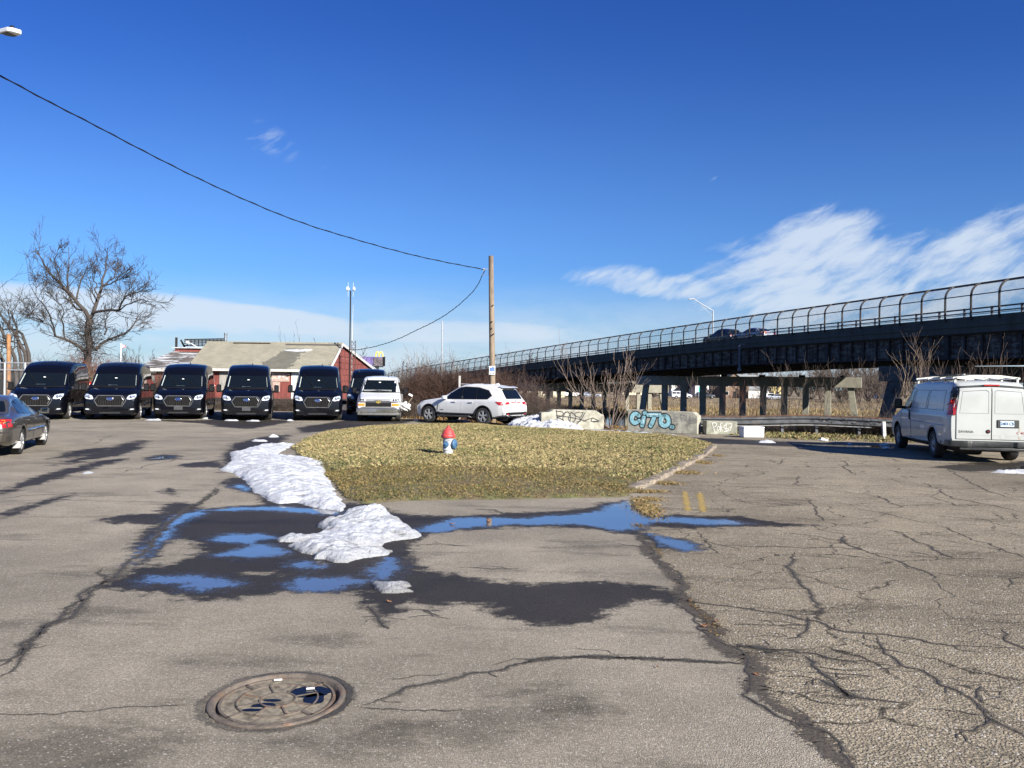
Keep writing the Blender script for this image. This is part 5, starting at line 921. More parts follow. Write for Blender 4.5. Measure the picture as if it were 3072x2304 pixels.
# cars on the bridge
bs = thing('sport_utility_car', 'dark sport utility car driving on the bridge behind the fence', 'car'); bo, bv = suv(bs, M_charc)
def dress_suv(t, bv):
    for s, v in ((1,'L'),(-1,'R')):
        for k in win: panel(bv, win[k], v, M_glass, 'side_window', t, .009, .2, .012)
        for yc in (.88,3.81): wheel(t, s*.84, yc, .375, .27, 'five')
        panel(bv, [(s*.50,.985),(s*.92,1.01),(s*.93,.88),(s*.52,.90)], 'B', M_red, 'tail_light', t, .012, .1, .03); mirror(t, s*1.06, 1.72, 1.14, .21, .15, M_charc, .06)
    panel(bv, [(-.62,1.12),(.62,1.12),(.57,1.50),(-.57,1.50)], 'B', M_glass, 'rear_window', t, .010, .2, .02); panel(bv, [(-.82,1.20),(.82,1.20),(.66,1.60),(-.66,1.60)], 'F', M_glass, 'windshield', t, .006, .2)
    panel(bv, [(-.86,.45),(.86,.45),(.88,.84),(-.88,.84)], 'B', M_silv, 'tailgate_panel', t, .008, .2); underbody(t, 4.89, .95)
dress_suv(bs, bv)
b2 = thing('sedan', 'silver sedan driving on the bridge behind the dark car', 'car'); sedan(b2, M_silv)
for t, px, off, sc in ((bs, 2122, 3.6, 1.12), (b2, 2208, 3.6, 1.12)):
    best = min(np.linspace(20, SEND, 1500), key=lambda s: abs(edge(s, off)[0]/edge(s, off)[1]*F_PX+CX-px)); a = edge(best, off); c = edge(best+1, off); hd = Vector((c[0]-a[0], c[1]-a[1])).normalized()
    t.rotation_euler = (0,0,math.atan2(hd.x, -hd.y)); t.scale = (sc,)*3; t.location = (a[0], a[1], a[2]-.15)
# ================================================================== ROADSIDE THINGS
# utility pole
bx, by, _ = at(1478.5,1250,37.5); tx_, _, tz_ = at(1473,768,37.5)
up = thing('utility_pole', 'weathered wooden utility pole standing behind the white car', 'utility pole', (bx, by, 0))
b = MB(); P = [(0,0,-.5),(0,0,.2)]+[((tx_-bx)*t, 0, tz_*t) for t in np.linspace(.1, 1, 12)]; b.tube(P, [.155]*2+list(np.linspace(.150,.118,12)), 16); b.build('shaft', M_wood, up, .7)
b = MB(); zz = at(1470,808,37.5)[2]; b.tube([((tx_-bx)*.9-.1,-.02,zz),((tx_-bx)*.9-.34,-.02,zz+.01)], .02, 5); b.box(((tx_-bx)*.9-.36,-.02,zz-.02), (.07,.07,.12)); b.tube([((tx_-bx)*.9-.12,-.02,zz-.2),((tx_-bx)*.9-.5,-.05,zz-.3)], .012, 4); b.build('wire_bracket', M_galv, up)
b = MB()
for (x, y) in ((1479,916),(1476,965),(1475,985),(1481,1002),(1475,1006)): q = at(x, y, 37.34); b.lathe([(.035,-.04),(.03,0),(.01,.0)], 8, (q[0]-bx, q[1]-by, q[2]), 'Y')
b.build('bolt_hole', M_dark, up)
p0 = at(1467.5,1098,37.3); p1 = at(1485.5,1124,37.3); sg_ = thing('notice_sign', 'white notice with a blue picture and dark car drawing nailed to the pole', 'sign', ((p0[0]+p1[0])/2, 37.3, (p0[2]+p1[2])/2)); w, h = p1[0]-p0[0], p0[2]-p1[2]
b = MB(); b.box((0,0,0), (w,.012,h)); b.build('board', M_white, sg_, bev=.004); b = MB(); b.add([(w*x,-.0085,h*z) for x, z in [(-.40,.32),(-.1,.28),(.2,.36),(.38,.38),(.42,.05),(.40,-.16),(.1,-.10),(-.2,-.15),(-.40,-.10)]], [tuple(range(9))]); b.build('blue_picture', mat('print_blue', (.10,.18,.45), .6, var=.5, scale=18), sg_)
b = MB(); b.tube([(w*x,-.009,h*z) for x, z in [(-.34,-.36),(-.30,-.28),(-.05,-.28),(.05,-.33),(.22,-.34),(.30,-.26),(.32,-.36)]], .009, 4); b.lathe([(.02,0),(.02,.004)], 12, (-w*.25,-.012,-h*.38), 'Y'); b.lathe([(.02,0),(.02,.004)], 12, (w*.2,-.012,-h*.38), 'Y'); b.tube([(w*.2,-.009,h*.42),(-w*.3,-.009,h*.2)], .012, 4); b.build('car_drawing', M_black, sg_)
# overhead cables
def cable(name, pts, r, label):
    P = smooth_path(np.array(pts), 260, 25); s = np.arange(len(P)); P2_ = P.copy(); P2_[:, 2] += .018*np.sin(s*.9)
    b = MB(); b.tube([tuple(q) for q in P], r, 6); b.tube([(q[0], q[1], q[2]+.02*math.sin(i*.55)) for i, q in enumerate(P)], r*.7, 5); return tag(b.build(name, M_black, None, .9), label, 'cable')
c1 = [(0,163),(100,217),(200,268),(300,321),(400,372),(500,419),(600,462),(680,491),(750,512),(830,535),(900,553),(970,568),(1030,579)]
pts = []
for i, (x, y) in enumerate(c1): pts.append(at(x/.72, y/.72, 20+17.3*((x)/1040)**1.0))
d0 = np.array(pts[0])-np.array(pts[1]); pts = [tuple(np.array(pts[0])+d0*k) for k in (2.5,1.5,.7)]+pts+[at(1040/.72, 581/.72, 37.4), at(1455,810,37.5)]
cable('overhead_cable', pts, .018, 'twisted black overhead cable sagging from the upper left to the pole')
c2 = [(1041,583),(1043,592),(1035,612),(1020,632),(990,660),(960,682),(930,699),(900,713),(870,728),(840,740),(805,750),(770,756),(738,753)]
cable('overhead_cable', [at(1455,812,37.5)]+[at(x/.72, y/.72, 37.5+14.5*(1041-x)/303) for x, y in c2], .017, 'black cable hanging from the pole down to the house gable')
# street lamp upper left (its pole stands just outside the picture)
Y0 = 19; sl = thing('street_lamp', 'white flat street lamp head on an arm at the upper left corner', 'street lamp', (0,0,0))
a = at(14,98,Y0); e = at(78,110,Y0-.15); dx, dz = e[0]-a[0], e[2]-a[2]; b = MB()
top = [(0,-.0,.05),(.08,-.17,.05),(.42,-.17,.04),(.54,-.10,.02),(.54,.10,.02),(.42,.17,.04),(.08,.17,.05)]; bot = [(q[0], q[1], q[2]-.10) for q in top]
b.prism(top, bot); o = b.build('luminaire', M_white, sl, bev=.015); o.location = (a[0], a[1], a[2]-.02); o.rotation_euler = (.10,.03,-.5)
b = MB(); b.prism([(q[0]*.86+.05, q[1]*.86, -.051) for q in top], [(q[0]*.86+.05, q[1]*.86, -.062) for q in top]); b.build('lens', mat('lamp_lens_dark', (.05,.06,.06), .35), o); b = MB(); b.lathe([(.05,.04),(.05,.11),(.03,.125),(.01,.125)], 14, (.34,0,0)); b.build('photocell', M_black, o)
b = MB(); b.tube([(a[0]+.03,a[1],a[2]), (a[0]-1.0,a[1]+.1,a[2]-.03), (a[0]-2.2,a[1]+.2,a[2]-.35)], .028, 8); b.build('arm', M_galv, sl, .8); b = MB(); b.tube([(a[0]-2.3,a[1]+.2,-.3),(a[0]-2.3,a[1]+.2,a[2]+1.0)], [.16,.12], 14); b.build('pole', M_wood, sl, .8)
# graffiti blocks
def block(px0, py0, px1, py1, ph, label, outline, thick=.55):
    A, C = Vector((*gnd(px0, py0), 0)), Vector((*gnd(px1, py1), 0)); d = (C-A); L = d.length; t = thing('concrete_block', label, 'concrete block', A, math.atan2(d.y, d.x), 'concrete blocks closing the road end')
    b = MB(); b.prism([(u*L, 0, v*ph) for u, v in outline], [(u*L, thick, v*ph) for u, v in outline]); o = b.build('slab', M_conc, t, bev=.025); return t, L
def strokes(t, name, m, lines, w, L, h, y=-.006):
    b = MB()
    for pts in lines:
        P = [Vector((u*L, 0, v*h)) for u, v in pts]; n = len(P)
        if n > 2:      # Catmull-Rom
            Q_ = []
            for i in range(n-1):
                p0_, p1_, p2_, p3_ = P[max(i-1,0)], P[i], P[i+1], P[min(i+2,n-1)]
                for tt in np.linspace(0, 1, 7)[:-1]: Q_.append(.5*((2*p1_)+(-p0_+p2_)*tt+(2*p0_-5*p1_+4*p2_-p3_)*tt*tt+(-p0_+3*p1_-3*p2_+p3_)*tt**3))
            P = Q_+[P[-1]]
        vs = []
        for i, p in enumerate(P):
            d = (P[min(i+1, len(P)-1)]-P[max(i-1, 0)]); d = d.normalized() if d.length > 1e-6 else Vector((1,0,0)); nn = Vector((-d.z, 0, d.x))*w/2
            vs += [(p.x+nn.x, y, p.z+nn.z), (p.x-nn.x, y, p.z-nn.z)]
        b.add(vs, [(2*i, 2*i+1, 2*i+3, 2*i+2) for i in range(len(P)-1)])
        for p in (P[0], P[-1]): b.add([(p.x+w/2*math.cos(a), y, p.z+w/2*math.sin(a)) for a in np.linspace(0, 2*math.pi, 13)[:-1]], [tuple(range(12))[::-1]])
    me = b.mesh(name); o = link(name, me, m, t)
    for pgn in me.polygons:
        if pgn.normal.y > 0: pgn.flip()
    return o
M_gb = mat('black_spray_paint', (.025,.025,.027), .7, var=.4, scale=14); M_gt = mat('teal_spray_paint', (.24,.46,.50), .6, var=.25, scale=10); M_gw = mat('white_spray_paint', (.62,.62,.58), .7)
M_gg = mat('faint_spray_paint', (.21,.21,.20), .8)
t, L = block(1623,1288,1813,1289,.80, 'concrete block with black scribbled graffiti, behind the tall snow heap', [(0,0),(0,.84),(.12,.86),(.19,1.0),(.86,.97),(.93,.82),(.99,.74),(1,0)])
h = .80; strokes(t, 'graffiti', M_gb, [[(.24,.95),(.25,.55),(.26,.35)],[(.23,.92),(.34,.86),(.32,.66),(.25,.62),(.33,.50),(.38,.36)],[(.38,.88),(.34,.60),(.36,.40),(.44,.36),(.46,.66),(.42,.88),(.36,.80)],[(.47,.86),(.43,.60),(.45,.36)],[(.46,.88),(.54,.70),(.52,.42),(.44,.36)],[(.60,.88),(.54,.84),(.53,.70),(.60,.60),(.62,.44),(.56,.38)],[(.62,.84),(.66,.86),(.62,.62)],[(.24,.70),(.44,.62),(.62,.50),(.70,.42)],[(.69,.86),(.63,.52),(.55,.24)],[(.67,.42),(.76,.54),(.80,.54),(.79,.42),(.90,.44)],[(.80,.60),(.91,.44),(.82,.38)]], .035, L, h)
t, L = block(1881,1294,2092,1303,.86, 'concrete block painted with the big teal letters CITO', [(0,0),(.01,.98),(.02,1.0),(.94,.96),(.97,.86),(1.0,.80),(1,0)])
h = .86; CI = [[(.17,.74),(.12,.82),(.075,.70),(.075,.50),(.115,.40),(.175,.50)],[(.245,.66),(.235,.46),(.222,.30)],[(.255,.86),(.262,.87)],[(.31,.78),(.47,.80)],[(.40,.76),(.375,.50),(.345,.30)],[(.535,.76),(.49,.62),(.50,.40),(.555,.32),(.60,.46),(.585,.70),(.535,.76)],[(.645,.28),(.655,.28)]]
strokes(t, 'graffiti', M_gb, CI, .245, L, h, -.004); strokes(t, 'graffiti', M_gt, CI, .155, L, h, -.008)
strokes(t, 'graffiti', mat('pale_teal_spray', (.48,.66,.68), .6), [[(.31,.80),(.46,.82)],[(.10,.74),(.09,.60)],[(.52,.70),(.515,.5)],[(.245,.60),(.236,.44)]], .05, L, h, -.010)
strokes(t, 'graffiti', M_gg, [[(.72,.86),(.68,.84),(.69,.72),(.74,.74),(.68,.64),(.69,.52),(.75,.56)],[(.77,.86),(.78,.56)],[(.78,.84),(.83,.78),(.79,.70),(.84,.62),(.79,.56)],[(.85,.82),(.85,.60),(.88,.56),(.90,.80),(.90,.58)],[(.70,.40),(.74,.42),(.72,.46),(.72,.34)],[(.84,.36),(.88,.40),(.86,.30)],[(.94,.68),(.91,.62),(.93,.54),(.96,.58),(.95,.66),(.93,.66)],[(.955,.72),(.89,.68),(.89,.52),(.95,.46),(.985,.56),(.97,.70)]], .016, L, h)
t, L = block(2118,1304,2212,1305,.52, 'small dark stained concrete block with thin white scribbles', [(0,0),(.01,1),(1,.97),(1,0)], .5); t.children[0].data.materials[0] = mat('dark_stained_concrete', (.20,.20,.155), .9, var=.3, scale=5, bump=.4, bscale=40, col2=(.30,.30,.25), thr=(.5,.7), cscale=4)
h = .52; strokes(t, 'graffiti', M_gw, [[(.19,.86),(.24,.5),(.29,.16)],[(.19,.84),(.30,.86),(.33,.68),(.26,.56)],[(.40,.62),(.36,.54),(.37,.34),(.43,.38),(.43,.56),(.39,.60)],[(.46,.24),(.46,.82),(.53,.84)],[(.46,.56),(.52,.56)],[(.48,.50),(.52,.28)],[(.66,.80),(.56,.58),(.62,.46),(.72,.44),(.66,.28),(.58,.24)],[(.64,.86),(.63,.22)],[(.72,.78),(.82,.80),(.76,.30)],[(.74,.56),(.82,.58)]], .016, L, h)
# cooler lying on its side
A, C = Vector((*gnd(2227,1313), 0)), Vector((*gnd(2292,1313.5), 0)); d = C-A; ck = thing('cool_box', 'white plastic cool box lying on its side beside the small block', 'cool box', (A+C)/2+Vector((.0,.2,0)), math.atan2(d.y, d.x)+.06)
w = d.length; M_cool = mat('white_plastic', (.62,.63,.64), .45, var=.05); b = MB(); b.box((0,0,.17), (w*.98,.40,.33)); b.build('box_body', M_cool, ck, .7, .025); b = MB(); b.box((0,-.005,.365), (w,.42,.055)); b.build('lid', M_cool, ck, .7, .02); b = MB(); b.box((-.22,-.215,.33), (.09,.02,.05)); b.box((.2,-.215,.33), (.09,.02,.05)); b.build('latch', M_cool, ck, bev=.005); b = MB(); b.box((0,-.203,.13), (w*.86,.006,.008)); b.box((0,-.203,.34), (w*.97,.006,.01)); b.build('groove', mat('groove_grey', (.3,.3,.3)), ck)
# guard rail with rusty top
gr_ = thing('guard_rail', 'long rusty topped steel guard rail with dark scribbles behind the blocks', 'guard rail')
gp = [Vector((5.6,30.9,.44)), Vector((8.8,30.4,.46)), Vector((11.5,29.8,.58)), Vector((13.6,29.1,.54)), Vector((15.4,28.5,.47)), Vector((17.5,27.8,.43))]; M_rust = mat('rust', (.12,.06,.035), .9, var=.5, scale=8, bump=.4); M_gr = mat('weathered_rail_steel', (.095,.10,.105), .7, .15, var=.35, scale=4, col2=(.13,.10,.08), thr=(.55,.75), cscale=3)
def sweepP(P, sec, name, m, parent):
    S = smooth_path(np.array([tuple(q) for q in P]), 50, 6); b = MB(); k = len(sec); vs = []
    for i, q in enumerate(S):
        dd = S[min(i+1, 49)]-S[max(i-1, 0)]; tt = dd[:2]/np.hypot(*dd[:2]); nn = (tt[1], -tt[0]); vs += [(q[0]+nn[0]*o, q[1]+nn[1]*o, q[2]+z) for o, z in sec]
    b.add(vs, [(i*k+j, (i+1)*k+j, (i+1)*k+(j+1) % k, i*k+(j+1) % k) for i in range(49) for j in range(k)]+[tuple(range(k)), tuple(49*k+j for j in range(k))[::-1]]); return b.build(name, m, parent)
W_ = [(.0,.15),(.06,.12),(.06,.06),(.01,.02),(.01,-.02),(.06,-.06),(.06,-.12),(0,-.15),(-.012,-.15),(.045,-.12),(.045,-.06),(-.005,-.02),(-.005,.02),(.045,.06),(.045,.12),(-.012,.15)]
sweepP(gp, W_, 'beam', M_gr, gr_); sweepP([q+Vector((0,0,.158)) for q in gp], [(.03,-.005),(.03,.035),(-.10,.035),(-.10,-.005)], 'rusty_top_edge', M_rust, gr_); sweepP([q+Vector((0,-.05,-.20)) for q in gp[:4]], [(.018,-.012),(.018,.022),(-.018,.022),(-.018,-.012)], 'lower_pipe', mat('chalky_pipe', (.26,.26,.25), .7), gr_)
for k in range(9):
    s = .2+k*.105
    q = Vector(smooth_path(np.array([tuple(v) for v in gp]), 50, 6)[min(49, int(s*50))]); b = MB(); b.box((q.x+.05, q.y+.14, q.z-.35), (.10,.14,1.0)); b.build('post', M_gr, gr_)
b = MB(); S = smooth_path(np.array([tuple(v) for v in gp]), 50, 6)
for k in range(17):
    i = 24+k; q = S[i]; r = random.uniform; b.tube([(q[0]+r(-.1,.1), q[1]-.075, q[2]+r(-.1,.12)), (q[0]+r(0,.2), q[1]-.085, q[2]+r(-.1,.12)), (q[0]+r(.1,.3), q[1]-.09, q[2]+r(-.12,.12))], .012, 4)
b.build('graffiti', M_gb, gr_)
q = gnd(2654,1314); b = MB(); b.prism([(x, y, -.2) for x, y in ((-.055,-.05),(.055,-.05),(.055,.05),(-.055,.05))], [(x-.05, y, .60) for x, y in ((-.055,-.05),(.055,-.05),(.055,.05),(-.055,.05))]); o = b.build('marker_post', mat('chalky_white_wood', (.66,.66,.60), .8, var=.2), bev=.008); o.location = (*q, 0); tag(o, 'leaning white wooden post at the right end of the guard rail', 'post')
b = MB(); A = at(1379,1160,38.6); b.box((A[0], A[1], 1.0), (.10,.06,2.35), 0, .02); tag(b.build('marker_stake', mat('peeling_white_wood', (.42,.41,.38), .8, col2=(.14,.11,.085), thr=(.48,.58), cscale=6)), 'thin peeling white stake in the brambles above the white car', 'stake')
# white rubbish right of the passenger van: crumpled bag and leaning stick sign
q = at(1215,1222,37.2); bm = bmesh.new(); bmesh.ops.create_icosphere(bm, subdivisions=4, radius=.26)
for v in bm.verts: v.co *= 1+.22*(math.sin(v.co.x*19+1)*math.sin(v.co.y*17)*1.0+.6*math.sin(v.co.z*31+v.co.x*23)); v.co.z *= .85
me = bpy.data.meshes.new('rubbish_bag'); bm.to_mesh(me); bm.free(); o = link('rubbish_bag', me, mat('dull_white_plastic', (.46,.46,.45), .6), None, .5); o.location = (q[0], q[1], .62); tag(o, 'crumpled white rubbish bag in the brambles beside the white passenger van', 'rubbish bag')
st = thing('stick_sign', 'tilted stick with a small white board beside the rubbish bag', 'sign', (0,0,0)); b = MB(); b.tube([at(1222,1213,37.0), at(1239,1190,37.0)], .02, 5); b.build('stick', M_wood, st); b = MB(); a = at(1232,1185,37.0); b.box(a, (.20,.03,.09), 0, 0, .45); b.build('board', M_white, st)
for x, y, s, lab in ((2471,1322,.13,'crumpled white paper on the verge below the guard rail'), (2655,1336,.11,'crushed white cup on the verge by the cargo van front wheel'), (2659,1346,.07,'small white litter scrap beside the crushed cup'), (2548,1333,.05,'tiny white litter scrap midway along the verge')):
    q = gnd(x, y); bm = bmesh.new(); bmesh.ops.create_icosphere(bm, subdivisions=2, radius=s)
    for v in bm.verts: v.co = Vector((v.co.x*1.3, v.co.y, max(v.co.z*.6, -.02)))*(1+.35*math.sin(v.co.x*60+v.co.y*50))
    me = bpy.data.meshes.new('litter'); bm.to_mesh(me); bm.free(); o = link('litter', me, M_white, None, .3); o.location = (*q, .02); tag(o, lab, 'litter', 'litter on the verge')
# verge grass and dry brush at the road end
def verge(n, poly, H0, H1, green, name, label, dark=1.0, z0=0.0):
    pg = np.array(poly); P = RNG.uniform(pg.min(0), pg.max(0), (n, 2)); P = P[sdf(P, poly) > 0]; k = RNG.uniform(0, 1, len(P)) < np.clip(.6+.8*vnoise(P, .9, 77), .05, 1); P = P[k]; m_ = len(P)
    z = np.maximum(terr(P[:, 0], P[:, 1]), -9); return tag(blades(name, P, z, RNG.uniform(H0, H1, m_), RNG.uniform(.012,.03, m_), straw(m_, green)*dark, 1.2, label), None, 'grass')
verge(30000, [(7.5,30.3),(9,27.6),(12,26.4),(15,25.4),(24,24.4),(24,30),(14,31.5),(8,32)], .05, .22, .35, 'verge_grass', 'mixed straw and green grass on the verge below the guard rail', .9)
verge(9000, [(-6,38.4),(-1,36.2),(1.5,34.5),(3,32),(8,30.6),(8,33),(1,38),(-7,41)], .05, .25, .08, 'dry_litter', 'dry leaf litter and dead grass at the foot of the brambles', np.array([.8,.6,.45]))
# ------------------------------------------------------------------ fire hydrant
hx, hy = gnd(1344,1366,.20); hyd = thing('fire_hydrant', 'red white and blue fire hydrant standing on the grass island', 'fire hydrant', (hx, hy, .17), math.radians(-14))
def hp(name, c, c2, cs=14): return mat(name, c, .55, 0, .15, 9, .25, 60, .2, col2=c2, thr=(.56,.64), cscale=cs)
M_hr_ = hp('faded_red_paint', (.42,.05,.045), (.28,.035,.035)); M_hw_ = hp('chipped_white_paint', (.43,.44,.45), (.22,.21,.20), 9); M_hb_ = hp('faded_blue_paint', (.05,.125,.225), (.03,.07,.13))
b = MB(); b.lathe([(.125,-.05),(.125,.02),(.106,.03),(.106,.150),(.120,.158),(.120,.175),(.117,.18),(.119,.40),(.128,.415),(.128,.43)], 40); b.build('barrel', M_hw_, hyd, .6)
b = MB(); b.lathe([(.05,.43),(.155,.425),(.160,.44),(.160,.475),(.150,.495),(.135,.505),(.118,.545),(.098,.585),(.068,.618),(.05,.628),(.045,.640),(.046,.65),(.034,.655)], 40); bn = b.build('bonnet', M_hr_, hyd, .5)
b = MB()
for k in range(22): a = 2*math.pi*k/22; b.bar((.128*math.cos(a),.128*math.sin(a),.515), (.092*math.cos(a),.092*math.sin(a),.595), .014, .012)
b.build('bonnet_rib', M_hr_, bn); b = MB(); b.lathe([(.034,.65),(.032,.685),(.02,.69)], 5); b.build('operating_nut', M_hr_, hyd)
def nozzle(ang, r, L, z):
    b = MB(); b.lathe([(r*.78,0),(r*.78,.10+L*.3),(r*.9,.10+L*.32)], 26, (0,0,0), 'X'); o = b.build('nozzle', M_hw_, hyd, .6); o.location = (0,0,z); o.rotation_euler = (0,0,ang); s = .108+L*.3
    b = MB(); b.lathe([(r*.9,s),(r*1.02,s+.006),(r*1.02,s+L*.45),(r*.92,s+L*.62),(r*.5,s+L*.75),(.02,s+L*.78)], 26, (0,0,0), 'X'); c = b.build('nozzle_cap', M_hb_, o, .5); b = MB(); b.lathe([(.026,s+L*.7),(.022,s+L*1.25),(.012,s+L*1.3)], 5, (0,0,0), 'X'); b.build('cap_nut', M_hb_, c)
    b = MB()
    for k in range(10): a = 2*math.pi*k/10; b.bar((s+.01, r*1.03*math.cos(a), r*1.03*math.sin(a)), (s+L*.42, r*1.03*math.cos(a), r*1.03*math.sin(a)), .012, .012, (1,0,0))
    b.build('cap_lug', M_hb_, c)
nozzle(math.radians(-5), .105, .075, .285); nozzle(math.radians(-92), .066, .05, .285)
# ================================================================== RED HOUSE
hz = math.atan2(-.065, 1); ho = thing('red_house', 'run down red house with pale shingle roof and white door behind the black vans', 'house', (-11.9,50,0), hz)
m, nt, p = newmat('faded_red_siding'); tc = nt.new('ShaderNodeTexCoord').outputs['Object']; sx = nt.new('ShaderNodeSeparateXYZ'); nt.l.new(tc, sx.inputs[0])
gv = nt.math('MULTIPLY', nt.math('LESS_THAN', nt.math('FRACT', nt.math('MULTIPLY', nt.math('ADD', sx.outputs[0], sx.outputs[1]), 3.2)), .06), .55); ns = nt.noise(nt.mapping(tc, sc=(1,1,.25)), 5, 6, .65); n2 = nt.noise(tc, 3, 5, .6)
cw = nt.mix(nt.mr(ns, .4, .7), (.21,.055,.043), (.14,.033,.028)); cw = nt.mix(nt.mr(n2, .62, .70, 0, .7), cw, (.40,.30,.26)); nt.l.new(nt.mix(gv, cw, (.05,.02,.018)), p.inputs['Base Color']); p.inputs['Roughness'].default_value = .85; M_side = m
def shingle(name, c0, c1, row=.14, wd=.3, snowy=None):
    m, nt, p = newmat(name); tc = nt.new('ShaderNodeTexCoord').outputs['UV']
    bt = nt.new('ShaderNodeTexBrick'); nt.l.new(tc, bt.inputs['Vector']); bt.inputs['Scale'].default_value = 1; bt.inputs['Brick Width'].default_value = wd; bt.inputs['Row Height'].default_value = row; bt.inputs['Mortar Size'].default_value = .014; bt.inputs['Mortar Smooth'].default_value = .6; bt.inputs['Color1'].default_value = (*c0, 1); bt.inputs['Color2'].default_value = (*c1, 1); bt.inputs['Mortar'].default_value = tuple(q*.5 for q in c1)+(1,)
    f = nt.mr(nt.noise(tc, 1.2, 5), .3, .7, .9, 1.07); cb = nt.new('ShaderNodeCombineColor'); [nt.put(cb.inputs[i], f) for i in range(3)]; c = nt.mix(1.0, bt.outputs[0], cb.outputs[0], 'MULTIPLY')
    if snowy: c = nt.mix(nt.mr(nt.noise(nt.mapping(tc, sc=(.45,2.2,1)), 1.3, 6, .65), snowy[0], snowy[1]), c, (.52,.53,.55))
    nt.l.new(c, p.inputs['Base Color']); p.inputs['Roughness'].default_value = .92; nt.l.new(nt.bump(bt.outputs['Fac'], -.5, .02), p.inputs['Normal']); return m
def slab(name, q, th, m, parent, uvs=None):
    """roof slab from 4 corners (eave left, eave right, ridge right, ridge left) with metre UVs on top"""
    q = [Vector(v) for v in q]; n = (q[1]-q[0]).cross(q[3]-q[0]).normalized(); V = q+[v-n*th for v in q]; me = bpy.data.meshes.new(name); me.from_pydata([tuple(v) for v in V], [], [(0,1,2,3),(7,6,5,4),(0,4,5,1),(1,5,6,2),(2,6,7,3),(3,7,4,0)])
    ul = me.uv_layers.new(name='UVMap'); ux = (q[1]-q[0]).normalized(); uy = n.cross(ux)
    for l in me.loops: v = V[l.vertex_index]-q[0]; ul.data[l.index].uv = (v.dot(ux), v.dot(uy))
    return link(name, me, m, parent)
M_shg = shingle('pale_shingles', (.27,.25,.185), (.225,.21,.16)); M_shd = shingle('dark_new_shingles', (.105,.10,.08), (.13,.125,.10)); M_shs = shingle('snowy_dark_shingles', (.075,.068,.06), (.11,.095,.085), .3, .8, (.50,.58))
M_wtrim = mat('white_trim', (.52,.51,.48), .7, var=.15, scale=5, col2=(.45,.40,.34), thr=(.6,.75), cscale=4)
b = MB(); b.prism([(-9.2,0,.6),(-9.2,0,2.60),(-9.2,2.6,4.22),(-9.2,12.7,2.60),(-9.2,12.7,.6)], [(0,0,.6),(0,0,2.60),(0,2.6,4.22),(0,12.7,2.60),(0,12.7,.6)]); b.build('wall', M_side, ho)
b = MB(); b.box((-4.6,6.35,.2), (9.1,12.6,.9)); b.build('foundation', M_dark if False else mat('dark_foundation', (.05,.047,.045), .95), ho)
rf = slab('roof', [(-9.45,-.35,2.50),(.12,-.35,2.50),(.12,2.65,4.38),(-9.45,2.65,4.38)], .10, M_shg, ho)
slab('rear_roof_slope', [(-9.45,2.66,4.37),(.12,2.66,4.37),(.12,13.0,2.62),(-9.45,13.0,2.62)][::-1], .10, M_shg, ho)
d = (Vector((0,3.0,1.88))).normalized(); A = Vector((0,-.35,2.50)); nn = Vector((0,-1.88,3.0)).normalized()*.006
def onroof(x, t): v = A+d*t+nn; return (x, v.y, v.z)
lf = []; rt = []
for i in range(20):
    t0 = .03+i*.14; j = random.uniform(-.09,.09); xl = -4.95+(t0/2.8)*1.45+.15*round(j*9); xr = -2.35+(t0/2.8)*.15-1.0*(1-t0/2.8)*.25+.15*round(random.uniform(-1,1))
    lf += [(xl,t0),(xl,t0+.14)]; rt += [(xr,t0),(xr,t0+.14)]
out = lf+rt[::-1]; me = bpy.data.meshes.new('dark_roof_patch'); me.from_pydata([onroof(*q) for q in out], [], [(2*i, len(out)-1-2*i, len(out)-2-2*i, 2*i+1) for i in range(20)]); ul = me.uv_layers.new(name='UVMap')
for l in me.loops: ul.data[l.index].uv = out[l.vertex_index]
link('dark_roof_patch', me, M_shd, rf)
b = MB(); out = [(-3.75,2.55),(-3.3,2.62),(-2.4,2.66),(-1.75,2.66),(-1.95,2.50),(-2.3,2.40),(-2.8,2.36),(-3.3,2.42)]; tp = [Vector(onroof(*q)) for q in out]; b.prism([q-nn for q in tp], [q+nn*6 for q in tp]); b.build('roof_snow', M_snow, rf, .6)
b = MB(); b.box((-6.2,2.62,4.40), (2.6,.28,.03), 0, .12); b.box((-1.9,2.5,4.31), (3.8,.2,.03), 0, .35); b.build('lifted_ridge_shingle', mat('loose_ridge', (.10,.09,.08), .9), rf)
b = MB(); b.bar((.14,-.40,2.45), (.14,2.62,4.33), .05, .17); b.bar((.14,2.62,4.33), (.14,13.0,2.55), .05, .17); b.box((-4.65,-.37,2.47), (9.6,.05,.16)); b.build('white_trim', M_wtrim, ho)
b = MB(); b.bar((.02,2.9,4.36), (.15,7.4,3.60), .12, .07); b.bar((.1,9.2,3.26), (.15,12.9,2.70), .12, .06); b.build('roof_snow', M_snow, ho)
M_osb = mat('grey_weathered_board', (.33,.31,.27), .9, var=.3, scale=25, col2=(.22,.21,.19), thr=(.45,.6), cscale=14); M_pink = mat('peeling_pink_board', (.40,.29,.24), .9, var=.25, scale=12, col2=(.62,.60,.56), thr=(.56,.62), cscale=5)
for x0, x1, z0, z1_, mm in ((-7.3,-5.9,1.12,2.40,M_osb),(-3.78,-2.62,1.75,2.40,M_pink),(-3.78,-3.25,1.08,1.72,M_pink),(-8.6,-7.9,1.5,2.3,M_pink)): b = MB(); b.box(((x0+x1)/2,-.02,(z0+z1_)/2), (x1-x0,.035,z1_-z0)); b.build('window_board', mm, ho)
b = MB(); b.box((-2.05,-.03,1.53), (.86,.05,1.86)); dr = b.build('door', mat('white_door', (.60,.61,.60), .5, var=.05), ho)
for z_, h_ in ((2.0,.7),(1.0,.55)): b = MB(); b.box((-2.05,-.06,z_), (.62,.012,h_)); b.build('door_panel', mat('white_door_panel', (.56,.58,.58), .5), dr, bev=.004)
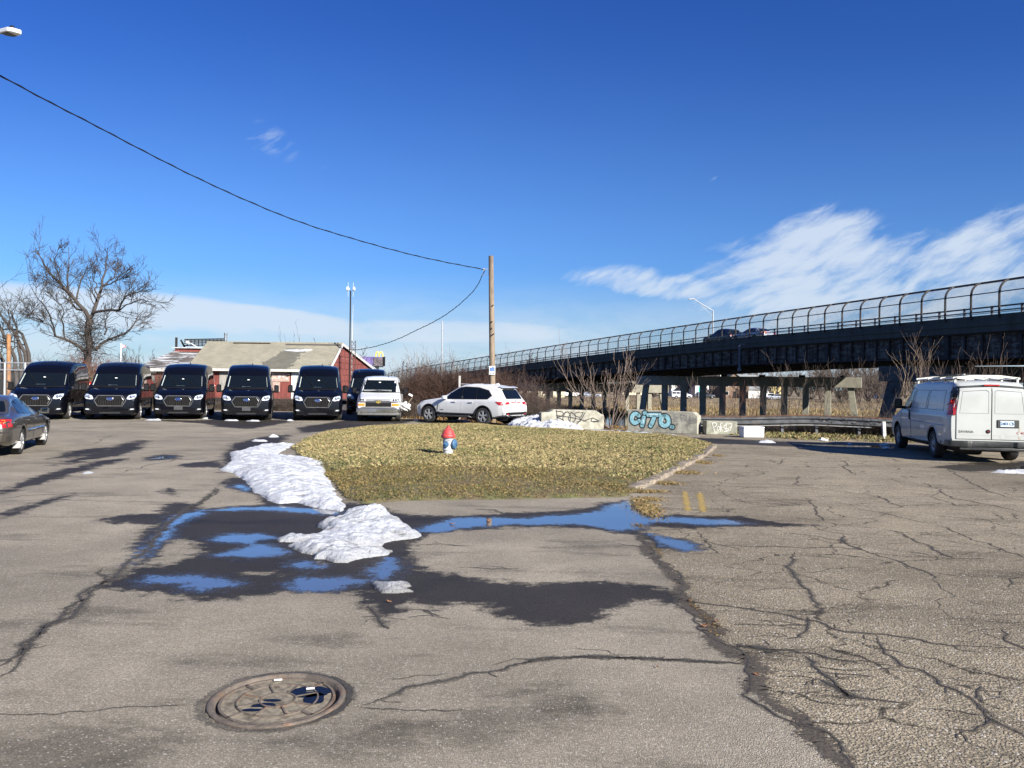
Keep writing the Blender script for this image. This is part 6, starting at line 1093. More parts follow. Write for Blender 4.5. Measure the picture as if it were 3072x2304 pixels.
b = MB(); b.lathe([(.03,0),(.035,-.05),(.01,-.06)], 12, (-1.72,-.06,1.45), 'Y'); b.build('door_knob', M_chrome, dr)
b = MB(); b.box((-2.62,-.10,2.28), (.16,.16,.22)); b.build('wall_lamp', mat('dark_lamp', (.06,.045,.035)), ho, bev=.02)
b = MB(); b.box((.03,1.9,1.6), (.03,.9,.9)); b.build('window_board', M_pink, ho)
gm_ = mat('gable_shingle_gap', (.06,.02,.018), .9); b = MB()
for z in np.arange(1.0, 4.0, .42):
    y0 = max(0, (z-2.6)/1.62*2.6); y1 = 12.7-(max(0, z-2.6)/1.62*10.1)
    if y1 > y0+.3: b.bar((.008,y0+.1,z), (.008,y1-.2,z), .012, .018)
    for y in np.arange(y0+.3, y1-.3, .85): b.bar((.008,y+.3*math.sin(z*9),z), (.008,y+.3*math.sin(z*9)+.02,min(z+.4, 4.0)), .012, .02, (1,0,0))
b.build('shingle_gap', gm_, ho)
b = MB(); b.lathe([(.10,3.6),(.10,5.0),(.115,5.0),(.115,5.12),(.09,5.12)], 18, (-8.55,3.6,0)); b.build('flue_pipe', mat('stainless', (.45,.44,.43), .3, .9), ho, .7)
# low left wing with snow dusted roof and slatted sign frame
b = MB(); b.prism([(-13.3,.9,.5),(-13.3,.9,2.55),(-13.3,5.0,3.7),(-13.3,9,2.5),(-13.3,9,.5)], [(-9.2,.9,.5),(-9.2,.9,2.55),(-9.2,5.0,3.7),(-9.2,9,2.5),(-9.2,9,.5)]); b.build('wing_wall', M_side, ho)
slab('wing_roof', [(-13.5,.6,2.52),(-9.46,.6,2.52),(-9.46,5.0,3.82),(-13.1,5.0,3.82)], .10, M_shs, ho); slab('wing_rear_roof', [(-13.1,5.01,3.81),(-9.46,5.01,3.81),(-9.46,9.3,2.5),(-13.5,9.3,2.5)][::-1], .10, M_shs, ho)
b = MB(); b.box((-11.45,.57,2.42), (4.1,.05,.20)); b.build('white_trim', M_wtrim, ho); b = MB(); b.box((-11.2,5.1,3.9), (3.4,.3,.3)); b.build('clerestory_wall', M_side, ho); b = MB(); b.box((-11.2,5.05,4.09), (3.7,.5,.07)); b.build('roof_snow', M_snow, ho)
M_bl = mat('black_timber', (.018,.017,.016), .8); b = MB(); b.box((-12.95,5.2,4.2), (.14,.10,1.3)); b.box((-12.6,5.6,4.3), (.10,.10,.9), 0, 0, -.5)
for z in (4.32,4.48,4.62,4.74): b.bar((-12.4,5.3,z-.04), (-9.4,5.3,z+.05), .05, .09)
for x in np.arange(-12.2, -9.4, .28): b.box((x,5.34,4.5), (.05,.05,.55))
b.build('slatted_sign_frame', M_bl, ho); b = MB(); b.lathe([(.12,4.42),(.16,4.5),(.08,4.6)], 12, (-12.1,5.15,0)); b.tube([(-12.1,5.1,4.45),(-11.7,5.0,4.40),(-11.3,5.0,4.15)], .035, 6); b.build('flood_lamp', M_white, ho)
# dark timber barrier in front of the house
bar_ = thing('timber_barrier', 'low dark timber barrier between the vans and the house wall', 'barrier', (0,0,0))
b = MB(); b.bar((-26,47.6,.62), (-9.4,46.4,.55), .12, .26); b.build('beam', M_bl, bar_); 
for k in range(9): x = -25.5+k*1.98; b = MB(); b.box((x,47.75-(x+26)*.0723,.25), (.16,.16,.75)); b.build('post', M_bl, bar_)
# antenna mast at the gable, whip aerial, pale floodlight pole, flag pole, arched sign
Ym = 51.2; mt = thing('antenna_mast', 'tall thin black antenna mast with white drum aerials before the house gable', 'antenna mast', (at(1048,1150,Ym)[0], Ym, 0)); bx = mt.location.x
b = MB(); zt = at(1048,872,Ym)[2]; b.tube([(0,0,0),(0,0,zt)], .045, 8); b.build('pole', M_black, mt); b = MB(); 
for s in (-1,1): b.lathe([(.05,0),(.14,s*.06),(.15,s*.16),(.05,s*.19)], 14, (.02+s*.10,0,zt+.12), 'X'); b.tube([(s*.17,0,zt-.4),(s*.17,0,zt+.55)], .01, 4)
b.build('drum_aerial', M_white, mt, .7)
b = MB(); zl = at(1055,1022,Ym)[2]
for x in (.12,.38): b.tube([(x,0,0),(x,0,zl)], .022, 5)
for k in range(12): z = zl*k/12; b.tube([(.12,0,z),(.38,0,z+zl/12)], .014, 4); b.tube([(.38,0,z),(.12,0,z+zl/12)], .014, 4)
b.build('lattice', mat('rusty_lattice', (.06,.035,.028), .8), mt); b = MB(); zw = at(1056,913,Ym)[2]; b.tube([(.12,.05,.3),(.13,.05,zw*.7),(.17,.05,zw)], [.04,.03,.012], 6); b.build('whip_aerial', M_galv, mt)
fp = thing('floodlight_pole', 'thin grey pole standing alone beyond the brambles left of the wooden pole', 'pole', (*at(1324.5,1150,95)[:2], -1)); b = MB(); b.tube([(0,0,0),(0,0,at(1324,963,95)[2]+1)], [.11,.07], 8); b.build('shaft', M_galv, fp, .8); b = MB(); b.box((-.1,0,at(1324,965,95)[2]+1), (.25,.12,.10)); b.build('camera_head', M_galv, fp)
fl = thing('flag_pole', 'distant white flag pole with a small striped flag left of the house', 'flag pole', (*at(361.5,1150,90)[:2], -.5)); b = MB(); b.tube([(0,0,0),(0,0,at(361,1030,90)[2]+.5)], .05, 6); b.build('shaft', M_white, fl); zf = at(361,1037,90)[2]+.5
b = MB(); b.add([(.05,0,zf+.25),(.3,.05,zf+.1),(.6,-.03,zf+.12),(.6,-.03,zf-.2),(.3,.05,zf-.28),(.05,0,zf-.3)], [(0,1,2,3,4,5)]); b.build('flag', mat('flag_red', (.35,.06,.07), .8, col2=(.6,.58,.6), thr=(.45,.55), cscale=5), fl)
Ys = 118; a0 = at(1080,1070,Ys); a1 = at(1157,1098,Ys); sg = thing('roadside_sign', 'distant purple sign board topped by yellow double arches beyond the house', 'sign', ((a0[0]+a1[0])/2, Ys, 0)); w = a1[0]-a0[0]; h = a0[2]-a1[2]; zc = (a0[2]+a1[2])/2
b = MB(); b.box((-.25,0,zc), (w*.86,.5,h)); b.build('purple_board', mat('sign_purple', (.13,.10,.24), .5, var=.5, scale=1.2), sg, bev=.03); b = MB(); b.box((w*.22,-.30,zc-.1), (w*.36,.1,h*.86)); b.build('message_board', mat('message_grey', (.10,.085,.09), .7, var=.6, scale=2.5), sg); b = MB(); b.box((w*.43,0,zc), (.28,.7,h*1.05)); b.box((0,0,zc-h/2-.12), (w*.8,.5,.15)); b.build('sign_frame', M_black, sg); b = MB(); b.tube([(w*.17,0,-2),(w*.17,0,zc-h/2)], .28, 10); b.build('post', M_stl, sg)
b = MB(); xm = w*.25; zb = zc+h/2
for s in (-1,1): P = [(xm+s*.28+.27*math.cos(t), -.1, zb+.78*math.sin(t)) for t in np.linspace(0, math.pi, 13)]; b.tube(P, .095, 6)
b.build('yellow_arches', mat('arch_yellow', (.80,.60,.06), .4), sg)
# fence at the far left
fe = thing('chain_link_fence', 'grey chain link fence with pipe rails at the far left edge', 'fence', (0,0,0)); Yf = 39
b = MB(); xs = [at(px_, 1150, Yf)[0] for px_ in (-60,14,75,110,128)]; zt = at(60,1088,Yf)[2]
for i, x in enumerate(xs): q = MB(); q.tube([(x,Yf,-.1),(x,Yf,zt)], .055, 6); q.build('post', M_galv, fe, .8)
for z in (zt-.02, zt-.38, .1): q = MB(); q.tube([(xs[0]-6,Yf,z),(xs[-1],Yf,z)], .035, 5); q.build('rail', M_galv, fe)
me = bpy.data.meshes.new('wire_mesh'); me.from_pydata([(xs[0]-6,Yf+.06,.05),(xs[-1],Yf+.06,.05),(xs[-1],Yf+.06,zt),(xs[0]-6,Yf+.06,zt)], [], [(0,1,2,3)]); ul = me.uv_layers.new(name='UVMap'); Lf = xs[-1]-xs[0]+6
for l, q in zip(ul.data, ((0,0),(Lf,0),(Lf,zt),(0,zt))): l.uv = q
link('wire_mesh', me, linkmat('chain_link_left', .07, .12, (.14,.14,.14)), fe)
q = at(27,1150,40.5); b = MB(); b.tube([(q[0],q[1],-.2),(q[0]-.05,q[1],at(26,1002,40.5)[2])], .10, 10); tag(b.build('wooden_post', mat('orange_brown_post', (.28,.14,.06), .8, var=.3, scale=5), None, .8), 'orange brown wooden post behind the left fence', 'post')
sh = thing('storage_shed', 'low grey shed partly hidden behind the left fence', 'shed', (-31,52,0)); b = MB(); b.box((0,0,1.1), (14,4,2.2)); b.build('wall', mat('grey_block_wall', (.20,.20,.19), .9, var=.3, scale=2), sh); b = MB(); b.box((0,0,2.25), (14.4,4.4,.12)); b.build('roof', mat('dark_roof', (.06,.06,.06)), sh); b = MB(); b.box((1.5,-2.02,1.0), (2.2,.05,1.8)); b.build('door', mat('shed_door', (.34,.34,.33), .8), sh)
# ================================================================== TREES AND BRAMBLES
def twigs(P, R, n=3):
    """vectorised tubes. P (N,k,3), R (N,k)"""
    P = np.asarray(P, float); N, k, _ = P.shape; d = np.gradient(P, axis=1); d /= np.maximum(np.linalg.norm(d, axis=2, keepdims=True), 1e-9)
    ref = np.where(np.abs(d[..., 2:3]) < .9, np.array([0,0,1.]), np.array([1.,0,0])); x = np.cross(d, ref); x /= np.maximum(np.linalg.norm(x, axis=2, keepdims=True), 1e-9); y = np.cross(d, x)
    a = np.arange(n)*2*np.pi/n; V = P[:, :, None, :]+(x[:, :, None, :]*np.cos(a)[:, None]+y[:, :, None, :]*np.sin(a)[:, None])*R[:, :, None, None]
    base = np.arange(N)[:, None, None]*k*n; i = np.arange(k-1)[None, :, None]*n; j = np.arange(n)[None, None, :]; j2 = (j+1) % n
    Q_ = np.stack(np.broadcast_arrays(base+i+j, base+i+j2, base+i+n+j2, base+i+n+j), -1).reshape(-1, 4); return V.reshape(-1, 3), Q_
class Brush:
    def __init__(s): s.V = []; s.Q = []; s.n = 0
    def add(s, P, R, n=3):
        v, q = twigs(P, R, n); s.V.append(v); s.Q.append(q+s.n); s.n += len(v)
    def build(s, name, m, parent): return link(name, npmesh(name, np.concatenate(s.V), np.concatenate(s.Q)), m, parent, 3.2)
def unit(v): return v/np.maximum(np.linalg.norm(v, axis=-1, keepdims=True), 1e-9)
def sprout(P, R, frac, ang, lf, rng, k=5, up=.25, rmin=.006, rs=.55, wig=.16, tmin=.2):
    """children on parents: frac children per parent"""
    N = len(P); m_ = max(1, int(N*frac)); pi = rng.integers(0, N, m_); t = rng.uniform(tmin, .98, m_)*(P.shape[1]-1); i = np.minimum(t.astype(int), P.shape[1]-2); f = (t-i)[:, None]
    o = P[pi, i]*(1-f)+P[pi, i+1]*f; d = unit(P[pi, i+1]-P[pi, i]); L0 = np.linalg.norm(P[pi, -1]-P[pi, 0], axis=1); r0 = R[pi, i]*rs
    rv = unit(rng.normal(0, 1, (m_, 3))); side = unit(rv-d*(rv*d).sum(1, keepdims=True)); a = rng.uniform(ang*.6, ang*1.35, m_)[:, None]; dd = unit(d*np.cos(a)+side*np.sin(a)+np.array([0,0,up])*rng.uniform(.2, 1, (m_, 1)))
    L = L0*lf*rng.uniform(.55, 1.3, m_); out = np.empty((m_, k, 3)); out[:, 0] = o; cur = dd
    for j in range(1, k):
        out[:, j] = out[:, j-1]+cur*(L/(k-1))[:, None]; cur = unit(cur+rng.normal(0, wig, (m_, 3))+np.array([0,0,up*.25]))
    rr = np.maximum(r0[:, None]*np.linspace(1, .35, k)[None], rmin); return out, rr
def resamp(pts, k):
    p = np.array(pts, float); s = np.r_[0, np.cumsum(np.linalg.norm(np.diff(p, axis=0), axis=1))]; S = np.linspace(0, s[-1], k); return np.stack([np.interp(S, s, p[:, j]) for j in range(3)], 1)
# --- big bare tree left
Yt = 46; rng = np.random.default_rng(5)
def tz(zx, zy, dy=0.0): zx = 1000+(zx-1000)*.90; zy = 1640+(zy-1640)*.93; return at(zx/3.77, 680+zy/3.77, Yt+dy)
limbs = [([(985,1640),(985,1500),(1000,1300),(1010,1150),(1015,1000)], 0, .30, .24), ([(1015,1010),(960,900),(880,820),(780,690),(650,560),(500,420),(430,300),(350,180)], -.8, .17, .03), ([(960,900),(850,860),(760,760),(740,500),(735,380),(750,120)], .9, .09, .02), ([(1020,1000),(1060,900),(1130,740),(1180,600),(1210,420),(1240,200)], .6, .16, .03),
 ([(1060,920),(1200,880),(1400,890),(1440,800),(1480,700),(1600,680),(1780,640)], -1.0, .11, .02), ([(940,1390),(860,1310),(700,1240),(580,1205),(530,1090),(430,1030),(330,1020)], -1.2, .13, .03), ([(1090,1380),(1150,1300),(1250,1250),(1400,1200),(1530,1120),(1600,1020),(1690,900)], 1.0, .12, .025), ([(580,1205),(540,1000),(470,860),(380,760),(260,580)], -1.8, .07, .015),
 ([(700,1240),(690,1050),(690,880),(560,780),(420,640)], -1.0, .06, .015), ([(1180,600),(1280,520),(1380,380),(1430,260)], 1.2, .07, .015), ([(1180,600),(1300,560),(1460,460),(1540,420)], -.3, .06, .015), ([(780,690),(640,620),(480,540),(350,460)], -1.5, .06, .015), ([(850,800),(880,560),(980,420),(1040,260)], .3, .07, .015), ([(1200,1190),(1220,1040),(1250,930),(1360,800)], 1.2, .06, .015), ([(1400,890),(1520,820),(1680,760),(1800,790)], -1.4, .05, .012), ([(1130,740),(1080,560),(1050,400)], .8, .06, .015), ([(650,560),(590,430),(600,250),(630,120)], -.6, .06, .012), ([(430,1030),(280,960),(150,930)], -2, .05, .012)]
bt_ = thing('bare_tree', 'large spreading bare tree at the left behind the first black vans', 'tree', (*tz(985,1640)[:2], 0)); LP = []; LR = []
for i, (pts, dy, ra, rb) in enumerate(limbs): n = len(pts); LP.append(resamp([tz(x, y, dy*j/(n-1)*2) for j, (x, y) in enumerate(pts)], 9)); LR.append(np.linspace(ra, rb, 9)*.78)
LP, LR = np.array(LP), np.array(LR); LP[0, 0, 2] = -.2; LP[:, 1:-1] += rng.normal(0, .05, LP[:, 1:-1].shape); off = np.array([bt_.location.x, bt_.location.y, 0]); tr = Brush(); tr.add(LP-off, LR, 8); tr.build('trunk', M_bark, bt_); cr = Brush()
A1, B1 = sprout(LP[1:], LR[1:], 12, .75, .31, rng, 7, .25, .012, .34, .14); A2, B2 = sprout(A1, B1, 5.5, .7, .50, rng, 5, .2, .009, .55, .16); A3, B3 = sprout(A2, B2, 3.0, .65, .55, rng, 4, .12, .0075, .6, .14); A4, B4 = sprout(LP[:1], LR[:1], 260, 1.2, .30, rng, 6, -.1, .012, .06, .4)
for a, r in ((A1,B1),(A2,B2),(A3,B3),(A4,B4)): cr.add(a-off, r)
cr.build('crown', M_bark, bt_)
# --- leaning tree at the left edge
lt = thing('bare_tree', 'bare tree with leaning trunks cut by the left edge', 'tree', (*at(15,1150,42)[:2], 0)); off = np.array([lt.location.x, lt.location.y, 0]); tr = Brush(); LP = []
for pts in ([(60,1120),(40,1060),(10,1000),(-30,930),(-90,860)], [(95,1100),(60,1030),(35,985),(0,945),(-20,900)], [(70,1110),(55,1040),(50,980),(30,930)], [(20,1110),(0,1060),(-30,1020),(-90,980)], [(96,1095),(80,1040),(66,1000),(40,985),(0,990)]): LP.append(resamp([at(x, y, 42+.6*j) for j, (x, y) in enumerate(pts)], 7))
LP = np.array(LP); LP[:, 0, 2] = -.1; LR = np.tile(np.linspace(.11,.03,7), (5,1)); tr.add(LP-off, LR, 7); tr.build('trunk', M_bark, lt); A1, B1 = sprout(LP, LR*.8, 9, .8, .34, rng, 6, .1, .010, .5, .25); A2, B2 = sprout(A1, B1, 4, .8, .5, rng, 5, .0, .008, .6, .25); A3, B3 = sprout(A2, B2, 2.0, .8, .5, rng, 4, 0, .007); cr = Brush(); [cr.add(a-off, r) for a, r in ((A1,B1),(A2,B2),(A3,B3))]; cr.build('crown', M_bark, lt)
def thicket(name, label, c, rx, ry, H, n, m, rng, r=.008, arch=.55, sub=3.0, group=None, z0=None):
    """shrub: arching canes rising from an ellipse"""
    t = thing(name, label, 'shrub', (*c, 0), 0, group); a = rng.uniform(0, 2*np.pi, n); q = np.sqrt(rng.uniform(0, 1, n)); ox = q*np.cos(a)*rx*.75; oy = q*np.sin(a)*ry*.75; zz = terr(ox+c[0], oy+c[1]) if z0 is None else np.full(n, z0)
    top = H*np.sqrt(np.clip(1-(q*.85)**2, .1, 1))*rng.uniform(.55, 1.08, n); lean = rng.uniform(.1, arch, n)*top; la = a+rng.normal(0, 1.0, n); k = 6; tt = np.linspace(0, 1, k); P = np.empty((n, k, 3)); w = rng.normal(0, .06, (n, k, 3))*top[:, None, None]*.5; w[:, 0] = 0
    P[:, :, 0] = ox[:, None]+np.cos(la)[:, None]*lean[:, None]*tt**1.6; P[:, :, 1] = oy[:, None]+np.sin(la)[:, None]*lean[:, None]*tt**1.6; P[:, :, 2] = zz[:, None]+top[:, None]*(tt*1.25-.25*tt**2*1.0); P += w
    R = r*rng.uniform(.7, 1.5, (n, 1))*np.linspace(1, .45, k); s = Brush(); s.add(P, R); s.build('stems', m, t); A, B_ = sprout(P, R, sub, .8, .38, rng, 4, .12, r*.5, .7, .2); A2, B2 = sprout(A, B_, 1.5, .8, .5, rng, 3, .1, r*.45, .7, .2); s = Brush(); s.add(A, B_); s.add(A2, B2); s.build('twigs', m, t); return t
M_bram = mat('red_brown_brambles', (.078,.043,.031), .9, var=.4, scale=1.3); M_bram2 = mat('grey_brown_brambles', (.080,.060,.046), .9, var=.4, scale=1.3); M_redb = mat('russet_vine', (.13,.050,.032), .9, var=.4, scale=1.5); M_tanb = mat('tan_stems', (.24,.18,.125), .9, var=.35, scale=1.5); M_pale = mat('pale_sapling_bark', (.19,.14,.11), .85, var=.25, scale=6)
def gxy(px, Y): return at(px, 1150, Y)[:2]
GB = 'bramble thickets at the road end'
for a in [('bramble_thicket','reddish brown bramble mound behind the bonnet of the white car', gxy(1330,41), 2.4, 1.6, 2.85, 1800, M_bram, .008, .6, 3.0), ('bramble_thicket','dark red bramble mass just left of the wooden pole', gxy(1430,42), 1.6, 1.5, 2.4, 900, M_redb, .008, .7, 3.0), ('bramble_thicket','dark tangled brambles right of the wooden pole behind the white car tail', gxy(1545,40.5), 1.7, 1.5, 3.2, 1600, M_bram, .008, .5, 3.0),
          ('bramble_thicket','lower brown brambles beside the scribbled concrete block', gxy(1620,38), 1.1, 1.2, 2.1, 600, M_bram2, .007, .5, 3.0), ('bramble_thicket','thin straw coloured weeds between the passenger van and the white car', gxy(1240,40), 1.3, 1.3, 1.15, 500, M_bram2, .007, .7, 2.5), ('bramble_thicket','grey brush rising beside the last black van', gxy(1190,46), 1.6, 1.4, 2.2, 260, M_bram2, .008, .4, 3)]:
    thicket(a[0], a[1], a[2], a[3], a[4], a[5], a[6], a[7], rng, a[8], a[9], a[10], GB)
thicket('vine_mound', 'russet vine mound at the foot of the big bare tree', gxy(285,45.5), 1.7, 1.2, 2.75, 1500, M_redb, rng, .010, .7, 2.5); thicket('weed_clump', 'tall tan dead weeds between the first two black vans', gxy(292,43.8), .7, .6, 2.2, 420, M_tanb, rng, .009, .4, 2.0)
thicket('weed_clump', 'dry brush under the timber barrier beside the white door', gxy(860,46.2), 1.6, .5, .85, 420, M_bram2, rng, .008, .9, 2); thicket('weed_clump', 'dry brush under the timber barrier below the boarded window', gxy(655,46.6), 1.2, .5, .7, 260, M_bram2, rng, .008, .9, 2); thicket('vine_clump', 'leafless vine on the wall between the second and third van', gxy(474,47.5), .45, .4, 2.3, 200, M_bram2, rng, .010, .4, 3)
thicket('bramble_thicket', 'dense bare brambles filling the gap behind the left fence', gxy(60,44), 3.4, 1.5, 2.7, 900, M_bram2, rng, .010, .8, 3, GB)
# brush below the guard rail and on the river bank
for i, (px, Y, rx, H, n, mm, lab) in enumerate([(2180,31.6,1.2,.8,350,M_bram2,'low dry brush behind the small dark block'), (2330,31.2,1.4,.75,420,M_bram2,'low dry brush under the left half of the guard rail'), (2470,30.6,1.4,.8,450,M_bram2,'low dry brush under the middle of the guard rail'), (2600,30.0,1.3,.85,420,M_bram2,'low dry brush under the right end of the guard rail'), (2700,29.5,1.1,.9,260,M_bram2,'low dry brush by the cargo van front wheel'), (1990,33,1.6,.7,260,M_bram2,'low dry brush behind the CITO block')]):
    thicket('dry_brush', lab, gxy(px, Y), rx, .6, H, n, mm, rng, .006, .9, 2.5, 'dry brush along the guard rail')
def sapling(label, c, n, H, spread, mm, rng, r=.022, sub=(7,4), group='leafless saplings before the bridge', z0=None, upc=.5, s3=0):
    t = thing('leafless_sapling', label, 'tree', (*c, 0), 0, group); zz = float(terr(np.array([c[0]]), np.array([c[1]]))[0]) if z0 is None else z0; P = np.empty((n, 8, 3)); a = np.linspace(0, 2*np.pi, n, endpoint=False)+rng.uniform(-.4,.4,n); hh = H*rng.uniform(.65,1.0,n); sp = spread*rng.uniform(.15,1,n)
    tt = np.linspace(0, 1, 8)
    P[:, :, 0] = (np.cos(a)*sp)[:, None]*tt**.8; P[:, :, 1] = (np.sin(a)*sp*.7)[:, None]*tt**.8; P[:, :, 2] = zz+hh[:, None]*tt**1.15; P[:, 1:] += rng.normal(0, .035*H/3, (n, 7, 3)); R = r*rng.uniform(.7,1.25,(n,1))*np.linspace(1,.38,8); s = Brush(); s.add(P, R, 5); s.build('trunk', mm, t)
    A, B_ = sprout(P, R, sub[0], .65, .34, rng, 6, upc, r*.28, .6, .12, .3); A2, B2 = sprout(A, B_, sub[1], .6, .38, rng, 4, upc, r*.24, .7, .12, .25); s = Brush(); s.add(A, B_); s.add(A2, B2)
    if s3: A3, B3 = sprout(A2, B2, s3, .6, .5, rng, 3, upc*.5, r*.2, .7); s.add(A3, B3)
    s.build('crown', mm, t); return t
sapling('pale multi stemmed leafless sapling between the two graffiti blocks', gxy(1832,32.2), 12, 3.1, 2.3, M_pale, rng, .019, (8,3))
sapling('thin leafless sapling rising behind the small dark block', gxy(2088,33), 2, 2.6, .25, M_pale, rng, .013, (6,2)); sapling('leafless sapling at the middle of the guard rail', gxy(2372,32.5), 4, 2.9, .8, M_bram2, rng, .013, (6,2.5)); sapling('leafless sapling at the right half of the guard rail', gxy(2462,32), 3, 3.0, .6, M_bram2, rng, .013, (6,2.5)); sapling('dark bushy sapling at the right end of the guard rail', gxy(2610,33), 6, 2.6, 1.6, M_bram2, rng, .012, (9,4))
sapling('red brown sapling right of the small dark block', gxy(2205,33.5), 4, 2.0, .6, M_redb, rng, .010, (7,3)); sapling('red brown sapling left of the rail scribbles', gxy(2262,34), 5, 1.9, .6, M_redb, rng, .010, (7,3)); sapling('tangle of leafless vines on the pier columns', gxy(2325,36), 6, 2.4, 1.3, M_bram2, rng, .011, (8,3))
sapling('slim upright shoots in front of the near pier', gxy(2722,29), 3, 3.3, .35, M_tanb, rng, .013, (5,2)); sapling('tall twin shoots between near pier and cargo van', gxy(2758,28.5), 3, 3.5, .25, M_tanb, rng, .013, (5,2)); sapling('spray of reddish shoots behind the roof rack of the cargo van', gxy(2900,26.5), 34, 3.0, 2.4, mat('pinkish_shoots', (.13,.09,.07), .9, var=.3), rng, .010, (4,1.2)); sapling('bare shoots behind the rear of the cargo van at the right edge', gxy(3010,27), 12, 2.7, 1.4, M_bram2, rng, .010, (4,1.2))
sapling('bare young tree behind the pole and fence, before the bridge', gxy(1545,46), 9, 5.2, 2.6, M_bark, rng, .03, (9,4), s3=1.0); sapling('bare feathery tree left of the thin grey pole', gxy(1285,90), 12, 7.0, 4.5, mat('pale_grey_twigs', (.26,.22,.17), .9), rng, .05, (9,4), s3=1.0); sapling('bare tree beyond the gable under the hanging cable', gxy(1100,75), 9, 7.4, 4.5, M_bark, rng, .06, (10,4), s3=1.2); sapling('bare twigs just behind the house ridge', gxy(880,66), 6, 6.3, 2.0, M_bark, rng, .03, (4,1)); sapling('small distant bare tree by the flag pole', gxy(405,95), 9, 4.6, 2.6, M_bark, rng, .05, (9,4), s3=1); sapling('distant bare tree between the arched sign and the bridge', gxy(1190,100), 9, 4.6, 2.6, M_bram2, rng, .05, (8,3))
# ================================================================== FAR BANK
def reedfield(n, poly, H0, H1, label, dk=1.0):
    pg = np.array(poly); P = RNG.uniform(pg.min(0), pg.max(0), (n, 2)); P = P[sdf(P, poly) > 0]; k = RNG.uniform(0, 1, len(P)) < np.clip(.65+.9*vnoise(P, .09, 5), .03, 1); P = P[k]; m_ = len(P)
    c = np.array([.30,.225,.115])*RNG.uniform(.5,1.35,(m_,1))*dk*np.clip(1+.6*vnoise(P, .06, 15), .5, 1.4)[:, None]
    return tag(blades('reeds', P, terr(P[:, 0], P[:, 1]), RNG.uniform(H0, H1, m_)*np.clip(1+.5*vnoise(P, .12, 9), .4, 1.5), RNG.uniform(.05,.14, m_), c, .5, label), None, 'reeds')
reedfield(60000, [(-25,124),(110,122),(130,150),(-30,152)], .4, 1.05, 'golden dry reeds on the marsh across the river')
reedfield(26000, [(-30,152),(130,150),(150,200),(-40,200)], .25, .6, 'brown dry marsh grass on the far bank', np.array([.72,.72,.8]))
def farhouse(label, px, Y, w, d, he, hr, cw, cr_, rz=0.0, name='house'):
    x, y = gxy(px, Y); z = float(terr(np.array([x]), np.array([y]))[0]); t = thing(name, label, 'house', (x, y, z), rz, 'houses across the river'); b = MB(); b.prism([(-w/2,-d/2,0),(-w/2,-d/2,he),(0,-d/2,hr),(w/2,-d/2,he),(w/2,-d/2,0)], [(-w/2,d/2,0),(-w/2,d/2,he),(0,d/2,hr),(w/2,d/2,he),(w/2,d/2,0)]); b.build('wall', cw, t)
    for s in (-1,1): slab('roof', [(s*(w/2+.4),-d/2-.4,he-.22),(s*(w/2+.4),d/2+.4,he-.22),(0,d/2+.4,hr+.12),(0,-d/2-.4,hr+.12)][::s], .15, cr_, t)
    for xx in (-w*.26, w*.26):
        for zz in ((1.5,4.0) if he > 4 else (1.5,)): b = MB(); b.box((xx,-d/2-.03,zz), (1.0,.08,1.3)); f = b.build('window', M_wtrim, t); b = MB(); b.box((xx,-d/2-.08,zz), (.8,.04,1.1)); b.build('pane', M_glass, f)
    b = MB(); b.box((0,-d/2-.03,1.0), (1.0,.08,2.0)); b.build('door', M_bl, t); return t
M_hw = mat('white_siding', (.66,.66,.64), .8); M_hb = mat('brown_siding', (.16,.11,.075), .85); M_hy = mat('yellow_siding', (.58,.47,.20), .8); M_hc = mat('cream_siding', (.58,.53,.38), .85); M_hr = mat('grey_far_roof', (.21,.22,.22), .9); M_hrd = mat('dark_far_roof', (.07,.065,.06), .9)
farhouse('white gabled far house above the green road sign', 2112, 262, 8, 9, 5.5, 8.5, M_hw, M_hrd); farhouse('brown gabled far house between the pier columns', 2185, 240, 9, 10, 4.6, 7.6, M_hb, M_hrd, .1); farhouse('wide far house with a broad grey roof', 2240, 250, 14, 10, 2.9, 7.4, M_hw, M_hr, math.pi/2); farhouse('small yellow far house', 2305, 262, 7, 8, 4.5, 7.2, M_hy, M_hrd)
farhouse('cream building at the left under the bridge', 1652, 205, 7, 8, 3.6, 4.4, M_hc, M_hr, 0, 'low_building'); farhouse('small pale far house at the right among grey trees', 2655, 275, 6, 7, 3, 5.2, M_hw, M_hr, .3); farhouse('white far house left of the middle pier', 2035, 275, 9, 9, 4.2, 7, M_hw, M_hr, .2); farhouse('pale far house behind the cream building', 1905, 290, 12, 9, 3.2, 6, M_hc, M_hr, .1)
x, y = gxy(2101, 214); zb = float(terr(np.array([x]), np.array([y]))[0]); gs = thing('road_sign', 'small green road sign across the river', 'sign', (x, y, zb)); b = MB(); b.box((0,0,2.6), (1.0,.06,1.5)); b.build('panel', mat('sign_green', (.03,.34,.26), .5, var=.5, scale=4), gs); b = MB(); b.box((-.4,.06,1.3), (.08,.08,2.6)); b.box((.4,.06,1.3), (.08,.08,2.6)); b.build('post', M_galv, gs)
for i, (px, Y, lab) in enumerate([(2161,225,'pale lamp pole before the brown far house'), (2122,240,'pale pole by the white far house'), (2318,235,'pale pole before the yellow far house')]): x, y = gxy(px, Y); b = MB(); b.tube([(0,0,0),(0,0,8)], .11, 6); o = b.build('street_pole', M_white); o.location = (x, y, -1.6); tag(o, lab, 'pole', 'poles across the river')
def farcopy(src, px, Y, ang, label, dz=0):
    c = copy_tree(src); x, y = gxy(px, Y); c.location = (x, y, float(terr(np.array([x]), np.array([y]))[0])+.03+dz); c.rotation_euler = (0,0,ang); c['label'] = label; c['group'] = 'vehicles parked across the river'; return c
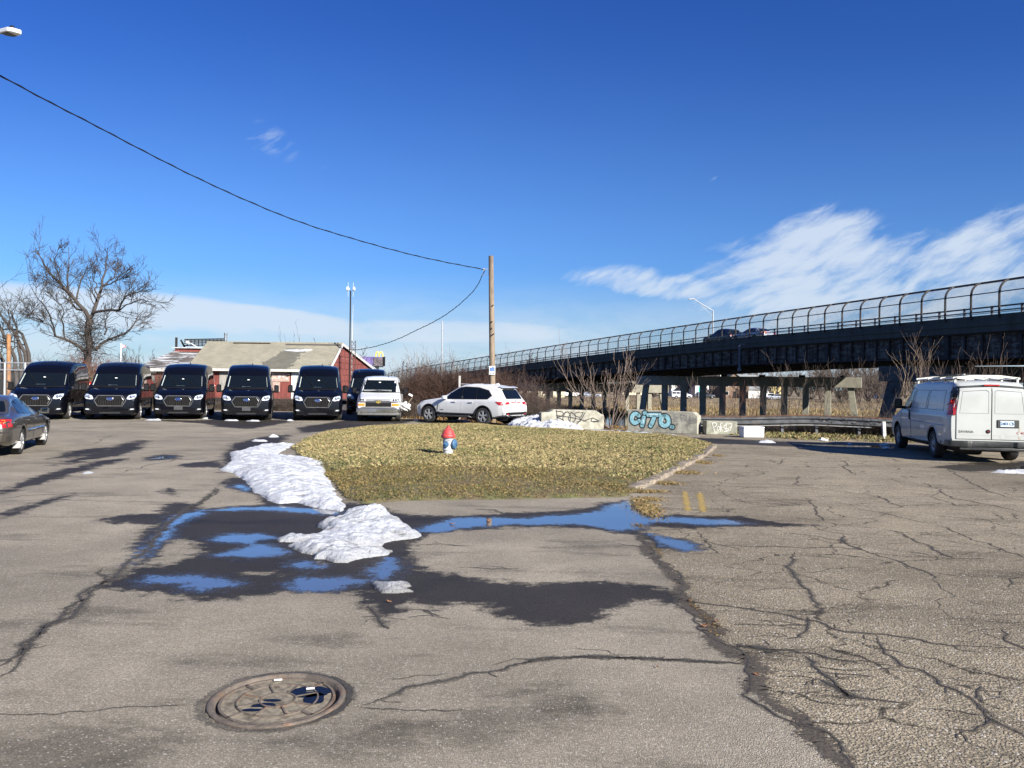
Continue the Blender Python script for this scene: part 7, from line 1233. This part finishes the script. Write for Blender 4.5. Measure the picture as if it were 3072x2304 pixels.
farcopy(wv, 2076, 212, math.pi/2, 'white van parked across the river left of the green sign'); farcopy(wv, 1758, 207, math.pi/2, 'white van parked across the river under the left of the bridge'); farcopy(b2, 1805, 205, math.pi/2, 'silver car parked across the river beside the left white van'); farcopy(b2, 2300, 215, -math.pi/2, 'silver car parked across the river before the yellow house'); farcopy(bs, 2145, 218, math.pi/2, 'dark car parked across the river by the pale lamp pole'); farcopy(sv, 2345, 216, math.pi/2, 'white car parked across the river before the right columns')
# far tree belt: three grown trees, copied
gt = 'bare trees across the river'; src = [sapling('tall grey bare tree in the far tree belt', (40,250), 9, 11.5, 4.5, M_twig, rng, .15, (11,5), gt, 0.0, .35, 1.6), sapling('rounded grey bare tree in the far tree belt', (60,255), 12, 9, 5.5, M_twig, rng, .12, (11,5), gt, 0.0, .3, 1.6), sapling('low bushy bare tree in the far tree belt', (80,245), 12, 6, 4.5, M_bram2, rng, .09, (12,5), gt, 0.0, .3, 1.2)]
k = 0; rr = random.Random(4)
for i in range(46):
    px = 1560+i*29+rr.uniform(-10,10); Y = rr.choice([228, 262, 285, 300, 320]); s = src[rr.choice([0,0,1,1,2])]; x, y = gxy(px, Y)
    o = s if (i in (10,11,12) and False) else copy_tree(s); o.location = (x, y, float(terr(np.array([x]), np.array([y]))[0])-.1); o.rotation_euler = (0,0,rr.uniform(0,6.28)); sc_ = rr.uniform(.7,1.15); o.scale = (sc_*rr.uniform(.9,1.25),)*2+(sc_,)
for j, s in enumerate(src): x, y = gxy((2480,2600,2560)[j], (240,232,225)[j]); s.location = (x, y, float(terr(np.array([x]), np.array([y]))[0])-.1)
for i, (px, Y, sc_) in enumerate([(2605,205,1.0),(2635,190,.8),(2660,215,1.1),(2580,185,.6),(2690,200,.9),(2525,190,.6)]):
    o = copy_tree(src[i % 3]); x, y = gxy(px, Y); o.location = (x, y, float(terr(np.array([x]), np.array([y]))[0])-.1); o.scale = (sc_,)*3; o.rotation_euler = (0,0,i*1.3)
# ================================================================== SKY AND SUN
SAZ, SEL = math.radians(42), math.radians(27); sd = Vector((math.sin(SAZ)*math.cos(SEL), -math.cos(SAZ)*math.cos(SEL), math.sin(SEL)))
su = bpy.data.lights.new('sun', 'SUN'); su.energy = 5.0; su.angle = math.radians(.53); su.color = (1,.95,.87); so = bpy.data.objects.new('sun', su); COL.objects.link(so); so.rotation_euler = sd.to_track_quat('Z', 'Y').to_euler(); so.location = (30,-30,40)
W = bpy.data.worlds.new('World'); SC.world = W; W.use_nodes = True; nt = NT(W.node_tree); bg = nt.n['Background']
sk = nt.new('ShaderNodeTexSky'); sk.sky_type = 'NISHITA'; sk.sun_disc = False; sk.sun_elevation = SEL; sk.sun_rotation = math.atan2(sd.x, sd.y); sk.altitude = 0; sk.air_density = 1.0; sk.dust_density = .35; sk.ozone_density = 2.5
gen = nt.new('ShaderNodeTexCoord').outputs['Generated']; sx = nt.new('ShaderNodeSeparateXYZ'); nt.l.new(gen, sx.inputs[0])
yy = nt.math('MAXIMUM', nt.math('ABSOLUTE', sx.outputs[1]), .12); U = nt.math('DIVIDE', sx.outputs[0], yy); Vv = nt.math('DIVIDE', sx.outputs[2], yy); cm = nt.new('ShaderNodeCombineXYZ'); nt.put(cm.inputs[0], U); nt.put(cm.inputs[1], Vv); uv = cm.outputs[0]
def blob(cx, cy, rx, ry, ang=0, pw=1.0):     # soft elliptical region, display pixels of the 2212 px view
    n = nt.mapping(uv, ((cx-1106)/1662, (829-cy)/1662, 0), (0,0,math.radians(ang)), (rx/1662, ry/1662, 1), 'TEXTURE'); g = nt.new('ShaderNodeTexGradient', gradient_type='SPHERICAL'); nt.l.new(n, g.inputs[0]); return nt.mr(g.outputs[1], 0, .75)
def mx(*a):
    r = a[0]
    for q in a[1:]: r = nt.math('MAXIMUM', r, q)
    return r
warp = nt.noise(uv, 5, 4, .6, 0, 1); wv_ = nt.new('ShaderNodeVectorMath', operation='MULTIPLY_ADD'); nt.l.new(warp, wv_.inputs[0]); wv_.inputs[1].default_value = (.07,.05,0); nt.l.new(uv, wv_.inputs[2]); wuv = wv_.outputs[0]
ci = nt.noise(nt.mapping(nt.mapping(wuv, rot=(0,0,math.radians(-17))), sc=(4.0,17,1)), 1.0, 9, .62); ci2 = nt.noise(nt.mapping(wuv, rot=(0,0,math.radians(8)), sc=(6,16,1)), 1.0, 8, .6); fine = nt.noise(nt.mapping(nt.mapping(wuv, rot=(0,0,math.radians(-26))), sc=(13,52,1)), 1.0, 6, .6)
reg1 = mx(blob(1740,580,430,130,8), blob(1420,610,280,50,-4), blob(1760,520,190,110,20), nt.math('MULTIPLY', blob(2070,540,300,95,24), .95), nt.math('MULTIPLY', blob(1900,640,520,90,6), .95), nt.math('MULTIPLY', blob(2230,570,130,70,30), .7))
c1_ = nt.mr(nt.math('ADD', nt.math('ADD', nt.math('MULTIPLY', ci, .92), nt.math('MULTIPLY', fine, .95)), nt.math('MULTIPLY', reg1, .50)), 1.03, 1.52); c1_ = nt.math('MULTIPLY', c1_, nt.mr(reg1, .02, .35))
reg2 = mx(blob(250,682,640,70,-4), blob(620,702,360,46,-6), blob(40,662,330,58,0), blob(-200,665,400,66,0), nt.math('MULTIPLY', blob(900,720,700,50,0), .8)); c2_ = nt.math('MULTIPLY', nt.mr(nt.math('ADD', nt.math('MULTIPLY', ci2, .6), nt.math('MULTIPLY', reg2, .45)), .34, .70), nt.mr(reg2, 0, .6))
reg3 = nt.math('MULTIPLY', mx(blob(580,310,75,38,-35), blob(682,357,22,14,-25), blob(530,300,40,20,-60), blob(1534,381,14,4,38)), 1.0); c3_ = nt.math('MULTIPLY', nt.math('MULTIPLY', nt.mr(fine, .42, .72), reg3), .5)
lowb = nt.math('MULTIPLY', nt.mr(Vv, .15, .025), nt.mr(ci2, .28, .6, .45, 1)); reg4 = nt.math('MULTIPLY', blob(850,670,140,26,-4), .7); c4_ = nt.math('MULTIPLY', reg4, nt.mr(ci2, .4, .6))
cl = nt.math('MINIMUM', mx(nt.math('MULTIPLY', c1_, .82), nt.math('MULTIPLY', c2_, .84), c3_, nt.math('MULTIPLY', c4_, .6), nt.math('MULTIPLY', lowb, .80)), 1.0); cl = nt.math('MULTIPLY', cl, nt.mr(Vv, -.01, .02))
hs = nt.new('ShaderNodeHueSaturation'); hs.inputs['Hue'].default_value = .507; hs.inputs['Saturation'].default_value = 1.08; hs.inputs['Value'].default_value = 1.0; nt.l.new(sk.outputs[0], hs.inputs['Color'])
tint = nt.mix(1.0, hs.outputs[0], nt.mix(nt.mr(Vv, .20, .52), nt.mix(nt.mr(Vv, .0, .2), (.38,.66,1.02), (.48,.78,1.22)), (.26,.56,1.15)), 'MULTIPLY')
col = nt.mix(cl, tint, (6.2,7.0,8.0)); nt.l.new(col, bg.inputs['Color']); bg.inputs['Strength'].default_value = .05
SC.view_settings.view_transform = 'Standard'; SC.view_settings.look = 'None'; SC.view_settings.gamma = 1.0; SC.view_settings.use_curve_mapping = False; SC.view_settings.exposure = 1.2
SC.cycles.max_bounces = 7; SC.cycles.transparent_max_bounces = 24; SC.cycles.diffuse_bounces = 3; SC.cycles.glossy_bounces = 3; SC.cycles.caustics_reflective = False; SC.cycles.caustics_refractive = False; SC.cycles.use_denoising = True
